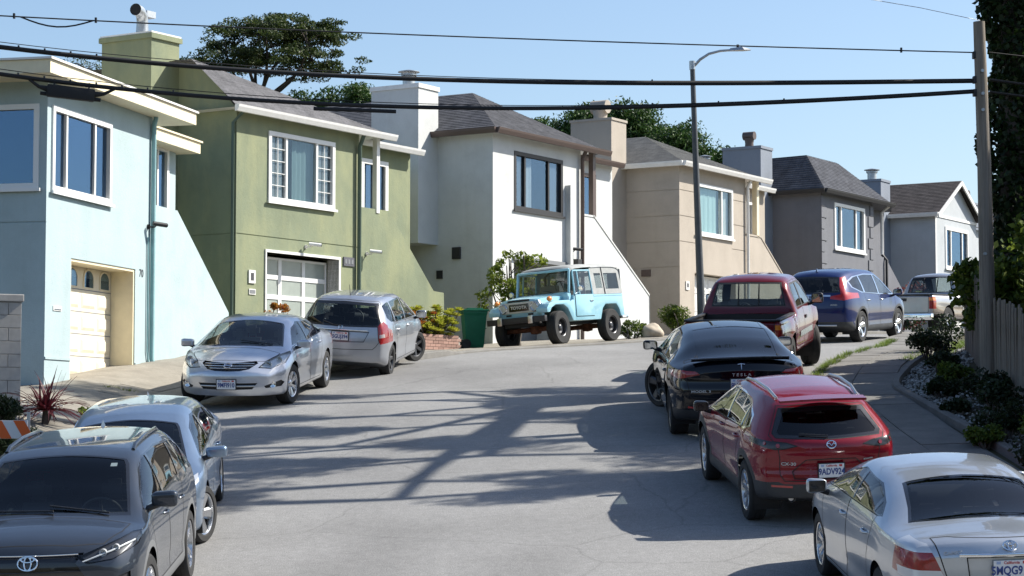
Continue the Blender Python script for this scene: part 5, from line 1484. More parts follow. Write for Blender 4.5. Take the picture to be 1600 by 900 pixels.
P = [(-2.30 + .10 * (y / .66) ** 2, y, 1.125 - .02 * (y / .66) ** 2) for y in np.linspace(-.68, .68, 15)]
g.grid([[(p[0] + .14, p[1], p[2] + .03) for p in P], [(p[0] - .03, p[1], p[2] + .045) for p in P], [(p[0] - .05, p[1], p[2] + .03) for p in P], [(p[0] - .01, p[1], p[2] - .005) for p in P]]); obj("spoiler", g, "black_gloss", c.root, smooth=50)
place(c, (2.25, 33.95), (2.26, 31.07), 1, 2.89, 1.86)

# ---------- dark red crossover, rear to the camera
sp = dict(wb=2.655, xf=2.25, xr=-2.145, paint="paint_red", r=.347, ra=.395, rim=.24, tw=.215, track=1.57, style=(10, 'single'), rim_m="alloy", steer=-3,
    top=[(-2.145, 1.27), (-2.06, 1.365), (-1.75, 1.42), (-1.0, 1.465), (-.2, 1.47), (.2, 1.445), (.42, 1.40), (1.3, 1.03), (1.42, 1.0), (1.9, .93), (2.15, .84), (2.25, .70)],
    belt=[(-2.145, 1.02), (-1.4, 1.02), (0, .96), (1.2, .92), (1.9, .84), (2.25, .70)], roofw=[(-2.145, .53), (-1.5, .57), (-.5, .60), (.4, .60), (1.35, .75), (1.9, .74), (2.25, .64)],
    wid=[(-2.145, .82), (-1.7, .885), (1.5, .89), (1.9, .87), (2.25, .74)], bot=[(-2.145, .36), (-1.5, .22), (1.6, .22), (2.25, .28)],
    crown=[(-2.145, .04), (2.25, .06)], rho=[(-2.145, .10), (.3, .10), (.9, .08), (1.4, .18), (2.25, .2)],
    rear_tilt=[(.2, .14), (.42, .03), (.58, 0), (.72, .03), (.86, 0), (.97, .02), (1.06, .13), (1.30, .40), (1.45, .50)], rear_bulge=.20, rear_reach=1.2, flare=.03, crease=.02,
    clad=(.085, .40, "cladding"),
    doors=[[(.98, .41), (1.05, .7), (1.08, .97), (.5, 1.3), (.2, 1.42), (-.02, 1.44), (-.02, .41)], [(-.03, .41), (-.03, 1.44), (-.8, 1.40), (-1.08, 1.2), (-1.02, .95), (-.86, .75), (-.80, .41)]],
    lids=[("tailgate", 'rear', symy([(0, 1.36), (.53, 1.33), (.70, 1.05), (.62, .92), (.60, .80), (.60, .62), (.55, .555), (0, .55)]))],
    dlo=[(1.05, .965), (0, .985), (-1.22, 1.035), (-1.40, 1.08), (-1.30, 1.20), (-.9, 1.31), (-.4, 1.355), (.12, 1.355), (.48, 1.255)], trim="chrome",
    windows=[([(.98, .982), (-.0, 1.002), (-.0, 1.335), (.12, 1.335), (.47, 1.235)], 0, "car_glass"), ([(-.07, 1.004), (-.90, 1.038), (-.96, 1.275), (-.4, 1.335), (-.07, 1.335)], 1, "car_glass"), ([(-.97, 1.042), (-1.2, 1.053), (-1.35, 1.09), (-1.27, 1.18), (-1.0, 1.265)], None, "dark_glass")],
    screens=[("windscreen", 'top', None, symx([(.43, 0), (.45, .54), (1.27, .68), (1.37, 0)]), "windscreen", UPF),
             ("rear_window", 'rear', symy([(0, 1.33), (.515, 1.31), (.66, 1.07), (.63, 1.025), (0, 1.01)]), symy([(0, 1.285), (.475, 1.27), (.60, 1.08), (.58, 1.055), (0, 1.04)]), "dark_glass", lambda q, n: n.x < -.1 and q.x < -1.2)],
    lamps=[('bc', "bumper_cladding", 'rear', symy([(0, -.1), (1, -.1), (1, .53), (.62, .545), (.56, .52), (0, .52)]), "cladding", dict(both=False)),
           ('rf', "reflector", 'rear', [(.46, .50), (.70, .51), (.70, .485), (.46, .475)], "lamp_red_bright", dict()),
           ('t', "taillight", 'rear', [(.40, .945), (.52, .98), (.74, 1.0), (.92, 1.01), (.92, .955), (.78, .93), (.66, .90), (.54, .915)], "lamp_dark", dict(cond=lambda q, n: q.x < -1.55 and n.x < -.02)),
           ('pr', "plate_recess", 'rear', symy([(0, .80), (.30, .79), (.46, .66), (.44, .58), (0, .57)]), "paint_red", dict(both=False, inset=.02)),
           ('h', "headlight", 'front', [(.5, .76), (.78, .86), (.82, .78), (.6, .70)], "lamp_bowl", dict())])
c = std_car("parked_car", "dark red crossover with roof rails and black cladding, parked ahead of the silver sedan", sp, "cars parked along the street")
for sy in (1, -1):
    for yy, zz, rr in ((.62, .947, .026), (.76, .968, .022)):
        loc, n = c.hit('rear', sy * yy, zz); g = MB(); g.tube([loc - n * .01, loc + n * .012], [rr, rr * .9], 16); obj("taillight_unit", g, "lamp_red", c.root, smooth=50)
    loc, n = c.hit('rear', sy * .45, .34); g = MB(); g.tube([loc + Vector((-.02, 0, 0)), loc + Vector((.12, 0, 0))], [.045, .045], 14, caps=False); g.tube([loc + Vector((.02, 0, 0)), loc + Vector((.04, 0, 0))], [.035, .035], 12); obj("exhaust_pipe", g, "steel", c.root, smooth=50)
mirrors(c, .90, 1.0, .99, "black_gloss", (.11, .20, .14), glass_m="black_gloss"); handles(c, (.1, -.82), .90, "paint_red")
seats(c, (.05, -.8), .4, 1.0, .35, dash=(.75, .95, .62)); plate(c, 'rear', .665, "9ADV924", off=.0)
ring_badge(c, 'rear', 0, .955, .055, .042, 'wing'); badge_text(c, 'rear', .50, .745, "CX-30", .05, ax=1.3)
badge_text(c, 'rear', -.46, .775, "SKYACTIV", .022, ax=1.2)
rails(c, [(.15, .53, 1.40), (.0, .535, 1.445), (-.5, .535, 1.475), (-1.1, .52, 1.46), (-1.45, .50, 1.40)], "steel", .02)
g = MB(); P = np.linspace(-.53, .53, 13)
g.grid([[(-1.62, y, 1.445 - .02 * (y / .5) ** 2) for y in P], [(-1.88 + .08 * (y / .5) ** 2, y, 1.435 - .02 * (y / .5) ** 2) for y in P], [(-1.88 + .08 * (y / .5) ** 2, y, 1.41 - .02 * (y / .5) ** 2) for y in P], [(-1.70, y, 1.40) for y in P]]); obj("spoiler", g, "paint_red", c.root, smooth=50)
wiper(c, 'rear', [(.02, 1.03), (.2, 1.045), (.36, 1.05)])
place(c, (2.44, 27.6), (2.67, 25.03), 1, 2.655, 1.77 * .93, ys=.93)

# ---------- silver sedan, nearest on the right
sp = dict(zk=(1.02, .78), wb=2.72, xf=2.34, xr=-2.46, paint="paint_silver_camry", r=.32, ra=.37, rim=.215, tw=.215, track=1.545, style=(6, 'double'), rim_m="alloy", steer=0,
    top=[(-2.46, .92), (-2.41, 1.02), (-2.28, 1.075), (-1.8, 1.105), (-1.6, 1.13), (-.85, 1.41), (-.3, 1.485), (.2, 1.475), (.48, 1.42), (1.28, 1.05), (1.4, 1.0), (1.9, .91), (2.2, .80), (2.34, .64)],
    belt=[(-2.46, .96), (-1.4, .98), (1.2, .91), (1.9, .80), (2.34, .66)], roofw=[(-2.46, .74), (-1.75, .72), (-.8, .60), (.4, .61), (1.4, .76), (1.9, .74), (2.34, .62)],
    wid=[(-2.46, .82), (-1.9, .88), (1.5, .89), (1.9, .865), (2.34, .74)], bot=[(-2.46, .26), (-1.6, .18), (1.7, .18), (2.34, .2)],
    crown=[(-2.46, .04), (-1.7, .06), (.2, .05), (1.3, .08), (2.34, .06)], rho=[(-2.46, .14), (-1.6, .12), (.3, .12), (.9, .08), (1.5, .2), (2.34, .2)],
    rear_tilt=[(.2, .08), (.45, -.02), (.62, 0), (.75, .03), (.95, .05), (1.1, .08)], rear_bulge=.16,
    doors=[[(1.0, .28), (1.06, .62), (1.12, .97), (.58, 1.28), (.3, 1.385), (.02, 1.40), (.02, .28)], [(.01, .28), (.01, 1.40), (-.7, 1.36), (-1.05, 1.2), (-1.02, .9), (-.9, .66), (-.82, .28)]],
    lids=[("trunk_lid", 'rear', symy([(0, 1.05), (.62, 1.05), (.60, 1.0), (.52, .72), (.46, .60), (0, .58)]))],
    dlo=[(1.1, .985), (0, 1.01), (-1.08, 1.033), (-1.18, 1.05), (-1.0, 1.17), (-.6, 1.31), (.15, 1.35), (.52, 1.26)],
    windows=[([(1.02, 1.0), (.06, 1.022), (.06, 1.345), (.18, 1.34), (.52, 1.245)], 0, "car_glass"), ([(-.03, 1.024), (-.82, 1.045), (-.85, 1.215), (-.55, 1.295), (-.03, 1.33)], 1, "car_glass"), ([(-.88, 1.047), (-1.05, 1.05), (-1.12, 1.06), (-.92, 1.17)], 1, "car_glass")],
    screens=[("windscreen", 'top', None, symx([(.49, 0), (.51, .54), (1.22, .68), (1.33, 0)]), "windscreen", UPF),
             ("rear_window", 'top', symx([(-.80, 0), (-.83, .54), (-1.3, .60), (-1.57, .66), (-1.64, .4), (-1.66, 0)]), symx([(-.84, 0), (-.87, .51), (-1.3, .57), (-1.53, .62), (-1.60, .4), (-1.62, 0)]), "dark_glass", UPR)],
    lamps=[('t', "taillight", 'rear', [(.54, .73), (.66, 1.0), (.74, 1.02), (.92, .98), (.92, .76), (.80, .70)], "lamp_red", dict(cond=lambda q, n: q.x < -1.9 and n.x < .0)),
           ('t2', "taillight_lens", 'rear', [(.63, .935), (.66, 1.0), (.74, 1.02), (.92, .98), (.92, .935)], "lamp_bowl", dict(cond=lambda q, n: q.x < -1.9 and n.x < .0)),
           ('t3', "taillight_lens", 'rear', [(.54, .73), (.57, .79), (.86, .79), (.86, .72), (.80, .70)], "lamp_bowl", dict(cond=lambda q, n: q.x < -1.9 and n.x < .0)),
           ('pr', "plate_recess", 'rear', symy([(0, .905), (.36, .90), (.34, .70), (0, .69)]), "paint_silver_camry", dict(both=False, inset=.02)),
           ('h', "headlight", 'front', [(.5, .66), (.78, .84), (.82, .7), (.6, .62)], "lamp_bowl", dict())])
c = std_car("parked_car", "silver sedan seen from behind, nearest car on the right", sp, "cars parked along the street")
mirrors(c, .92, .98, .98, "paint_silver_camry", (.11, .2, .15), glass_m="black_gloss"); handles(c, (.16, -.80), .85, "paint_silver_camry")
seats(c, (.05, -.85), .33, .90, .36, m="seat_grey", dash=(.75, .90, .66)); plate(c, 'rear', .80, "5MQG910", off=.0, holder=False)
bars(c, 'rear', [(-.42, .42, .918, .918)], "chrome", r=.016, name="trunk_handle_bar"); ring_badge(c, 'rear', 0, .985, .058, .04, 'ovals'); badge_text(c, 'rear', .47, .935, "CAMRY", .038, ax=1.2)
place(c, (3.09, 21.9), (3.23, 19.18), 1, 2.72, 1.73)

# ---------- blue crossover further up
sp = dict(wb=2.66, xf=2.27, xr=-2.32, paint="paint_blue", r=.355, ra=.405, rim=.24, tw=.235, track=1.6, style=(5, 'wide'), rim_m="alloy", steer=0,
    top=[(-2.32, 1.43), (-2.22, 1.56), (-1.7, 1.645), (-.6, 1.69), (.1, 1.665), (.42, 1.60), (1.35, 1.11), (1.48, 1.07), (1.95, 1.0), (2.2, .9), (2.27, .76)],
    belt=[(-2.32, 1.08), (-1.2, 1.05), (1.2, .97), (1.95, .88), (2.27, .76)], roofw=[(-2.32, .58), (-1, .64), (.4, .64), (1.4, .78), (1.9, .76), (2.27, .66)],
    wid=[(-2.32, .86), (-1.8, .91), (1.5, .915), (1.95, .89), (2.27, .78)], bot=[(-2.32, .36), (-1.6, .22), (1.7, .22), (2.27, .28)],
    crown=[(-2.32, .05), (2.27, .06)], rho=[(-2.32, .10), (.3, .10), (1.0, .08), (1.5, .2), (2.27, .2)],
    rear_tilt=[(.2, .12), (.5, .02), (.7, 0), (.95, .03), (1.1, .08), (1.55, .36)], rear_bulge=.16,
    clad=(.06, .36, "cladding"),
    doors=[[(1.0, .37), (1.08, .7), (1.12, 1.03), (.55, 1.38), (.2, 1.55), (0, 1.57), (0, .37)], [(-.01, .37), (-.01, 1.57), (-.8, 1.55), (-1.08, 1.4), (-1.03, 1.0), (-.88, .78), (-.8, .37)]],
    dlo=[(1.12, 1.045), (0, 1.07), (-1.25, 1.13), (-1.72, 1.25), (-1.78, 1.40), (-1.4, 1.50), (-.6, 1.555), (.15, 1.54), (.52, 1.42)], trim="chrome",
    windows=[([(1.04, 1.065), (.05, 1.09), (.05, 1.52), (.14, 1.515), (.52, 1.395)], 0, "car_glass"), ([(-.02, 1.092), (-.95, 1.128), (-1.02, 1.505), (-.6, 1.53), (-.02, 1.52)], 1, "dark_glass"), ([(-1.05, 1.135), (-1.24, 1.15), (-1.66, 1.26), (-1.71, 1.385), (-1.38, 1.475), (-1.1, 1.505)], None, "dark_glass")],
    screens=[("windscreen", 'top', None, symx([(.44, 0), (.46, .57), (1.3, .71), (1.43, 0)]), "windscreen", UPF),
             ("rear_window", 'rear', symy([(0, 1.51), (.56, 1.49), (.68, 1.14), (0, 1.12)]), symy([(0, 1.47), (.53, 1.455), (.63, 1.17), (0, 1.15)]), "dark_glass", lambda q, n: n.x < -.1 and q.x < -1.4)],
    lamps=[('t', "taillight", 'rear', [(.57, 1.48), (.64, 1.50), (.70, 1.40), (.76, 1.16), (.93, 1.10), (.93, 1.02), (.76, .96), (.46, 1.0), (.46, 1.06), (.68, 1.10)], "lamp_red_bright", dict(cond=lambda q, n: q.x < -1.45 and n.x < .0)),
           ('b', "tailgate_trim", 'rear', symy([(0, 1.10), (.46, 1.09), (.46, 1.05), (0, 1.06)]), "chrome", dict(both=False)),
           ('bc', "bumper_cladding", 'rear', symy([(0, -.1), (1, -.1), (1, .48), (0, .48)]), "cladding", dict(both=False)),
           ('h', "headlight", 'front', [(.45, .84), (.82, .94), (.84, .84), (.5, .78)], "lamp_bowl", dict())])
c = std_car("parked_car", "deep blue crossover with tall red tail lamps beside the dark grey house", sp, "cars parked along the street")
mirrors(c, .95, 1.1, 1.02, "paint_blue", (.12, .22, .16)); handles(c, (.15, -.82), .95, "chrome"); fin(c, -1.75, "paint_blue", .08)
bars(c, 'rear', [(-.60, .60, .40, .40)], "steel", r=.02, name="bumper_trim"); badge_text(c, 'rear', -.55, .86, "AWD", .05, ax=1.3); ring_badge(c, 'rear', 0, 1.02, .06, .05, 'h')
seats(c, (.05, -.85), .4, 1.1, .37, dash=(.75, 1.0, .66))
place(c, (9.25, 52.0), (7.98, 49.6), -1, 2.66, 1.8)

# ---------- pickups
def pickup(label, sp, pos):
    wb, ra, r = sp['wb'], sp['ra'], sp['r']; W = max(b for a, b in sp['wid'])
    xc, xr = sp['cab_x'], sp['xr']; zr = sp['bed_z']; pm = sp['paint']
    c = Car("pickup_truck", label, "truck", sp, "cars parked along the street")
    if sp.get('two_tone'):
        z0, z1, mt = sp['two_tone']; c.cut('side', [(-9, z0), (9, z0), (9, z1), (-9, z1)], "lower_body", mt, cond=lambda q, n: abs(q.y) > .3 and abs(n.y) > .15)
    doors = [c.cut('side', d, "door", pm, over=("lower_body",), gap=.005) for d in sp['doors']]
    c.cut('side', sp['dlo'], "window_trim", "black_plastic", cond=lambda q, n: abs(n.y) > .3 and q.z > zr + .04)
    for pg, di in sp['windows']: c.cut('side', pg, "window", "car_glass", cond=lambda q, n: abs(n.y) > .3 and q.z > zr + .04, inset=.006, parent=doors[di])
    c.cut('top', symx(sp['wscreen']), "windscreen", "windscreen", both=False, cond=UPF, inset=.005)
    rw_ = sp['rwin']; cond = lambda q, n: n.x < -.3 and xc - .25 < q.x < xc + .45
    c.cut('rear', symy([(0, rw_[1] + .03), (rw_[3] + .03, rw_[1] + .02), (rw_[2] + .03, rw_[0] - .02), (0, rw_[0] - .03)]), "rear_window_trim", "black_plastic", both=False, cond=cond)
    c.cut('rear', symy([(0, rw_[1]), (rw_[3], rw_[1] - .01), (rw_[2], rw_[0]), (0, rw_[0])]), "rear_window", "car_glass", both=False, cond=cond, inset=.004)
    back = lambda q, n: n.x < -.1 and q.x < xr + .4
    c.cut('rear', symy([(0, zr + .1), (W - .17, zr + .1), (W - .18, sp['gate_z']), (0, sp['gate_z'])]), "tailgate", sp.get('gate_m', pm), both=False, cond=lambda q, n: q.x < xr + .12 and n.x < -.1, over=("lower_body",), gap=.006)
    t0, t1 = sp['tail']; c.cut('rear', [(W - .16, t0), (W - .16, t1), (W + .1, t1), (W + .1, t0)], "taillight", "lamp_red", cond=lambda q, n: q.x < xr + .2 and (n.x < -.1 or abs(n.y) > .3))
    c.cut('rear', [(W - .16, t1 - .10), (W - .16, t1 - .02), (W + .1, t1 - .02), (W + .1, t1 - .10)], "taillight_lens", "lamp_amber", cond=lambda q, n: q.x < xr + .2 and (n.x < -.1 or abs(n.y) > .3))
    c.cut('front', [(W - .34, zr - .28), (W - .34, zr - .12), (W, zr - .12), (W, zr - .28)], "headlight", "lamp_bowl")
    c.cut('front', symy([(0, zr - .1), (W - .38, zr - .1), (W - .42, zr - .32), (0, zr - .32)]), "grille", "black_gloss", both=False, inset=.02)
    bx0, bx1, by = xr + .10, xc - .08, W - .13
    c.cut('top', [(bx0, -by), (bx1, -by), (bx1, by), (bx0, by)], "", "", cond=lambda q, n: n.z > .3 and q.z < zr + .12 and q.x < xc - .02, both=False, delete=True)
    for x in (wb / 2, -wb / 2): c.cut('side', arch(x, ra, r), "", "", cond=lambda q, n: abs(q.y) > .4, delete=True)
    c.finish(pm)
    b = MB(); zf = zr - .48
    b.quad((bx0, -by, zf), (bx1, -by, zf), (bx1, by, zf), (bx0, by, zf))
    for (p, q) in (((bx0, -by), (bx1, -by)), ((bx1, -by), (bx1, by)), ((bx1, by), (bx0, by)), ((bx0, by), (bx0, -by))):
        b.quad((*p, zf), (*q, zf), (*q, zr - .004), (*p, zr - .004))
    obj("bed_liner", b, "black_plastic", c.root, fix=False)
    g = MB()
    for sy in (1, -1): g.cbox(bx0 - .06, bx1 + .05, sy * (W - .10) - .07, sy * (W - .10) + .05, zr - .012, zr + .018, .008); 
    g.cbox(bx0 - .09, bx0 + .0, -by, by, zr - .012, zr + .016, .008)
    for sy in (1, -1):
        q = MB(); q.cbox(bx0 - .06, bx1 + .05, sy * (W - .11) - .05, sy * (W - .11) + .05, zr - .012, zr + .02, .008); obj("bed_rail_cap", q, "black_plastic", c.root)
    q = MB(); q.cbox(xr + .0, xr + .09, -by, by, zr - .012, zr + .018, .008); obj("tailgate_cap", q, "black_plastic", c.root)
    q = MB(); q.cbox(xr - .12, xr + .06, -(W - .04), W - .04, sp['bump'][0], sp['bump'][1], .03); obj("rear_bumper", q, sp['bump'][2], c.root, smooth=50)
    q = MB(); q.cbox(xr - .012, xr + .01, -.09, .09, zr - .17, zr - .09, .006); obj("tailgate_handle", q, "black_plastic", c.root)
    for yy in (-.2, .2):
        g = MB(); xx = xc + (.06 if True else 0); l0, n0 = c.hit('rear', yy, rw_[0] + .02)
        P = []
        for t in np.linspace(0, 1, 5):
            o_ = c.bvh.ray_cast(Vector((xc - .6, yy, rw_[0] + (rw_[1] - rw_[0]) * t)), Vector((1, 0, 0)))[0]
            if o_: P.append(o_ - Vector((.006, 0, 0)))
        if len(P) > 1: g.tube(P, .014, 6); obj("window_divider", g, "black_plastic", c.root)
    wheelhouses(c, wb, ra, r, W - .02, .4)
    add_wheels(c.root, wb, sp['track'], r, sp['rim'], sp['tw'], sp['style'], sp['rim_m'], sp.get('steer', 0))
    mirrors(c, sp['mir'][0], sp['mir'][1], W + .12, "black_plastic", (.12, .24, .2))
    seats(c, (xc + .85,), sp['floor'], zr + .0, .40, m="seat_grey", dash=(xc + 1.55, zr - .02, W - .25))
    for x in sp['hx']:
        for sd_, sy in (('left', 1), ('right', -1)):
            loc, n = c.hit(sd_, x, zr - .12); q = MB(); q.cbox(x - .09, x + .09, abs(loc.y) - .005 if sy > 0 else -abs(loc.y) - .02, abs(loc.y) + .02 if sy > 0 else -abs(loc.y) + .005, zr - .15, zr - .09, .01); obj("handle", q, "black_plastic", c.root)
    # moulding along the doors
    if sp.get('mould'):
        z, x0, x1 = sp['mould']
        for sd_, sy in (('left', 1), ('right', -1)):
            q = MB(); P = []
            for x in np.linspace(x0, x1, 8): loc, n = c.hit(sd_, x, z); P.append((x, loc.y + sy * .012, z))
            for a, b_ in zip(P[:-1], P[1:]): q.add([(a[0], a[1], z - .05), (b_[0], b_[1], z - .05), (b_[0], b_[1], z + .05), (a[0], a[1], z + .05)], [(0, 1, 2, 3)])
            obj("side_moulding", q, "steel" if False else "alloy", c.root)
    fx_ = MB(); fx_.box(xr + .3, sp['xf'] - .5, -.45, .45, sp['floor'] - .22, sp['floor'] - .05); obj("chassis", fx_, "black_matte", c.root)
    place(c, pos[0], pos[1], -1, wb, (sp['track'] + .22) * sp.get('ys', 1.0), ys=sp.get('ys', 1.0))
    return c
sp = dict(ys=.90, wb=3.26, xf=2.52, xr=-2.86, paint="paint_maroon", r=.385, ra=.45, rim=.22, tw=.265, track=1.66, style=(5, 'single'), rim_m="alloy", steer=24, cab_x=-.92, bed_z=1.12, floor=.62,
    top=[(-2.86, 1.06), (-2.82, 1.115), (-1.02, 1.12), (-.95, 1.13), (-.93, 1.26), (-.84, 1.60), (-.72, 1.72), (-.3, 1.785), (.4, 1.785), (.72, 1.72), (1.35, 1.27), (1.5, 1.21), (2.2, 1.13), (2.42, 1.02), (2.52, .82)],
    belt=[(-2.86, 1.03), (-1.0, 1.06), (-.8, 1.13), (1.2, 1.10), (2.2, 1.02), (2.52, .85)], roofw=[(-2.86, .93), (-1.02, .93), (-.93, .80), (-.8, .70), (.5, .70), (1.4, .84), (2.2, .82), (2.52, .74)],
    wid=[(-2.86, .95), (-2.6, .97), (2.0, .965), (2.3, .94), (2.52, .86)], bot=[(-2.86, .56), (-1.0, .42), (2.0, .42), (2.52, .44)],
    crown=[(-2.86, .012), (-1.0, .012), (-.8, .05), (1.4, .06), (2.52, .05)], rho=[(-2.86, .04), (-1.0, .04), (-.8, .10), (.5, .10), (1.5, .16), (2.52, .16)], k0r=.97, rear_bulge=.03, rear_tilt=[(.3, .0), (2, 0)], flare=.04, wbf=.965,
    doors=[[(1.15, .50), (1.22, 1.17), (.72, 1.55), (.45, 1.66), (.02, 1.68), (.02, .50)], [(.01, .50), (.01, 1.68), (-.6, 1.66), (-.74, 1.55), (-.78, 1.15), (-.66, .5)]],
    dlo=[(1.22, 1.20), (-.72, 1.215), (-.70, 1.5), (-.55, 1.63), (.4, 1.64), (.66, 1.57)], windows=[([(1.14, 1.215), (.07, 1.225), (.07, 1.61), (.38, 1.61), (.64, 1.54)], 0), ([(-.04, 1.225), (-.65, 1.23), (-.63, 1.5), (-.52, 1.6), (-.04, 1.61)], 1)],
    wscreen=[(.74, 0), (.76, .62), (1.30, .76), (1.42, 0)], rwin=(1.27, 1.64, .70, .60), gate_z=.62, tail=(.72, 1.06), bump=(.42, .60, "chrome"), mir=(.98, 1.28), hx=(.18,), mould=(.74, -.60, 1.05))
TU = pickup("dark maroon pickup truck with open bed, parked ahead of the black sedan", sp, ((5.68, 40.72), (4.82, 37.48)))
sp = dict(wb=3.0, xf=2.3, xr=-2.5, paint="paint_pewter", r=.36, ra=.42, rim=.20, tw=.24, track=1.48, style=(5, 'single'), rim_m="alloy", steer=0, cab_x=-.72, bed_z=1.04, floor=.58, two_tone=(.2, .72, "paint_tan"),
    top=[(-2.5, .98), (-2.46, 1.035), (-.82, 1.04), (-.75, 1.05), (-.73, 1.18), (-.62, 1.52), (-.5, 1.62), (-.2, 1.67), (.4, 1.67), (.65, 1.60), (1.2, 1.15), (1.35, 1.09), (2.0, 1.03), (2.2, .95), (2.3, .78)],
    belt=[(-2.5, .96), (-.8, .98), (-.6, 1.04), (1.1, 1.0), (2.0, .93), (2.3, .8)], roofw=[(-2.5, .82), (-.82, .82), (-.73, .72), (-.6, .62), (.5, .62), (1.3, .74), (2.0, .74), (2.3, .66)],
    wid=[(-2.5, .86), (-2.2, .875), (1.8, .875), (2.1, .85), (2.3, .78)], bot=[(-2.5, .52), (-.8, .40), (1.8, .40), (2.3, .42)], crown=[(-2.5, .012), (-.8, .012), (-.6, .05), (1.3, .06), (2.3, .05)],
    rho=[(-2.5, .04), (-.8, .04), (-.6, .1), (.5, .1), (1.4, .15), (2.3, .15)], k0r=.97, rear_bulge=.03, rear_tilt=[(.3, 0), (2, 0)], flare=.03, wbf=.965,
    doors=[[(1.05, .48), (1.1, 1.06), (.68, 1.42), (.4, 1.54), (-.1, 1.56), (-.1, .48)], [(-.11, .48), (-.11, 1.56), (-.45, 1.54), (-.55, 1.4), (-.58, 1.05), (-.5, .48)]],
    dlo=[(1.1, 1.10), (-.52, 1.11), (-.5, 1.4), (-.4, 1.51), (.36, 1.52), (.6, 1.45)], windows=[([(1.02, 1.115), (-.06, 1.12), (-.06, 1.49), (.34, 1.49), (.58, 1.42)], 0), ([(-.16, 1.12), (-.46, 1.125), (-.44, 1.39), (-.36, 1.48), (-.16, 1.49)], 1)],
    wscreen=[(.66, 0), (.68, .55), (1.15, .66), (1.27, 0)], rwin=(1.15, 1.54, .62, .53), gate_z=.56, tail=(.66, .98), bump=(.36, .54, "chrome"), mir=(.88, 1.15), hx=(.1,))
_h = Vector((.56, .83)).normalized(); _rc = Vector((10.45, 58.0)); _rt = Vector((_h.y, -_h.x))
_rw = _rc + _h * 1.0 + _rt * .85
RA = pickup("pewter and tan pickup truck with open bed, farthest vehicle beside the fence", sp, ((_rw.x + _h.x * 3.0, _rw.y + _h.y * 3.0), (_rw.x, _rw.y)))
# ------------------------------------------------------------------ light blue vintage off-roader
paint("paint_sky", (.30, .56, .66), .0, .30, coat=.7)
plain("bezel", (.55, .56, .52), .45)
plain("canvas", (.36, .37, .36), .9, var=.12)
plain("rust", (.14, .055, .03), .8, var=.4, vscale=18)
glass("vinyl", (.62, .66, .66), 1.45)
FJ = empty("off_road_vehicle", label="light blue vintage off-road vehicle with grey canvas top before the white house", cat="car")
def fj(name, mb, m, parent=None, sm=40): return obj(name, mb, m, parent or FJ, smooth=sm)
def bev(mb, off=.02, seg=2):
    bm = bmesh.new(); vs = [bm.verts.new(p) for p in mb.v]
    for f in mb.f: bm.faces.new([vs[i] for i in f])
    bmesh.ops.remove_doubles(bm, verts=bm.verts[:], dist=1e-5); bmesh.ops.recalc_face_normals(bm, faces=bm.faces[:])
    es = [e for e in bm.edges if len(e.link_faces) == 2 and e.calc_face_angle(0) > R(25)]
    bmesh.ops.bevel(bm, geom=es, offset=off, segments=seg, affect='EDGES', profile=.6)
    o = MB(); o.bm(bm); bm.free(); return o
HW = .80
t = MB(); t.prism([(.50, .60), (.50, 1.20), (-1.74, 1.20), (-1.77, .66), (-1.60, .66), (-1.54, .84), (-1.42, .96), (-.92, .96), (-.78, .86), (-.66, .60)], 'y', -HW, HW)
tub = fj("body", bev(t, .025), "paint_sky")
t = MB(); t.prism([(.50, 1.02), (.50, 1.255), (.66, 1.255), (.66, 1.02)], 'y', -.74, .74); fj("cowl", bev(t, .03), "paint_sky")
# hood, slightly crowned and narrowing to the front
rows = []
for x, hw, z in ((.60, .585, 1.245), (.9, .575, 1.245), (1.25, .55, 1.235), (1.5, .53, 1.215), (1.60, .52, 1.18), (1.635, .515, 1.13)):
    r_ = []
    for q in np.linspace(-1, 1, 17):
        y = hw * q; r_.append((x, y, z - .055 * abs(q) ** 2.6))
    rows.append([(x, -hw, .98)] + r_ + [(x, hw, .98)])
t = MB(); t.grid(rows); hood = fj("hood", t, "paint_sky", sm=35)
t = MB(); t.cbox(1.632, 1.642, -.30, .30, 1.125, 1.165, .004); fj("hood_vent", t, "black_matte", hood)
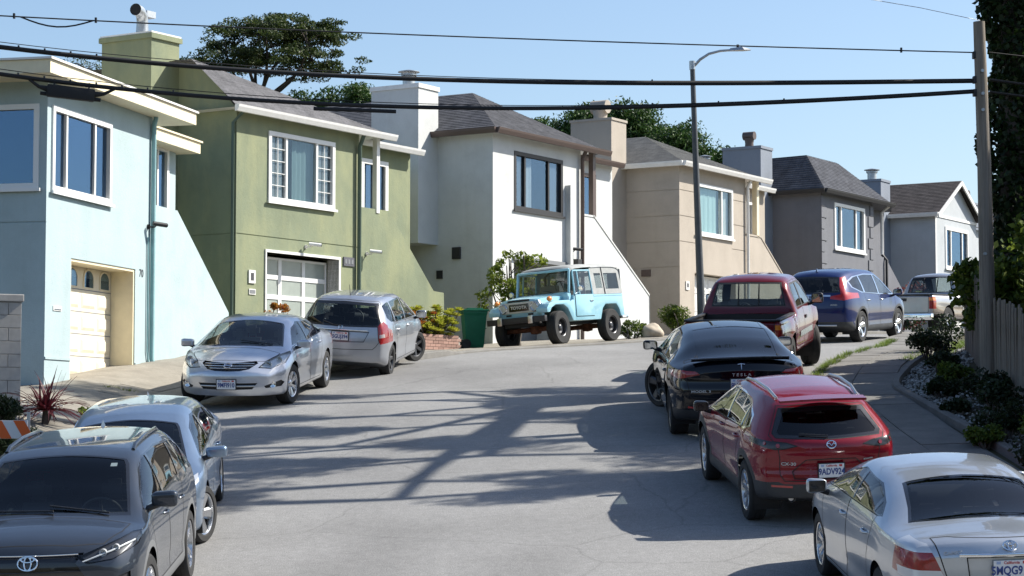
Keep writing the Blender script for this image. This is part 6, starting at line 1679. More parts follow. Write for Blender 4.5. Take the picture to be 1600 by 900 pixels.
# radiator panel with the pale bezel
t = MB(); t.prism([(-.60, .74), (.60, .74), (.60, 1.0), (.52, 1.14), (-.52, 1.14), (-.60, 1.0)], 'x', 1.50, 1.615); fj("radiator_panel", bev(t, .015), "paint_sky")
t = MB(); t.prism([(y, z) for y, z in arc(.43, .985, .125, -90, 90, 9) + arc(-.43, .985, .125, 90, 270, 9)], 'x', 1.616, 1.64); bz = fj("grille_bezel", bev(t, .008), "bezel")
t = MB(); t.cbox(1.63, 1.652, -.27, .27, .90, 1.07, .02); gr_ = fj("grille", t, "black_gloss", bz)
lettering("grille_lettering", "TOYOTA", .10, "bezel", gr_, frameM((1.656, 0, .985), (0, 1, 0), (0, 0, 1), (1, 0, 0)), .003, 1.05)
for sy in (1, -1):
    RM = Matrix.Translation((1.64, sy * .43, .985)) @ Matrix.Rotation(R(90), 4, 'Y')
    t = MB(); t.lathe([(.112, -.02), (.112, .02), (.10, .03), (.092, .02)], 24, RM); hl = fj("headlight", t, "chrome")
    t = MB(); t.lathe([(.092, .02), (.06, .036), (.001, .044)], 24, RM); fj("headlight_lens", t, "lamp_lens", hl)
    t = MB(); t.lathe([(.092, .015), (.05, -.01), (.001, -.02)], 24, RM); fj("reflector_bowl", t, "lamp_bowl", hl)
    t = MB(); t.cbox(1.616, 1.63, sy * .30 - .07, sy * .30 + .07, .80, .84, .004); fj("air_slot", t, "black_matte", bz)
    # front wing
    w = MB(); w.prism([(.50, .60), (.60, .60), (.80, .90), (.97, .985), (1.32, .985), (1.50, .92), (1.58, .82), (1.70, .82), (1.70, .92), (1.60, 1.02), (1.38, 1.08), (.50, 1.09)], 'y', sy * .50, sy * .81); wg = fj("wing", bev(w, .022), "paint_sky")
    w = MB(); w.lathe([(.001, .06), (.04, .055), (.058, .02), (.06, -.03), (.03, -.07), (.001, -.075)], 16, Matrix.Translation((1.44, sy * .72, 1.13)) @ Matrix.Rotation(R(90), 4, 'Y')); fj("turn_signal", w, "lamp_amber", wg)
    # door with upper frame
    d = MB(); d.cbox(-.36, .44, sy * .805 - .012, sy * .805 + .012, .70, 1.205, .008); dr = fj("door", d, "paint_sky")
    d = MB()
    for a, b in (((-.36, 1.2), (-.36, 1.77)), ((-.36, 1.77), (.38, 1.77)), ((.38, 1.77), (.44, 1.2)), ((.22, 1.2), (.20, 1.77))):
        d.tube([(a[0], sy * .795, a[1]), (b[0], sy * .735 if b[1] > 1.5 else sy * .795, b[1])] if b[1] > 1.5 and a[1] < 1.5 else [(a[0], sy * .735 if a[1] > 1.5 else sy * .795, a[1]), (b[0], sy * .735 if b[1] > 1.5 else sy * .795, b[1])], .022, 8)
    fj("window_frame", d, "paint_sky", dr)
    d = MB(); d.quad((-.36, sy * .79, 1.2), (.43, sy * .79, 1.2), (.38, sy * .735, 1.76), (-.36, sy * .735, 1.76)); fj("window", d, "clear_glass", dr)
    d = MB(); d.tube([(-.20, sy * .83, 1.06), (-.28, sy * .845, 1.05), (-.34, sy * .82, 1.05)], .012, 6); fj("handle", d, "chrome", dr)
    g = MB()
    for (a, b, z) in ((-.36, .44, .70), (-.36, .44, 1.21)): g.box(a, b, sy * .803 - .002, sy * .803 + .002, z - .006, z + .006)
    d = MB(); d.box(-.372, -.360, sy * .8015 - .004, sy * .8015 + .004, .69, 1.2); fj("door_gap", d, "black_matte", dr)
    d = MB(); d.box(.441, .452, sy * .8015 - .004, sy * .8015 + .004, .69, 1.2); fj("door_gap", d, "black_matte", dr)
    d = MB(); d.box(-.36, .44, sy * .8015 - .004, sy * .8015 + .004, .688, .699); fj("door_gap", d, "black_matte", dr)
    m_ = MB(); m_.tube([(.42, sy * .81, 1.22), (.44, sy * .93, 1.26), (.43, sy * .96, 1.32)], .010, 6); mr = fj("mirror", m_, "chrome")
    m_ = MB(); m_.lathe([(.001, .02), (.05, .018), (.07, 0), (.068, -.012), (.001, -.014)], 18, Matrix.Translation((.43, sy * .97, 1.34)) @ Matrix.Rotation(R(90), 4, 'Y')); fj("mirror_head", m_, "chrome", mr)
    # body moulding and rear lamp
    m_ = MB(); m_.box(-1.72, -.38, sy * .803 - .006, sy * .803 + .006, 1.155, 1.185); fj("side_moulding", m_, "paint_sky")
    m_ = MB(); m_.cbox(-1.80, -1.76, sy * .70 - .05, sy * .70 + .05, .95, 1.1, .01); fj("taillight", m_, "lamp_red")
    m_ = MB(); m_.cbox(-1.90, -1.62, sy * .74 - .10, sy * .74 + .08, .60, .68, .02); fj("rear_bumper", m_, "chrome")
    # canvas side with clear windows
    c_ = MB(); tilt = (Vector((0, 0, 0)), )
    inn = Vector((0, -sy * .995, 0)); 
    def cv(a, b, d=0):
        t_ = (b - 1.2) / .64; return Vector((a, sy * (.80 - .075 * t_ - d), b))
    holes = [(-.86, -.56, 1.34, 1.70), (-1.62, -1.0, 1.32, 1.70)]
    A = [-1.74, -1.62, -1.0, -.86, -.56, -.40]; B = [1.2, 1.32, 1.34, 1.70, 1.84]
    for i in range(5):
        for j in range(4):
            ca, cb = (A[i] + A[i + 1]) / 2, (B[j] + B[j + 1]) / 2
            if any(h[0] < ca < h[1] and h[2] < cb < h[3] for h in holes): continue
            c_.quad(cv(A[i], B[j]), cv(A[i + 1], B[j]), cv(A[i + 1], B[j + 1]), cv(A[i], B[j + 1]))
    cs = fj("canvas_side", c_, "canvas")
    for h in holes:
        p = MB(); p.quad(cv(h[0], h[2], .004), cv(h[1], h[2], .004), cv(h[1], h[3], .004), cv(h[0], h[3], .004)); fj("clear_window", p, "vinyl", cs)
    p = MB(); p.tube([cv(-.93, 1.2, -.004), cv(-.93, 1.84, -.004)], .014, 6); fj("canvas_seam", p, "black_plastic", cs)
# canvas roof and back
rows = []
for x, z in ((.46, 1.79), (.42, 1.83), (.30, 1.865), (-.1, 1.89), (-.42, 1.90), (-.46, 1.885), (-.9, 1.90), (-1.4, 1.895), (-1.60, 1.875), (-1.70, 1.83), (-1.745, 1.76)):
    rows.append([(x, .745 * q, z + .055 * (1 - abs(q) ** 3) - (.05 if abs(q) > .99 else 0)) for q in np.linspace(-1, 1, 19)])
t = MB(); t.grid(rows); fj("canvas_roof", t, "canvas", sm=50)
t = MB(); wallp(t, (-1.75, -.80, 0), (0, 1, 0), (1, 0, 0), 0.03, 1.57, 1.2, 1.80, [(.40, 1.20, 1.36, 1.70, .004)]); cb_ = fj("canvas_back", t, "canvas")
t = MB(); t.box(-1.746, -1.742, -.40, .40, 1.36, 1.70); fj("clear_window", t, "vinyl", cb_)
# windscreen
t = MB()
a, b = Vector((.57, 0, 1.25)), Vector((.47, 0, 1.80))
for y in (-.72, .72): t.tube([(a.x, y, a.z), (b.x, y * .985, b.z)], .03, 8)
t.tube([(a.x, -.72, a.z), (a.x, .72, a.z)], .03, 8); t.tube([(b.x, -.71, b.z), (b.x, .71, b.z)], .03, 8)
ws = fj("windscreen_frame", t, "paint_sky")
t = MB(); t.quad((.57, -.71, 1.26), (.57, .71, 1.26), (.475, .70, 1.79), (.475, -.70, 1.79)); fj("windscreen", t, "clear_glass", ws)
for y in (.3, -.25): t = MB(); t.tube([(.585, y, 1.27), (.575, y - .12, 1.33), (.555, y - .3, 1.36)], .008, 6); fj("wiper", t, "black_plastic", ws)
t = MB(); t.cbox(1.72, 1.82, -.80, .80, .62, .76, .015); bp = fj("front_bumper", t, "black_plastic")
for y in (-.42, .42): t = MB(); t.cbox(1.82, 1.86, y - .06, y + .06, .60, .78, .01); fj("bumper_bracket", t, "steel", bp)
t = MB(); t.box(-1.6, 1.7, -.38, .38, .46, .60); fj("chassis", t, "black_matte")
for x in (1.1425, -1.1425): t = MB(); t.tube([(x, -.7, .39), (x, .7, .39)], .06, 10); t.lathe([(.001, .12), (.12, .1), (.14, 0), (.12, -.1), (.001, -.12)], 14, Matrix.Translation((x, .1, .39))); fj("axle", t, "rust")
t = MB()
for (a0, a1) in (((1.1425, .49, .39), (1.0, .49, .39)),): pass
for y in (-.5, .5):
    t = MB(); P = [(x, y, .46 + .09 * ((x - 1.1425) / .5) ** 2) for x in np.linspace(.64, 1.64, 7)]; t.tube(P, .03, 6); fj("leaf_spring", t, "black_matte")
# seats, wheel, roll bar
for y in (-.36, .36):
    t = MB(); t.cbox(-.40, -.26, y - .24, y + .24, 1.0, 1.50, .05); fj("seat", t, "seat_grey")
t = MB(); RM = Matrix.Translation((.22, .36, 1.38)) @ Matrix.Rotation(R(-60), 4, 'Y'); t.lathe([(.20 + .014 * math.cos(q), .014 * math.sin(q)) for q in np.linspace(0, 2 * math.pi, 8)], 24, RM); t.tube([RM @ Vector((-.2, 0, 0)), RM @ Vector((.2, 0, 0))], .012, 6); fj("steering_wheel", t, "black_plastic")
t = MB(); t.cbox(.30, .52, -.72, .72, 1.16, 1.30, .03); fj("dashboard", t, "seat_dark")
t = MB(); t.tube([(-.6, -.66, 1.2), (-.6, -.64, 1.72), (-.6, -.5, 1.82), (-.6, .5, 1.82), (-.6, .64, 1.72), (-.6, .66, 1.2)], .03, 8); fj("roll_bar", t, "black_matte")
for ch in FJ.children:
    if ch.name.split('.')[0] not in ('axle', 'leaf_spring', 'chassis'): ch.location.z -= .075
add_wheels(FJ, 2.285, 1.42, .385, .21, .24, (6, 'steel'), "alloy_dark", 4)
class _J: pass
J = _J(); J.root = FJ
place(J, (1.18, 49.95), (2.44, 51.86), 1, 2.285, 1.62, 0.0)
# ------------------------------------------------------------------ street furniture
plain("lamp_pole", (.075, .08, .085), .55, .2, var=.15)
plain("cable_black", (.012, .012, .013), .7)
m, t_, b_ = _new("old_wood"); b_.inputs["Roughness"].default_value = .9; b_.inputs["Specular IOR Level"].default_value = .2
_v = _coords(t_, (9, 9, .55)); t_.links.new(_ramp(t_, _noise(t_, _v, 3, 6, .7), [(.25, (.13, .105, .08)), (.5, (.24, .205, .165)), (.8, (.34, .30, .25))]), b_.inputs["Base Color"]); _bump(t_, b_, _noise(t_, _v, 6, 4), .6, .02)
m, t_, b_ = _new("pole_wood"); b_.inputs["Roughness"].default_value = .9; b_.inputs["Specular IOR Level"].default_value = .2
_v = _coords(t_, (10, 10, .35)); t_.links.new(_ramp(t_, _noise(t_, _v, 3, 6, .7), [(.25, (.14, .115, .09)), (.5, (.26, .225, .185)), (.8, (.36, .32, .27))]), b_.inputs["Base Color"]); _bump(t_, b_, _noise(t_, _v, 6, 4), .6, .02)
plain("block", (.40, .38, .35), .92, var=.1, vscale=9)
plain("bin_green", (.012, .16, .085), .45, var=.12)
plain("safety_orange", (.80, .13, .02), .4)
plain("safety_white", (.75, .75, .75), .4)
plain("rock_tan", (.42, .36, .28), .95, var=.25, vscale=5)
plain("brick_red", (.33, .20, .16), .9, var=.2, vscale=5)
plain("brick_dark", (.25, .15, .12), .9, var=.2, vscale=5)
plain("mortar", (.36, .33, .29), .95)
plain("pebble_white", (.42, .42, .41), .85); plain("pebble_dark", (.10, .095, .085), .9); plain("pebble_grey", (.28, .28, .27), .9); plain("pebble_tan", (.38, .33, .26), .9)

# street lamp
LX, LY = 4.78, 54.8; lz = gz(LX, LY)
L_ = empty("street_lamp", (LX, LY, lz), 0, "tall dark street lamp with curved arm beside the beige house", "street lamp")
q = MB(); H_ = 9.22 - lz; q.tube([(0, 0, -.1), (-.02, 0, 1.0), (-.10, 0, H_ * .5), (-.20, 0, H_ - .05)], [.105, .10, .082, .062], 14); obj("pole", q, "lamp_pole", L_, smooth=50)
q = MB(); q.tube([(-.20, 0, H_ - .2), (-.203, 0, H_ + .02)], .078, 14); obj("pole_cap", q, "galvanised", L_, smooth=50)
q = MB(); q.tube([(-.20, 0, H_ - .15), (.0, -.02, H_ + .06), (.22, -.04, H_ + .20), (.5, -.06, H_ + .27), (.78, -.08, H_ + .29)], [.04, .036, .034, .032, .03], 10); obj("arm", q, "galvanised", L_, smooth=60)
q = MB(); q.add([(.72, -.12, H_ + .27), (.72, .02, H_ + .27), (1.10, .06, H_ + .28), (1.28, .0, H_ + .29), (1.28, -.14, H_ + .29), (1.10, -.2, H_ + .28), (.76, -.09, H_ + .34), (.76, -.03, H_ + .34), (1.05, .02, H_ + .36), (1.2, -.03, H_ + .33), (1.2, -.11, H_ + .33), (1.05, -.16, H_ + .36)],
     [(5, 4, 3, 2, 1, 0), (6, 7, 8, 9, 10, 11), (0, 1, 7, 6), (1, 2, 8, 7), (2, 3, 9, 8), (3, 4, 10, 9), (4, 5, 11, 10), (5, 0, 6, 11)]); hd_ = obj("lamp_head", q, "galvanised", L_, smooth=30)
q = MB(); q.tube([(.95, -.07, H_ + .35), (.95, -.07, H_ + .43)], .035, 10); obj("photocell", q, "black_plastic", hd_, smooth=40)

# utility pole and its cables
PX, PY = 7.2, 33.0; pz = gz(PX, PY)
U = empty("utility_pole", (PX, PY, pz), 0, "weathered wooden utility pole in front of the ivy covered tree", "utility pole")
q = MB(); q.tube([(.03, 0, -.3), (.02, 0, 1.5), (0, 0, 3.5), (-.05, 0, 6.17 - pz)], [.125, .118, .105, .088], 16); obj("pole", q, "pole_wood", U, smooth=60)
for z in (5.40, 5.05, 4.80, 2.6):
    q = MB(); q.tube([(-.03, -.09, z - pz), (-.03, -.13, z - pz)], .026, 8); obj("bolt", q, "galvanised", U, smooth=40)
for z in (5.66, 5.28, 5.08):
    q = MB(); q.cbox(-.155, -.085, -.05, .05, z - pz - .06, z - pz + .05, .01); obj("cable_clamp", q, "black_plastic", U)
def cable(name, label, pts, r, parent=None, m="cable_black"):
    """pts: image samples turned into points of one straight span (plan) with a sag fitted in height"""
    A, B = Vector((-9.6, 29.6, 0)), Vector((PX - .12, PY, 0))
    zz = np.polyfit([p[0] for p in pts], [p[1] for p in pts], 3)
    P = [(A.x + (B.x - A.x) * t, A.y + (B.y - A.y) * t, float(np.polyval(zz, t))) for t in np.linspace(-.15, 1, 44)]
    q = MB(); q.tube(P, r, 8)
    return tag(obj(name, q, m, smooth=60), label, "cable"), (lambda t: (A.x + (B.x - A.x) * t, A.y + (B.y - A.y) * t, float(np.polyval(zz, t))))
c1, f_top = cable("cable", "thin upper cable running to the top of the utility pole", [(0.1467, 5.72), (0.1982, 5.69), (0.3029, 5.683), (0.4427, 5.659), (0.632, 5.653), (0.8057, 5.671), (0.9981, 5.696)], .010)
c2, f_mid = cable("cable", "thick middle cable bundle, upper of the two black cables", [(0.1471, 5.269), (0.1985, 5.2), (0.2715, 5.124), (0.3832, 5.049), (0.5198, 5.003), (0.6891, 5.047), (0.8647, 5.18), (0.999, 5.25)], .034)
c3, f_low = cable("cable", "thick lower cable bundle carrying the black splice box", [(0.1474, 4.873), (0.1833, 4.838), (0.23, 4.773), (0.3299, 4.661), (0.4648, 4.591), (0.6036, 4.623), (0.7468, 4.761), (0.8945, 4.962), (0.9989, 5.08)], .030)
for par, fn, off, nclip in ((c2, f_mid, .05, 7), (c3, f_low, .05, 12)):
    q = MB(); q.tube([(fn(t)[0], fn(t)[1], fn(t)[2] + .02 + off * (1 if t < .3 else max(.25, 1 - (t - .3) * 2))) for t in np.linspace(-.15, 1, 40)], .006, 5); obj("messenger_wire", q, "cable_black", par)
    for i in range(nclip):
        t = (.02 + i * .021) if i < nclip // 2 + 3 else (.42 + (i - nclip // 2) * .06)
        x, y, z = fn(min(t + .1, .97)); q = MB(); q.cbox(x - .011, x + .011, y - .02, y + .02, z - .02, z + .055, .004); obj("cable_clip", q, "black_plastic", par)
q = MB(); P = [f_top(t) for t in np.linspace(.163, .222, 9)]
q.tube([(p[0], p[1], p[2] - .115 * math.sin(math.pi * i / 8)) for i, p in enumerate(P)], .012, 6); obj("slack_loop", q, "cable_black", c1, smooth=60)
for t in (.158, .224, .93): x, y, z = f_top(t); q = MB(); q.cbox(x - .015, x + .015, y - .02, y + .02, z - .03, z + .045, .005); obj("cable_clip", q, "black_plastic", c1)
# splice box hung under the lower cable
xa, ya, za_ = f_low(.187); xb, yb, zb_ = f_low(.222)
d = Vector((xb - xa, yb - ya, zb_ - za_)); L = d.length; ex = d.normalized(); ey = Vector((-ex.y, ex.x, 0)).normalized(); ez = ex.cross(ey)
o = empty("splice_box", ((xa + xb) / 2, (ya + yb) / 2, (za_ + zb_) / 2 - .14), 0, "black splice box hanging from the lower cable", "cable box")
q = MB(); q.cbox(-L * .55, L * .55, -.07, .07, -.085, .085, .02); b = obj("case", q, "cable_black", o, smooth=50); b.matrix_local = frameM((0, 0, 0), ex, ey, ez)
for sx in (-1, 1):
    q = MB(); q.tube([(sx * L * .54, 0, .02), (sx * L * .75, 0, .04), (sx * L * 1.0, 0, .13)], [.045, .025, .018], 8); g = obj("cable_entry", q, "cable_black", o, smooth=60); g.matrix_local = frameM((0, 0, 0), ex, ey, ez)
    q = MB(); q.tube([(sx * L * .54, 0, -.05), (sx * L * .70, 0, -.05)], [.03, .025], 8); g = obj("cable_entry", q, "cable_black", o, smooth=60); g.matrix_local = frameM((0, 0, 0), ex, ey, ez)
    q = MB(); q.box(sx * L * .4 - .012, sx * L * .4 + .012, -.02, .02, .08, .17); g = obj("hanger", q, "black_plastic", o); g.matrix_local = frameM((0, 0, 0), ex, ey, ez)
# second splice sleeve
xa, ya, za_ = f_low(.405); xb, yb, zb_ = f_low(.475); q = MB(); q.tube([(xa, ya, za_ - .075), (xb, yb, zb_ - .072)], .028, 8); tag(obj("splice_sleeve", q, "cable_black", smooth=60), "short black sleeve under the lower cable before the white chimney", "cable box")
# cables leaving the pole to the right, and the fine wire at the top
for i, (z0, z1, r) in enumerate(((5.70, 5.45, .009), (5.28, 4.9, .022), (5.09, 4.75, .02))):
    q = MB(); q.tube([(PX + .1, PY, z0), (PX + 2.5, PY + .6, (z0 + z1) / 2 - .03), (PX + 6, PY + 1.5, z1 + .1)], r, 7); tag(obj("cable", q, "cable_black", smooth=60), ("top", "middle", "lowest")[i] + " of three cables leaving the utility pole to the right", "cable")
q = MB(); q.tube([(4.9, 32.3, 6.46), (6.2, 32.7, 6.33), (PX - .03, PY, 6.19)], .005, 5); q.tube([(-2, 30.4, 7.5), (4.9, 32.3, 6.46)], .005, 5); tag(obj("cable", q, "galvanised"), "fine wire reaching the very top of the utility pole", "cable")

# board fence, every board a part
plain("nail", (.05, .045, .04), .6)
def fence(label, p0, p1, h, w=.115):
    A, B = Vector(p0), Vector(p1); d = (B - A).normalized(); n = int((B - A).length / w); ang = math.atan2(d.y, d.x)
    F = empty("board_fence", (A.x, A.y, gz(A.x, A.y)), 0, label, "fence", "weathered board fence")
    metas = []
    for v in range(5):
        q = MB(); e = .004 + .004 * (v % 2); ww = w - .012 - .004 * (v % 3); hh = h + (.02, -.015, .03, 0, -.03)[v]
        q.prism([(0, -.25), (ww, -.25), (ww, hh - .03), (ww - .025, hh), (.025, hh), (0, hh - .03)], 'y', -e - .008, .010 - e); 
        me = bpy.data.meshes.new("board"); me.from_pydata(q.v, [], q.f); me.materials.append(MATS["old_wood"]); metas.append(me)
    for i in range(n):
        p = A + d * (i * w); o = new_obj("board", metas[rng.randrange(5)], F)
        o.location = (p.x - A.x, p.y - A.y, gz(p.x, p.y) - gz(A.x, A.y) + rng.uniform(-.02, .02)); o.rotation_euler = (rng.uniform(-.02, .02), rng.uniform(-.008, .008), ang + rng.uniform(-.03, .03))
    for zz in (.3, h - .25):
        q = MB(); nrm = Vector((-d.y, d.x)) * (-1)
        P = [A + d * t for t in np.linspace(0, (B - A).length, 8)]
        q.tube([(p.x - A.x + nrm.x * .05, p.y - A.y + nrm.y * .05, gz(p.x, p.y) - gz(A.x, A.y) + zz) for p in P], .035, 4); obj("rail", q, "old_wood", F)
    return F
fence("weathered grey board fence running up from the utility pole", (7.36, 33.5), (8.36, 40.2), 1.42)
fence("weathered grey board fence on the near side of the utility pole", (7.1, 26.5), (7.30, 33.2), 1.34)

# concrete block wall at the left edge
BW = empty("block_wall", (-7.55, 33.4, gz(-7.55, 33.4)), 0, "grey concrete block wall at the left edge beside the pale blue house", "wall")
base = gz(-7.55, 33.4)
bd = Vector((-.93, -.36)).normalized()
blk = {}
for L_ in (.4, .2):
    q = MB(); q.cbox(.004, L_ - .004, -.10, .10, .004, .196, .006); me = bpy.data.meshes.new("block"); me.from_pydata(q.v, [], q.f); me.materials.append(MATS["block"]); blk[L_] = me
for r_ in range(-2, 8):
    x = 0; k_ = 0
    while x < 3.9:
        L_ = .2 if (k_ == 0 and r_ % 2) else .4
        o = new_obj("block", blk[L_], BW); o.location = (bd.x * x, bd.y * x, r_ * .2 + rng.uniform(-.001, .001)); o.rotation_euler = (0, 0, math.atan2(bd.y, bd.x)); x += L_; k_ += 1
q = MB(); q.cbox(-.03, 4.0, -.13, .13, 1.605, 1.72, .015); o = obj("coping", q, "block", BW); o.rotation_euler = (0, 0, math.atan2(bd.y, bd.x))
q = MB(); q.box(.002, 3.9, -.085, .085, -.4, 1.6); o = obj("mortar_core", q, "mortar", BW); o.rotation_euler = (0, 0, math.atan2(bd.y, bd.x))

# striped barricade board
bx, by_ = -6.15, 27.6; bz_ = gz(bx, by_)
BA = empty("barricade", (bx, by_, bz_), 0, "orange and white striped barricade at the left edge behind the charcoal SUV", "barricade")
q = MB(); zc_ = -.05 - bz_
q.cbox(-1.9, .02, -.02, .02, zc_ - .115, zc_ + .115, .006); bo = obj("board", q, "safety_white", BA)
for i in range(7):
    x = -1.85 + i * .285
    q = MB(); a = max(-1.9, x); q.prism([(x + .11, zc_ - .113), (x + .25, zc_ - .113), (x + .12, zc_ + .113), (x - .02, zc_ + .113)] if i else [(-1.89, zc_ - .113), (-1.80, zc_ - .113), (-1.85, zc_ + .113), (-1.89, zc_ + .113)], 'y', -.0225, -.0205); obj("stripe", q, "safety_orange", bo)
for x in (0.02, -1.5):
    q = MB(); q.cbox(x - .02, x + .02, .02, .06, -.35, zc_ + .22, .006); obj("post", q, "galvanised", BA)
    q = MB(); q.tube([(x, .05, zc_), (x, .45, -.05)], .018, 6); q.tube([(x, -.03, zc_ - .1), (x, -.35, -.02)], .018, 6); obj("leg", q, "galvanised", BA)

# green wheelie bin
wx, wy = -.92, 52.2; wz = gz(wx, wy) + .02
BN = empty("wheelie_bin", (wx, wy, wz), math.pi / 2 - T2 - math.pi * .27, "green wheelie bin against the shaded side of the white house", "bin")
q = MB(); rows = []
for z, a, b in ((0.03, .20, .22), (.1, .215, .235), (.8, .27, .29), (.86, .29, .31), (.90, .29, .31)): rows.append([(a, -b, z), (a, b, z), (-a, b, z), (-a, -b, z), (a, -b, z)])
q.grid(rows); q.poly([(.20, -.22, .03), (.20, .22, .03), (-.20, .22, .03), (-.20, -.22, .03)]); obj("body", q, "bin_green", BN)
q = MB(); q.cbox(-.33, .32, -.33, .33, .90, .945, .015); ld = obj("lid", q, "bin_green", BN); q = MB(); q.cbox(-.20, .2, -.22, .22, .945, .985, .02); obj("lid_dome", q, "bin_green", ld)
q = MB(); q.tube([(-.36, -.24, .86), (-.36, .24, .86)], .02, 8); obj("handle", q, "bin_green", BN)
for sy in (-1, 1): q = MB(); q.lathe([(.001, -.03), (.11, -.03), (.12, 0), (.11, .03), (.001, .03)], 16, Matrix.Translation((-.22, sy * .27, .12)) @ Matrix.Rotation(R(90), 4, 'X')); obj("wheel", q, "black_plastic", BN, smooth=50)
for z in (.5, .72): q = MB(); q.box(.24, .29, -.16, .16, z - .008, z + .008); obj("rib", q, "bin_green", BN)

# brick planter along the foot of the green stair wall
px0, py0 = -2.1, 48.35; dirp = Vector((.525, .851)); pb = gz(-1.7, 49.4)
PL = empty("brick_planter", (px0, py0, pb), math.atan2(dirp.y, dirp.x), "low red brick planter below the green stair wall", "planter")
bk_m = []
for mt in ("brick_red", "brick_dark"):
    q = MB(); q.cbox(.004, .206, -.05, .05, .004, .066, .004); me = bpy.data.meshes.new("brick"); me.from_pydata(q.v, [], q.f); me.materials.append(MATS[mt]); bk_m.append(me)
for r_ in range(-2, 6):
    for i in range(11):
        o = new_obj("brick", bk_m[rng.random() < .4], PL); o.location = (i * .21 - (.105 if r_ % 2 else 0) - .6, -.0 + rng.uniform(-.004, .004), r_ * .07)
    for i in range(5):
        o = new_obj("brick", bk_m[rng.random() < .4], PL); o.location = (1.70, i * .21 + (.05 if r_ % 2 else .10), r_ * .07); o.rotation_euler = (0, 0, math.pi / 2)
q = MB(); q.box(-.7, 1.68, -.035, 1.1, -.3, .38); obj("mortar_core", q, "mortar", PL)
q = MB(); q.box(-.68, 1.66, .03, 1.09, .38, .40); obj("soil", q, "soil", PL)

# boulder beside the white stair wall
def boulder(name, label, loc, s, m):
    bm = bmesh.new(); bmesh.ops.create_icosphere(bm, subdivisions=3, radius=1)
    for v in bm.verts:
        n = math.sin(v.co.x * 3 + 1) * math.cos(v.co.y * 4) * .12 + math.sin(v.co.z * 5 + v.co.x * 2) * .07; v.co = Vector((v.co.x * s[0], v.co.y * s[1], v.co.z * s[2])) * (1 + n)
    q = MB(); q.bm(bm); bm.free(); o = obj(name, q, m, smooth=60, loc=loc); return tag(o, label, "rock")
boulder("boulder", "rounded tan boulder at the foot of the white stair wall", (3.45, 53.6, gz(3.45, 53.6) + .12), (.30, .34, .26), "rock_tan")

# edging kerb of the planting strip on the right
XE = lambda y: XR(y) + 1.63 + .12 * np.sin(np.asarray(y) * .5)
q = MB(); rows = []
for y in np.arange(24, 43, .4):
    x = float(XE(y)); z = gz(x, y); rows.append([(x, y, z - .15), (x + .01, y, z + .07), (x + .03, y, z + .09), (x + .12, y, z + .09), (x + .14, y, z - .1)])
q.grid(rows); o = obj("edging_kerb", q, "concrete_grey", smooth=30); o["kind"] = 'structure'

# ---- loose pebbles in the beds
def pebbles(name, label, fn, n, mats, smin, smax):
    bm = bmesh.new(); bmesh.ops.create_icosphere(bm, subdivisions=1, radius=1); V = np.array([v.co for v in bm.verts]); bm.verts.index_update(); F = np.array([[v.index for v in f.verts] for f in bm.faces]); bm.free()
    root = None
    for mi, mt in enumerate(mats):
        k_ = n // len(mats); vs = []; fs = []
        for i in range(k_):
            x, y = fn(); s = nrng.uniform(smin, smax) * np.array([nrng.uniform(.8, 1.4), nrng.uniform(.7, 1.1), nrng.uniform(.5, .8)]); a = nrng.uniform(0, 6.28); c_, s_ = math.cos(a), math.sin(a)
            P = V * s * nrng.uniform(.85, 1.15, (len(V), 1)); P = np.stack([P[:, 0] * c_ - P[:, 1] * s_, P[:, 0] * s_ + P[:, 1] * c_, P[:, 2]], 1) + np.array([x, y, gz(x, y) + s[2] * .2])
            fs.append(F + len(vs) * len(V)); vs.append(P)
        vs = np.concatenate(vs); fs = np.concatenate(fs)
        me = bpy.data.meshes.new(name); me.from_pydata(vs.tolist(), [], fs.tolist()); me.materials.append(MATS[mt])
        o = new_obj(name, me); tag(o, label.replace("%", mt.split("_")[1]), "gravel", kind='stuff')
pebbles("gravel_bed", "% pebbles strewn over the planting strip by the fence", lambda: (lambda y: (float(XE(y)) + .15 + nrng.uniform(0, 1) ** 1.3 * 1.1, y))(nrng.uniform(25, 41)), 4200, ("pebble_white", "pebble_grey", "pebble_dark"), .012, .034)
pebbles("gravel_bed", "% pebbles around the red spiky plant on the left", lambda: (lambda y: (float(XL(y)) - 1.62 - nrng.uniform(0, 1) * 2.0, y))(nrng.uniform(27, 34.2)), 5200, ("pebble_white", "pebble_grey", "pebble_tan"), .016, .038)
# ------------------------------------------------------------------ trees and plants
leafmat("leaf_pine", (.020, .040, .012), (.085, .115, .03), .3)
leafmat("leaf_cypress", (.018, .05, .012), (.075, .14, .03), .25)
leafmat("leaf_ivy", (.006, .016, .005), (.03, .06, .012), .25)
leafmat("leaf_bright", (.10, .16, .02), (.28, .33, .05), .45)
leafmat("leaf_bush", (.03, .07, .012), (.17, .22, .03), .4)
leafmat("leaf_dark", (.010, .022, .008), (.03, .05, .015), .25)
leafmat("leaf_red", (.05, .008, .012), (.13, .02, .03), .25)
leafmat("leaf_orange", (.30, .06, .02), (.42, .24, .04), .35)
leafmat("leaf_succulent", (.22, .27, .02), (.50, .48, .08), .35)
leafmat("grass_green", (.07, .13, .015), (.20, .26, .05), .4)
leafmat("leaf_pinkish", (.18, .05, .06), (.30, .12, .10), .3)
plain("bark", (.075, .06, .05), .95, var=.3, vscale=9)
plain("bark_grey", (.13, .11, .095), .95, var=.3, vscale=9)

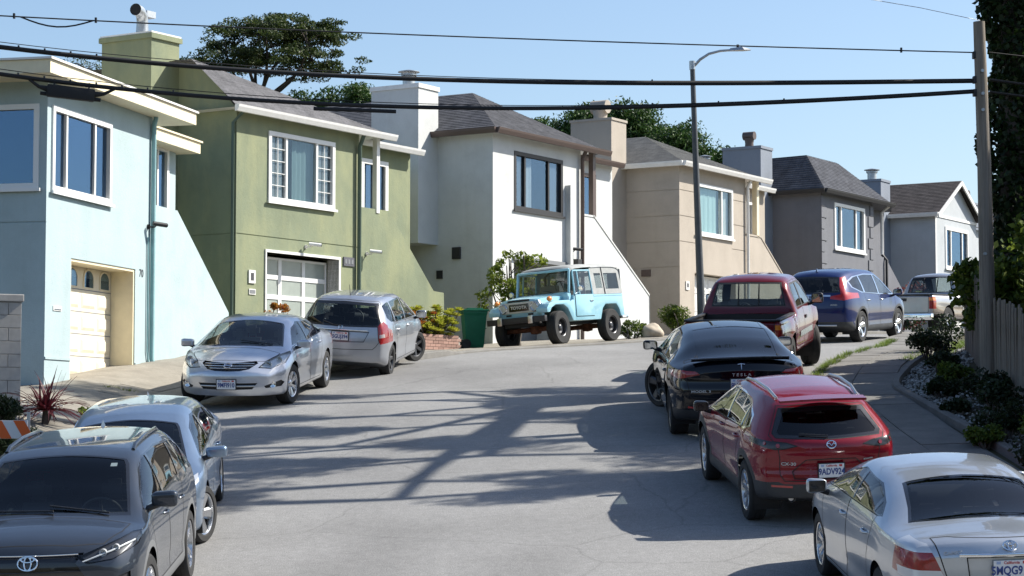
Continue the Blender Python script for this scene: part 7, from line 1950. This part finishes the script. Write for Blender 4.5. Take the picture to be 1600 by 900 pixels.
def limb(mb, p, q, r0, r1, bend=.12, n=6, seg=6):
    p, q = Vector(p), Vector(q); d = q - p; off = Vector((rng.uniform(-1, 1), rng.uniform(-1, 1), rng.uniform(-.3, 1))) * d.length * bend
    P = [p + d * t + off * math.sin(math.pi * t) for t in np.linspace(0, 1, seg)]
    mb.tube(P, [r0 + (r1 - r0) * t for t in np.linspace(0, 1, seg)], n); return P
def spray(tips, n_per, rad, flat):
    return clump_points(tips, [rad * rng.uniform(.6, 1.25) for _ in tips], n_per, flat, .1)

def flat_pine(label, base, crown, spread, h, seed, n=60, leaf=.15, per=90, tuft=.62):
    """wind-shaped pine: a few crooked main limbs, twigs off them, flat tufts in layers"""
    rng.seed(seed); T = empty("pine_tree", base, 0, label, "tree", "trees behind the houses")
    C_ = Vector(crown) - Vector(base); w = MB(); fork = C_ + Vector((-spread * .2, 0, -h * .8)); nodes = []
    limb(w, (0, 0, 0), fork, .28, .16, .02, 8, 6)
    for i in range(7):
        a = i / 7 * 6.28 + rng.uniform(-.3, .3); e = C_ + Vector((math.cos(a) * spread * .72, math.sin(a) * spread * .6, h * rng.uniform(-.25, .32))); P = limb(w, fork, e, .10, .03, .14, 6, 8); nodes += P[2:]
    tips = []; rad = []
    for i in range(n):
        a = rng.uniform(0, 6.28); rr = spread * math.sqrt(rng.uniform(.02, 1)); lay = rng.choice((-.30, -.06, .16, .36, .30))
        z = h * (lay + .08 * rng.uniform(-1, 1)) * (1.12 - .4 * (rr / spread) ** 2)
        tp = C_ + Vector((math.cos(a) * rr, math.sin(a) * rr * .8, z))
        s_ = min(nodes, key=lambda q: (q - tp).length); limb(w, s_, tp, .03, .01, .1, 4, 4)
        for j in range(3):
            tips.append(tuple(tp + Vector((rng.gauss(0, .5), rng.gauss(0, .4), rng.gauss(0, .10))))); rad.append(tuft * rng.uniform(.45, 1.0))
    obj("trunk", w, "bark", T, smooth=60)
    leaf_cloud("crown", clump_points(tips, rad, per, .36, .1), leaf, "leaf_pine", T, up=.7, aspect=.4)
    return T
flat_pine("broad wind-shaped pine rising behind the green house", (-10.3, 100, 3.2), (-11.1, 100, 17.4), 3.2, 3.2, 3, n=98, per=100, leaf=.16)
flat_pine("small pine crown left of the broad pine behind the green house roof", (-14.6, 99, 3.2), (-14.2, 99, 16.2), 1.4, 1.0, 5, n=20, per=60, leaf=.15)
flat_pine("thin scraggly pine between the pale blue roof and the green chimney", (-18.6, 96, 3.2), (-18.4, 96, 15.4), 1.6, 1.8, 8, n=26, per=16, leaf=.12)

def cypress(label, base, top_z, width, seed, nb=60, per=150, leaf=.18, tilt=.35):
    rng.seed(seed); T = empty("cypress_tree", base, 0, label, "tree", "trees behind the houses"); H = top_z - base[2]
    w = MB(); w.tube([(0, 0, 0), (.1, 0, H * .5), (.2, 0, H * .86)], [.4, .28, .08], 8); tips = []; pts = []
    for i in range(nb):
        z = H * rng.uniform(.45, .9); a = rng.uniform(0, 6.28); r_ = width * rng.uniform(.35, 1) * (1.15 - .6 * (z / H - .45) / .45)
        e = Vector((math.cos(a) * r_, math.sin(a) * r_, min(z + r_ * tilt + rng.uniform(0, .5), H * 1.02))); s_ = Vector((0.1, 0, z - .4)); P = limb(w, s_, e, .07, .015, .06, 5)
        for u, tt in enumerate(np.linspace(.25, 1.0, 6)):
            p = s_.lerp(e, tt); rr = .5 * (1.15 - tt) + .14
            d = nrng.normal(size=(per // 6, 3)) * np.array([rr, rr, rr * .45]); pts.append(np.array(p) + d)
    obj("trunk", w, "bark", T, smooth=60)
    leaf_cloud("crown", np.concatenate(pts), leaf, "leaf_cypress", T, up=.5, aspect=.4, droop=(.25, 0, .25))
    return T
for i, (x, y, tz, wd) in enumerate(((-6.6, 97, 16.0, 2.3), (-8.9, 98, 15.9, 1.9), (1.1, 98, 14.6, 1.0), (3.0, 97, 15.0, 1.8), (5.4, 98, 15.1, 2.1), (7.4, 97, 14.0, 2.0), (9.5, 98, 12.7, 1.5))):
    lab = ("dark cypress filling the gap left of the white chimney", "dark cypress just above the end of the green roof", "dark cypress peeking over the white house ridge", "cypress left of the beige chimney", "spiky cypress right of the beige chimney", "spreading cypress above the beige roof, left of the lamp", "low cypress just right of the street lamp")[i]
    cypress(lab, (x, y, 3.0), tz, wd, 20 + i, nb=95, per=360, leaf=.18)

# big tree on the right: ivy covered trunk, sparse crown over the road above the picture
rng.seed(4)
TX, TY = 8.75, 37.2; tz = gz(TX, TY)
T = empty("ivy_tree", (TX, TY, tz), 0, "large ivy covered tree trunk behind the utility pole and fence", "tree")
w = MB(); w.tube([(0, 0, -.3), (.05, 0, 2), (0, 0, 5), (.1, 0, 8.2 - tz)], [.5, .42, .38, .34], 14); tips = []
fork = Vector((.1, 0, 8.2 - tz))
LZ = lambda dy: .205 * (TY + dy) + .75 - tz      # keep the crown clear of the roofline of the street view
for dy, z0 in ((-7.4, 8.6), (-6.0, 9.4), (-4.6, 8.9), (-3.2, 10.0), (-1.8, 9.3), (-.4, 10.6), (1.2, 9.7), (2.8, 10.4)):
    hub = Vector((rng.uniform(-.3, 1.0), dy, max(z0 - tz, LZ(dy)))); limb(w, fork, hub, .10, .08, .05, 8, 6)
    for sx, Lm in ((-1, rng.uniform(3.6, 5.2)), (1, rng.uniform(2.6, 4.2)), (-1, rng.uniform(2.0, 3.6))):
        e = hub + Vector((sx * Lm, rng.uniform(-.8, .8), rng.uniform(.1, .9))); e.z = max(e.z, LZ(e.y)); P = limb(w, hub, e, .085, .03, .06, 7, 8)
        for j in range(8):
            u = rng.randrange(2, 8); s_ = P[u]; a = rng.uniform(-.55, .55); L_ = rng.uniform(.7, 1.7); q = s_ + Vector((sx * math.cos(a) * L_, math.sin(a) * L_, rng.uniform(-.1, .5))); q.z = max(q.z, LZ(q.y))
            Q = limb(w, s_, q, .03, .01, .1, 5); tips += [tuple(q), tuple(Q[3])]
obj("trunk", w, "bark", T, smooth=60)
cp = clump_points(tips, [.36 * rng.uniform(.6, 1.3) for _ in tips], 210, .42, .1, (2.0, .85))
cp = cp[(cp[:, 2] + tz) > .2 * (cp[:, 1] + TY) + .25]
leaf_cloud("crown", cp, .13, "leaf_pine", T, up=.4, aspect=.45)
n = 15000; a = nrng.uniform(0, 6.28, n); z = nrng.uniform(0, 1, n) ** .9 * (8.6 - tz); rr = .50 + .16 * np.sin(z * 2.3 + a * 2) + nrng.uniform(-.06, .12, n)
ivy = np.stack([np.cos(a) * rr + .02, np.sin(a) * rr, z], 1)
leaf_cloud("ivy", ivy, .12, "leaf_ivy", T, up=.2, aspect=.8)

def shrub(name, label, loc, size, n, leaf, m, clumps=14, flat=.8, stems=True, group=None, cat="shrub", aspect=.55, up=.5, seed=None):
    if seed is not None: rng.seed(seed)
    T_ = empty(name, loc, 0, label, cat, group); cs = []; 
    for i in range(clumps):
        a = rng.uniform(0, 6.28); r_ = math.sqrt(rng.random()); cs.append((math.cos(a) * r_ * size[0] * .7, math.sin(a) * r_ * size[1] * .7, size[2] * (.25 + .65 * rng.random() * (1 - .45 * r_))))
    rad = [min(size) * rng.uniform(.26, .46) for _ in cs]
    if stems:
        w_ = MB()
        for c_ in cs[:10]: limb(w_, (rng.uniform(-.08, .08), rng.uniform(-.08, .08), -.1), c_, .025, .008, .1, 5, 5)
        obj("stem", w_, "bark_grey", T_)
    pts = clump_points(cs, rad, max(1, n // clumps), flat, .35)
    leaf_cloud("foliage", pts, leaf, m, T_, up=up, aspect=aspect)
    return T_
# bushes behind the fence; the dark ones are added to shade the pavement
shrub("leafy_bush", "sunlit yellow green bush behind the fence, right of the utility pole", (8.5, 35.0, gz(8.5, 35.0)), (1.0, 1.2, 2.95), 4600, .15, "leaf_bush", 34, seed=1)
shrub("leafy_bush", "leafy bush reaching over the fence left of the utility pole", (8.25, 37.3, gz(8.25, 37.3)), (.75, 1.1, 2.35), 2600, .14, "leaf_bush", 22, seed=2)
shrub("leafy_bush", "sunlit bush above the near fence at the right edge", (8.75, 33.3, gz(8.75, 33.3)), (.85, 1.0, 3.3), 4200, .16, "leaf_bush", 30, seed=81)
shrub("shade_bush", "added bush shading the pavement, out of view behind the middle of the near fence", (8.25, 30.6, gz(8.25, 30.6)), (.75, 1.2, 3.1), 5000, .2, "leaf_dark", 34, seed=82)
shrub("shade_bush", "added bush shading the pavement, out of view behind the near end of the fence", (8.2, 27.8, gz(8.2, 27.8)), (.75, 1.3, 3.0), 5000, .2, "leaf_dark", 34, seed=83)
shrub("shade_bush", "dark bush added for shade behind the ivy covered trunk", (9.7, 38.9, gz(9.7, 38.9)), (1.0, 1.3, 4.0), 6000, .2, "leaf_dark", 40, seed=84)
shrub("shade_bush", "dark bush added for shade right of the ivy covered trunk", (9.6, 36.0, gz(9.6, 36.0)), (1.0, 1.3, 4.4), 6000, .2, "leaf_dark", 40, seed=85)
for i, (x, y, s_, h) in enumerate(((9.3, 32.4, 1.3, 4.6), (9.2, 29.6, 1.4, 4.4), (9.0, 26.8, 1.3, 4.0), (9.4, 24.2, 1.3, 3.6))):  # unseen row added to keep the sun off the right pavement
    shrub("shade_bush", ("tall added shade bush, out of view, nearest the ivy tree", "second tall added shade bush, out of view behind the near fence", "third added shade bush, out of view behind the near fence", "added shade bush nearest the camera, out of view behind the fence")[i], (x, y, gz(x, y)), (s_, s_ + .3, h), 9000, .22, "leaf_dark", 46, seed=30 + i)
# low planting on the right strip
for i, (x, y, s_, h, m_) in enumerate(((6.75, 30.4, .42, .55, "leaf_dark"), (6.9, 31.6, .4, .5, "leaf_dark"), (6.6, 29.0, .45, .5, "leaf_dark"), (6.85, 28.0, .5, .6, "leaf_bush"), (6.35, 31.2, .22, .25, "leaf_dark"), (7.6, 39.6, .5, .6, "leaf_dark"), (8.1, 41.6, .6, .8, "leaf_dark"), (6.55, 33.0, .3, .3, "leaf_dark"), (6.95, 34.4, .35, .35, "leaf_bush"), (7.2, 36.4, .35, .35, "leaf_dark"), (6.5, 26.6, .5, .6, "leaf_dark"), (6.2, 28.6, .3, .3, "leaf_bush"))):
    shrub("low_shrub", ("dark low shrub at the foot of the near fence", "dark low shrub below the utility pole", "dark low shrub nearest the edging kerb", "mid green low shrub at the near end of the strip", "tiny dark shrub among the white pebbles", "dark shrub at the far end of the planting strip", "dark shrub behind the rear wheel of the pewter pickup", "small dark plant in the pebbles below the pole", "small green plant at the foot of the far fence", "small dark plant at the foot of the far fence", "dark shrub at the nearest end of the strip", "small green plant right at the edging kerb")[i], (x, y, gz(x, y)), (s_, s_, h), 1300, .07, m_, 12, seed=50 + i)
# small tree behind the off-roader
rng.seed(12); bxy = (.15, 53.0); T = empty("small_tree", (*bxy, gz(*bxy)), 0, "small multi-stemmed tree with bright leaves beside the vintage off-roader", "tree"); w = MB(); tips = []
for i in range(9):
    a = rng.uniform(0, 6.28); e = Vector((math.cos(a) * rng.uniform(.2, .9), math.sin(a) * rng.uniform(.2, .6), rng.uniform(1.3, 2.4))); P = limb(w, (rng.uniform(-.1, .1), rng.uniform(-.1, .1), 0), e, .035, .014, .08, 6)
    for j in range(5):
        q = P[rng.randrange(2, 6)] + Vector((rng.uniform(-.45, .45), rng.uniform(-.4, .4), rng.uniform(-.1, .4))); limb(w, P[rng.randrange(2, 6)], q, .012, .006, .1, 4); tips.append(tuple(q))
obj("trunk", w, "bark_grey", T, smooth=60)
leaf_cloud("crown", clump_points(tips, [.19 * rng.uniform(.6, 1.3) for _ in tips], 60, .8, .2), .12, "leaf_bright", T, up=.5, aspect=.45)
# rosette succulents in the planter
def rosettes(label, centres, m, r=.085):
    root = empty("succulent_plant", centres[0], 0, label, "plant"); pts = []; w_ = MB(); o0 = Vector(centres[0])
    V = []; F = []
    for c_ in centres:
        c_ = Vector(c_) - o0; w_.tube([(c_.x * .7, c_.y * .7, -.35), c_ + Vector((0, 0, -.02))], [.015, .01], 5)
        for ring, (nn, el, rl) in enumerate(((9, .25, 1.0), (8, .7, .85), (5, 1.15, .6))):
            for i in range(nn):
                a = i / nn * 6.28 + ring * .4 + rng.uniform(-.1, .1); d = Vector((math.cos(a) * math.cos(el), math.sin(a) * math.cos(el), math.sin(el))); s_ = Vector((-math.sin(a), math.cos(a), 0)); L_ = r * rl * rng.uniform(.9, 1.1); k_ = len(V)
                V += [c_, c_ + d * L_ * .6 + s_ * L_ * .3, c_ + d * L_ + Vector((0, 0, L_ * .12)), c_ + d * L_ * .6 - s_ * L_ * .3]; F.append((k_, k_ + 1, k_ + 2, k_ + 3))
    obj("stem", w_, "bark_grey", root)
    q = MB(); q.add(V, F); obj("rosette_leaves", q, m, root, fix=False)
rng.seed(5); pd = Vector((.525, .851)); pn = Vector((-.851, .525))
def inplanter(s_, d_, z): p = Vector((px0, py0)) + pd * s_ + pn * d_; return (p.x, p.y, pb + .40 + z)
rosettes("yellow green succulents filling the right end of the brick planter", [inplanter(rng.uniform(.45, 1.75), rng.uniform(-.12, .8), rng.uniform(.0, .62)) for _ in range(95)], "leaf_succulent", .15)
rosettes("orange tinged succulents at the left end of the brick planter", [inplanter(rng.uniform(-.8, .75), rng.uniform(.0, .8), rng.uniform(.02, .5)) for _ in range(60)], "leaf_orange", .12)
rosettes("green succulents behind the small silver hatchback", [inplanter(rng.uniform(-.9, .6), rng.uniform(.0, .6), rng.uniform(.0, .35)) for _ in range(40)], "leaf_succulent", .12)
shrub("potted_shrub", "dark reddish bush beside the frosted garage door", (-5.0, 45.6, gz(-5.0, 45.6) + .1), (.35, .35, 1.35), 900, .09, "leaf_orange", 10, seed=71)
shrub("leafy_bush", "small yellow green bush left of the frosted garage door", (-5.45, 44.9, gz(-5.4, 44.9)), (.3, .3, .95), 600, .08, "leaf_succulent", 8, seed=72)
shrub("leafy_bush", "green upright shrub between the boulder and the beige house", (4.15, 54.6, gz(4.15, 54.6)), (.5, .55, .9), 1800, .11, "leaf_bush", 14, aspect=.25, up=.1, seed=73)
shrub("leafy_bush", "smaller green shrub left of the boulder", (2.95, 53.6, gz(2.95, 53.6)), (.42, .4, .6), 1200, .09, "leaf_bush", 9, aspect=.3, up=.1, seed=74)
shrub("leafy_bush", "reddish pink flowering shrub in front of the dark grey house", (14.4, 76.6, gz(14.4, 76.6) + .2), (1.3, 1.3, 2.2), 1500, .13, "leaf_pinkish", 16, seed=75)
shrub("leafy_bush", "small bright bush beside the red spiky plant", (-6.25, 32.4, gz(-6.25, 32.4)), (.24, .24, .34), 420, .07, "leaf_bright", 8, seed=76)
shrub("low_shrub", "dark grassy shrub in front of the red spiky plant", (-6.85, 29.3, gz(-6.85, 29.3)), (.5, .6, .5), 2200, .13, "leaf_dark", 12, aspect=.12, up=.0, seed=77)
shrub("low_shrub", "dark shrub against the block wall", (-7.35, 31.0, gz(-7.35, 31.0)), (.5, .6, .5), 1500, .12, "leaf_dark", 12, aspect=.2, up=.0, seed=78)
# red spiky cordyline
cx_, cy_ = -6.85, 31.9; T = empty("spiky_plant", (cx_, cy_, gz(cx_, cy_)), 0, "dark red spiky plant in the gravel bed beside the pale blue house", "plant"); rng.seed(9)
q = MB(); q.tube([(0, 0, -.1), (.02, 0, .22)], [.05, .04], 8); q.tube([(0.02, 0, .0), (.12, .05, .26)], [.04, .03], 8); obj("stem", q, "bark", T)
bl = []
for i in range(110):
    a = rng.uniform(0, 6.28); el = rng.uniform(.1, 1.35); L_ = rng.uniform(.45, .85); o0 = Vector((rng.uniform(-.06, .12), rng.uniform(-.06, .06), .22)); d = Vector((math.cos(a) * math.cos(el), math.sin(a) * math.cos(el), math.sin(el))); s_ = Vector((-math.sin(a), math.cos(a), 0)) * .018; P = []
    for t in np.linspace(0, 1, 6):
        p = o0 + d * L_ * t + Vector((0, 0, -.55 * L_ * t * t * math.cos(el))); wd = (1 - t ** 2) * (.5 + min(1, t * 4) * .5); P.append([p - s_ * wd, p + Vector((0, 0, -.006)), p + s_ * wd])
    q = MB(); q.grid(P); obj("leaf_blade", q, "leaf_red", T, fix=False)
# grass tufts
def grass(label, pts, h=.12, n=14, m="grass_green"):
    q = MB()
    for (x, y) in pts:
        z = gz(x, y)
        for i in range(n):
            a = rng.uniform(0, 6.28); r_ = rng.uniform(0, .07); b = Vector((x + math.cos(a) * r_, y + math.sin(a) * r_, z)); L_ = h * rng.uniform(.5, 1.3); d = Vector((math.cos(a) * .5, math.sin(a) * .5, 1)).normalized(); s_ = Vector((-math.sin(a), math.cos(a), 0)) * .006
            q.add([b - s_, b + s_, b + d * L_ + Vector((math.cos(a), math.sin(a), -.2)) * L_ * .25], [(0, 1, 2)])
    tag(obj("grass", q, m, fix=False), label, "grass", kind='stuff')
grass("weeds and grass along the right kerb", [(float(XR(y)) + rng.uniform(.12, .30), y) for y in [rng.uniform(37.0, 46.5) for _ in range(150)]], .10, 16)
grass("grass tufts on the verge beyond the planting strip", [(float(XE(y)) + rng.uniform(-.3, .6), y) for y in [rng.uniform(39.5, 45.0) for _ in range(160)]], .09, 14)
grass("weeds in the joints of the left pavement", [(-5.95 + rng.uniform(-.2, .2), 30.3 + rng.uniform(-.25, .25)) for _ in range(16)] + [(-6.6 + rng.uniform(-.3, .3), 36.6 + rng.uniform(-.05, .05)) for _ in range(14)] + [(-5.75 + rng.uniform(-.15, .15), 33.8 + rng.uniform(-.1, .1)) for _ in range(8)], .07, 12)
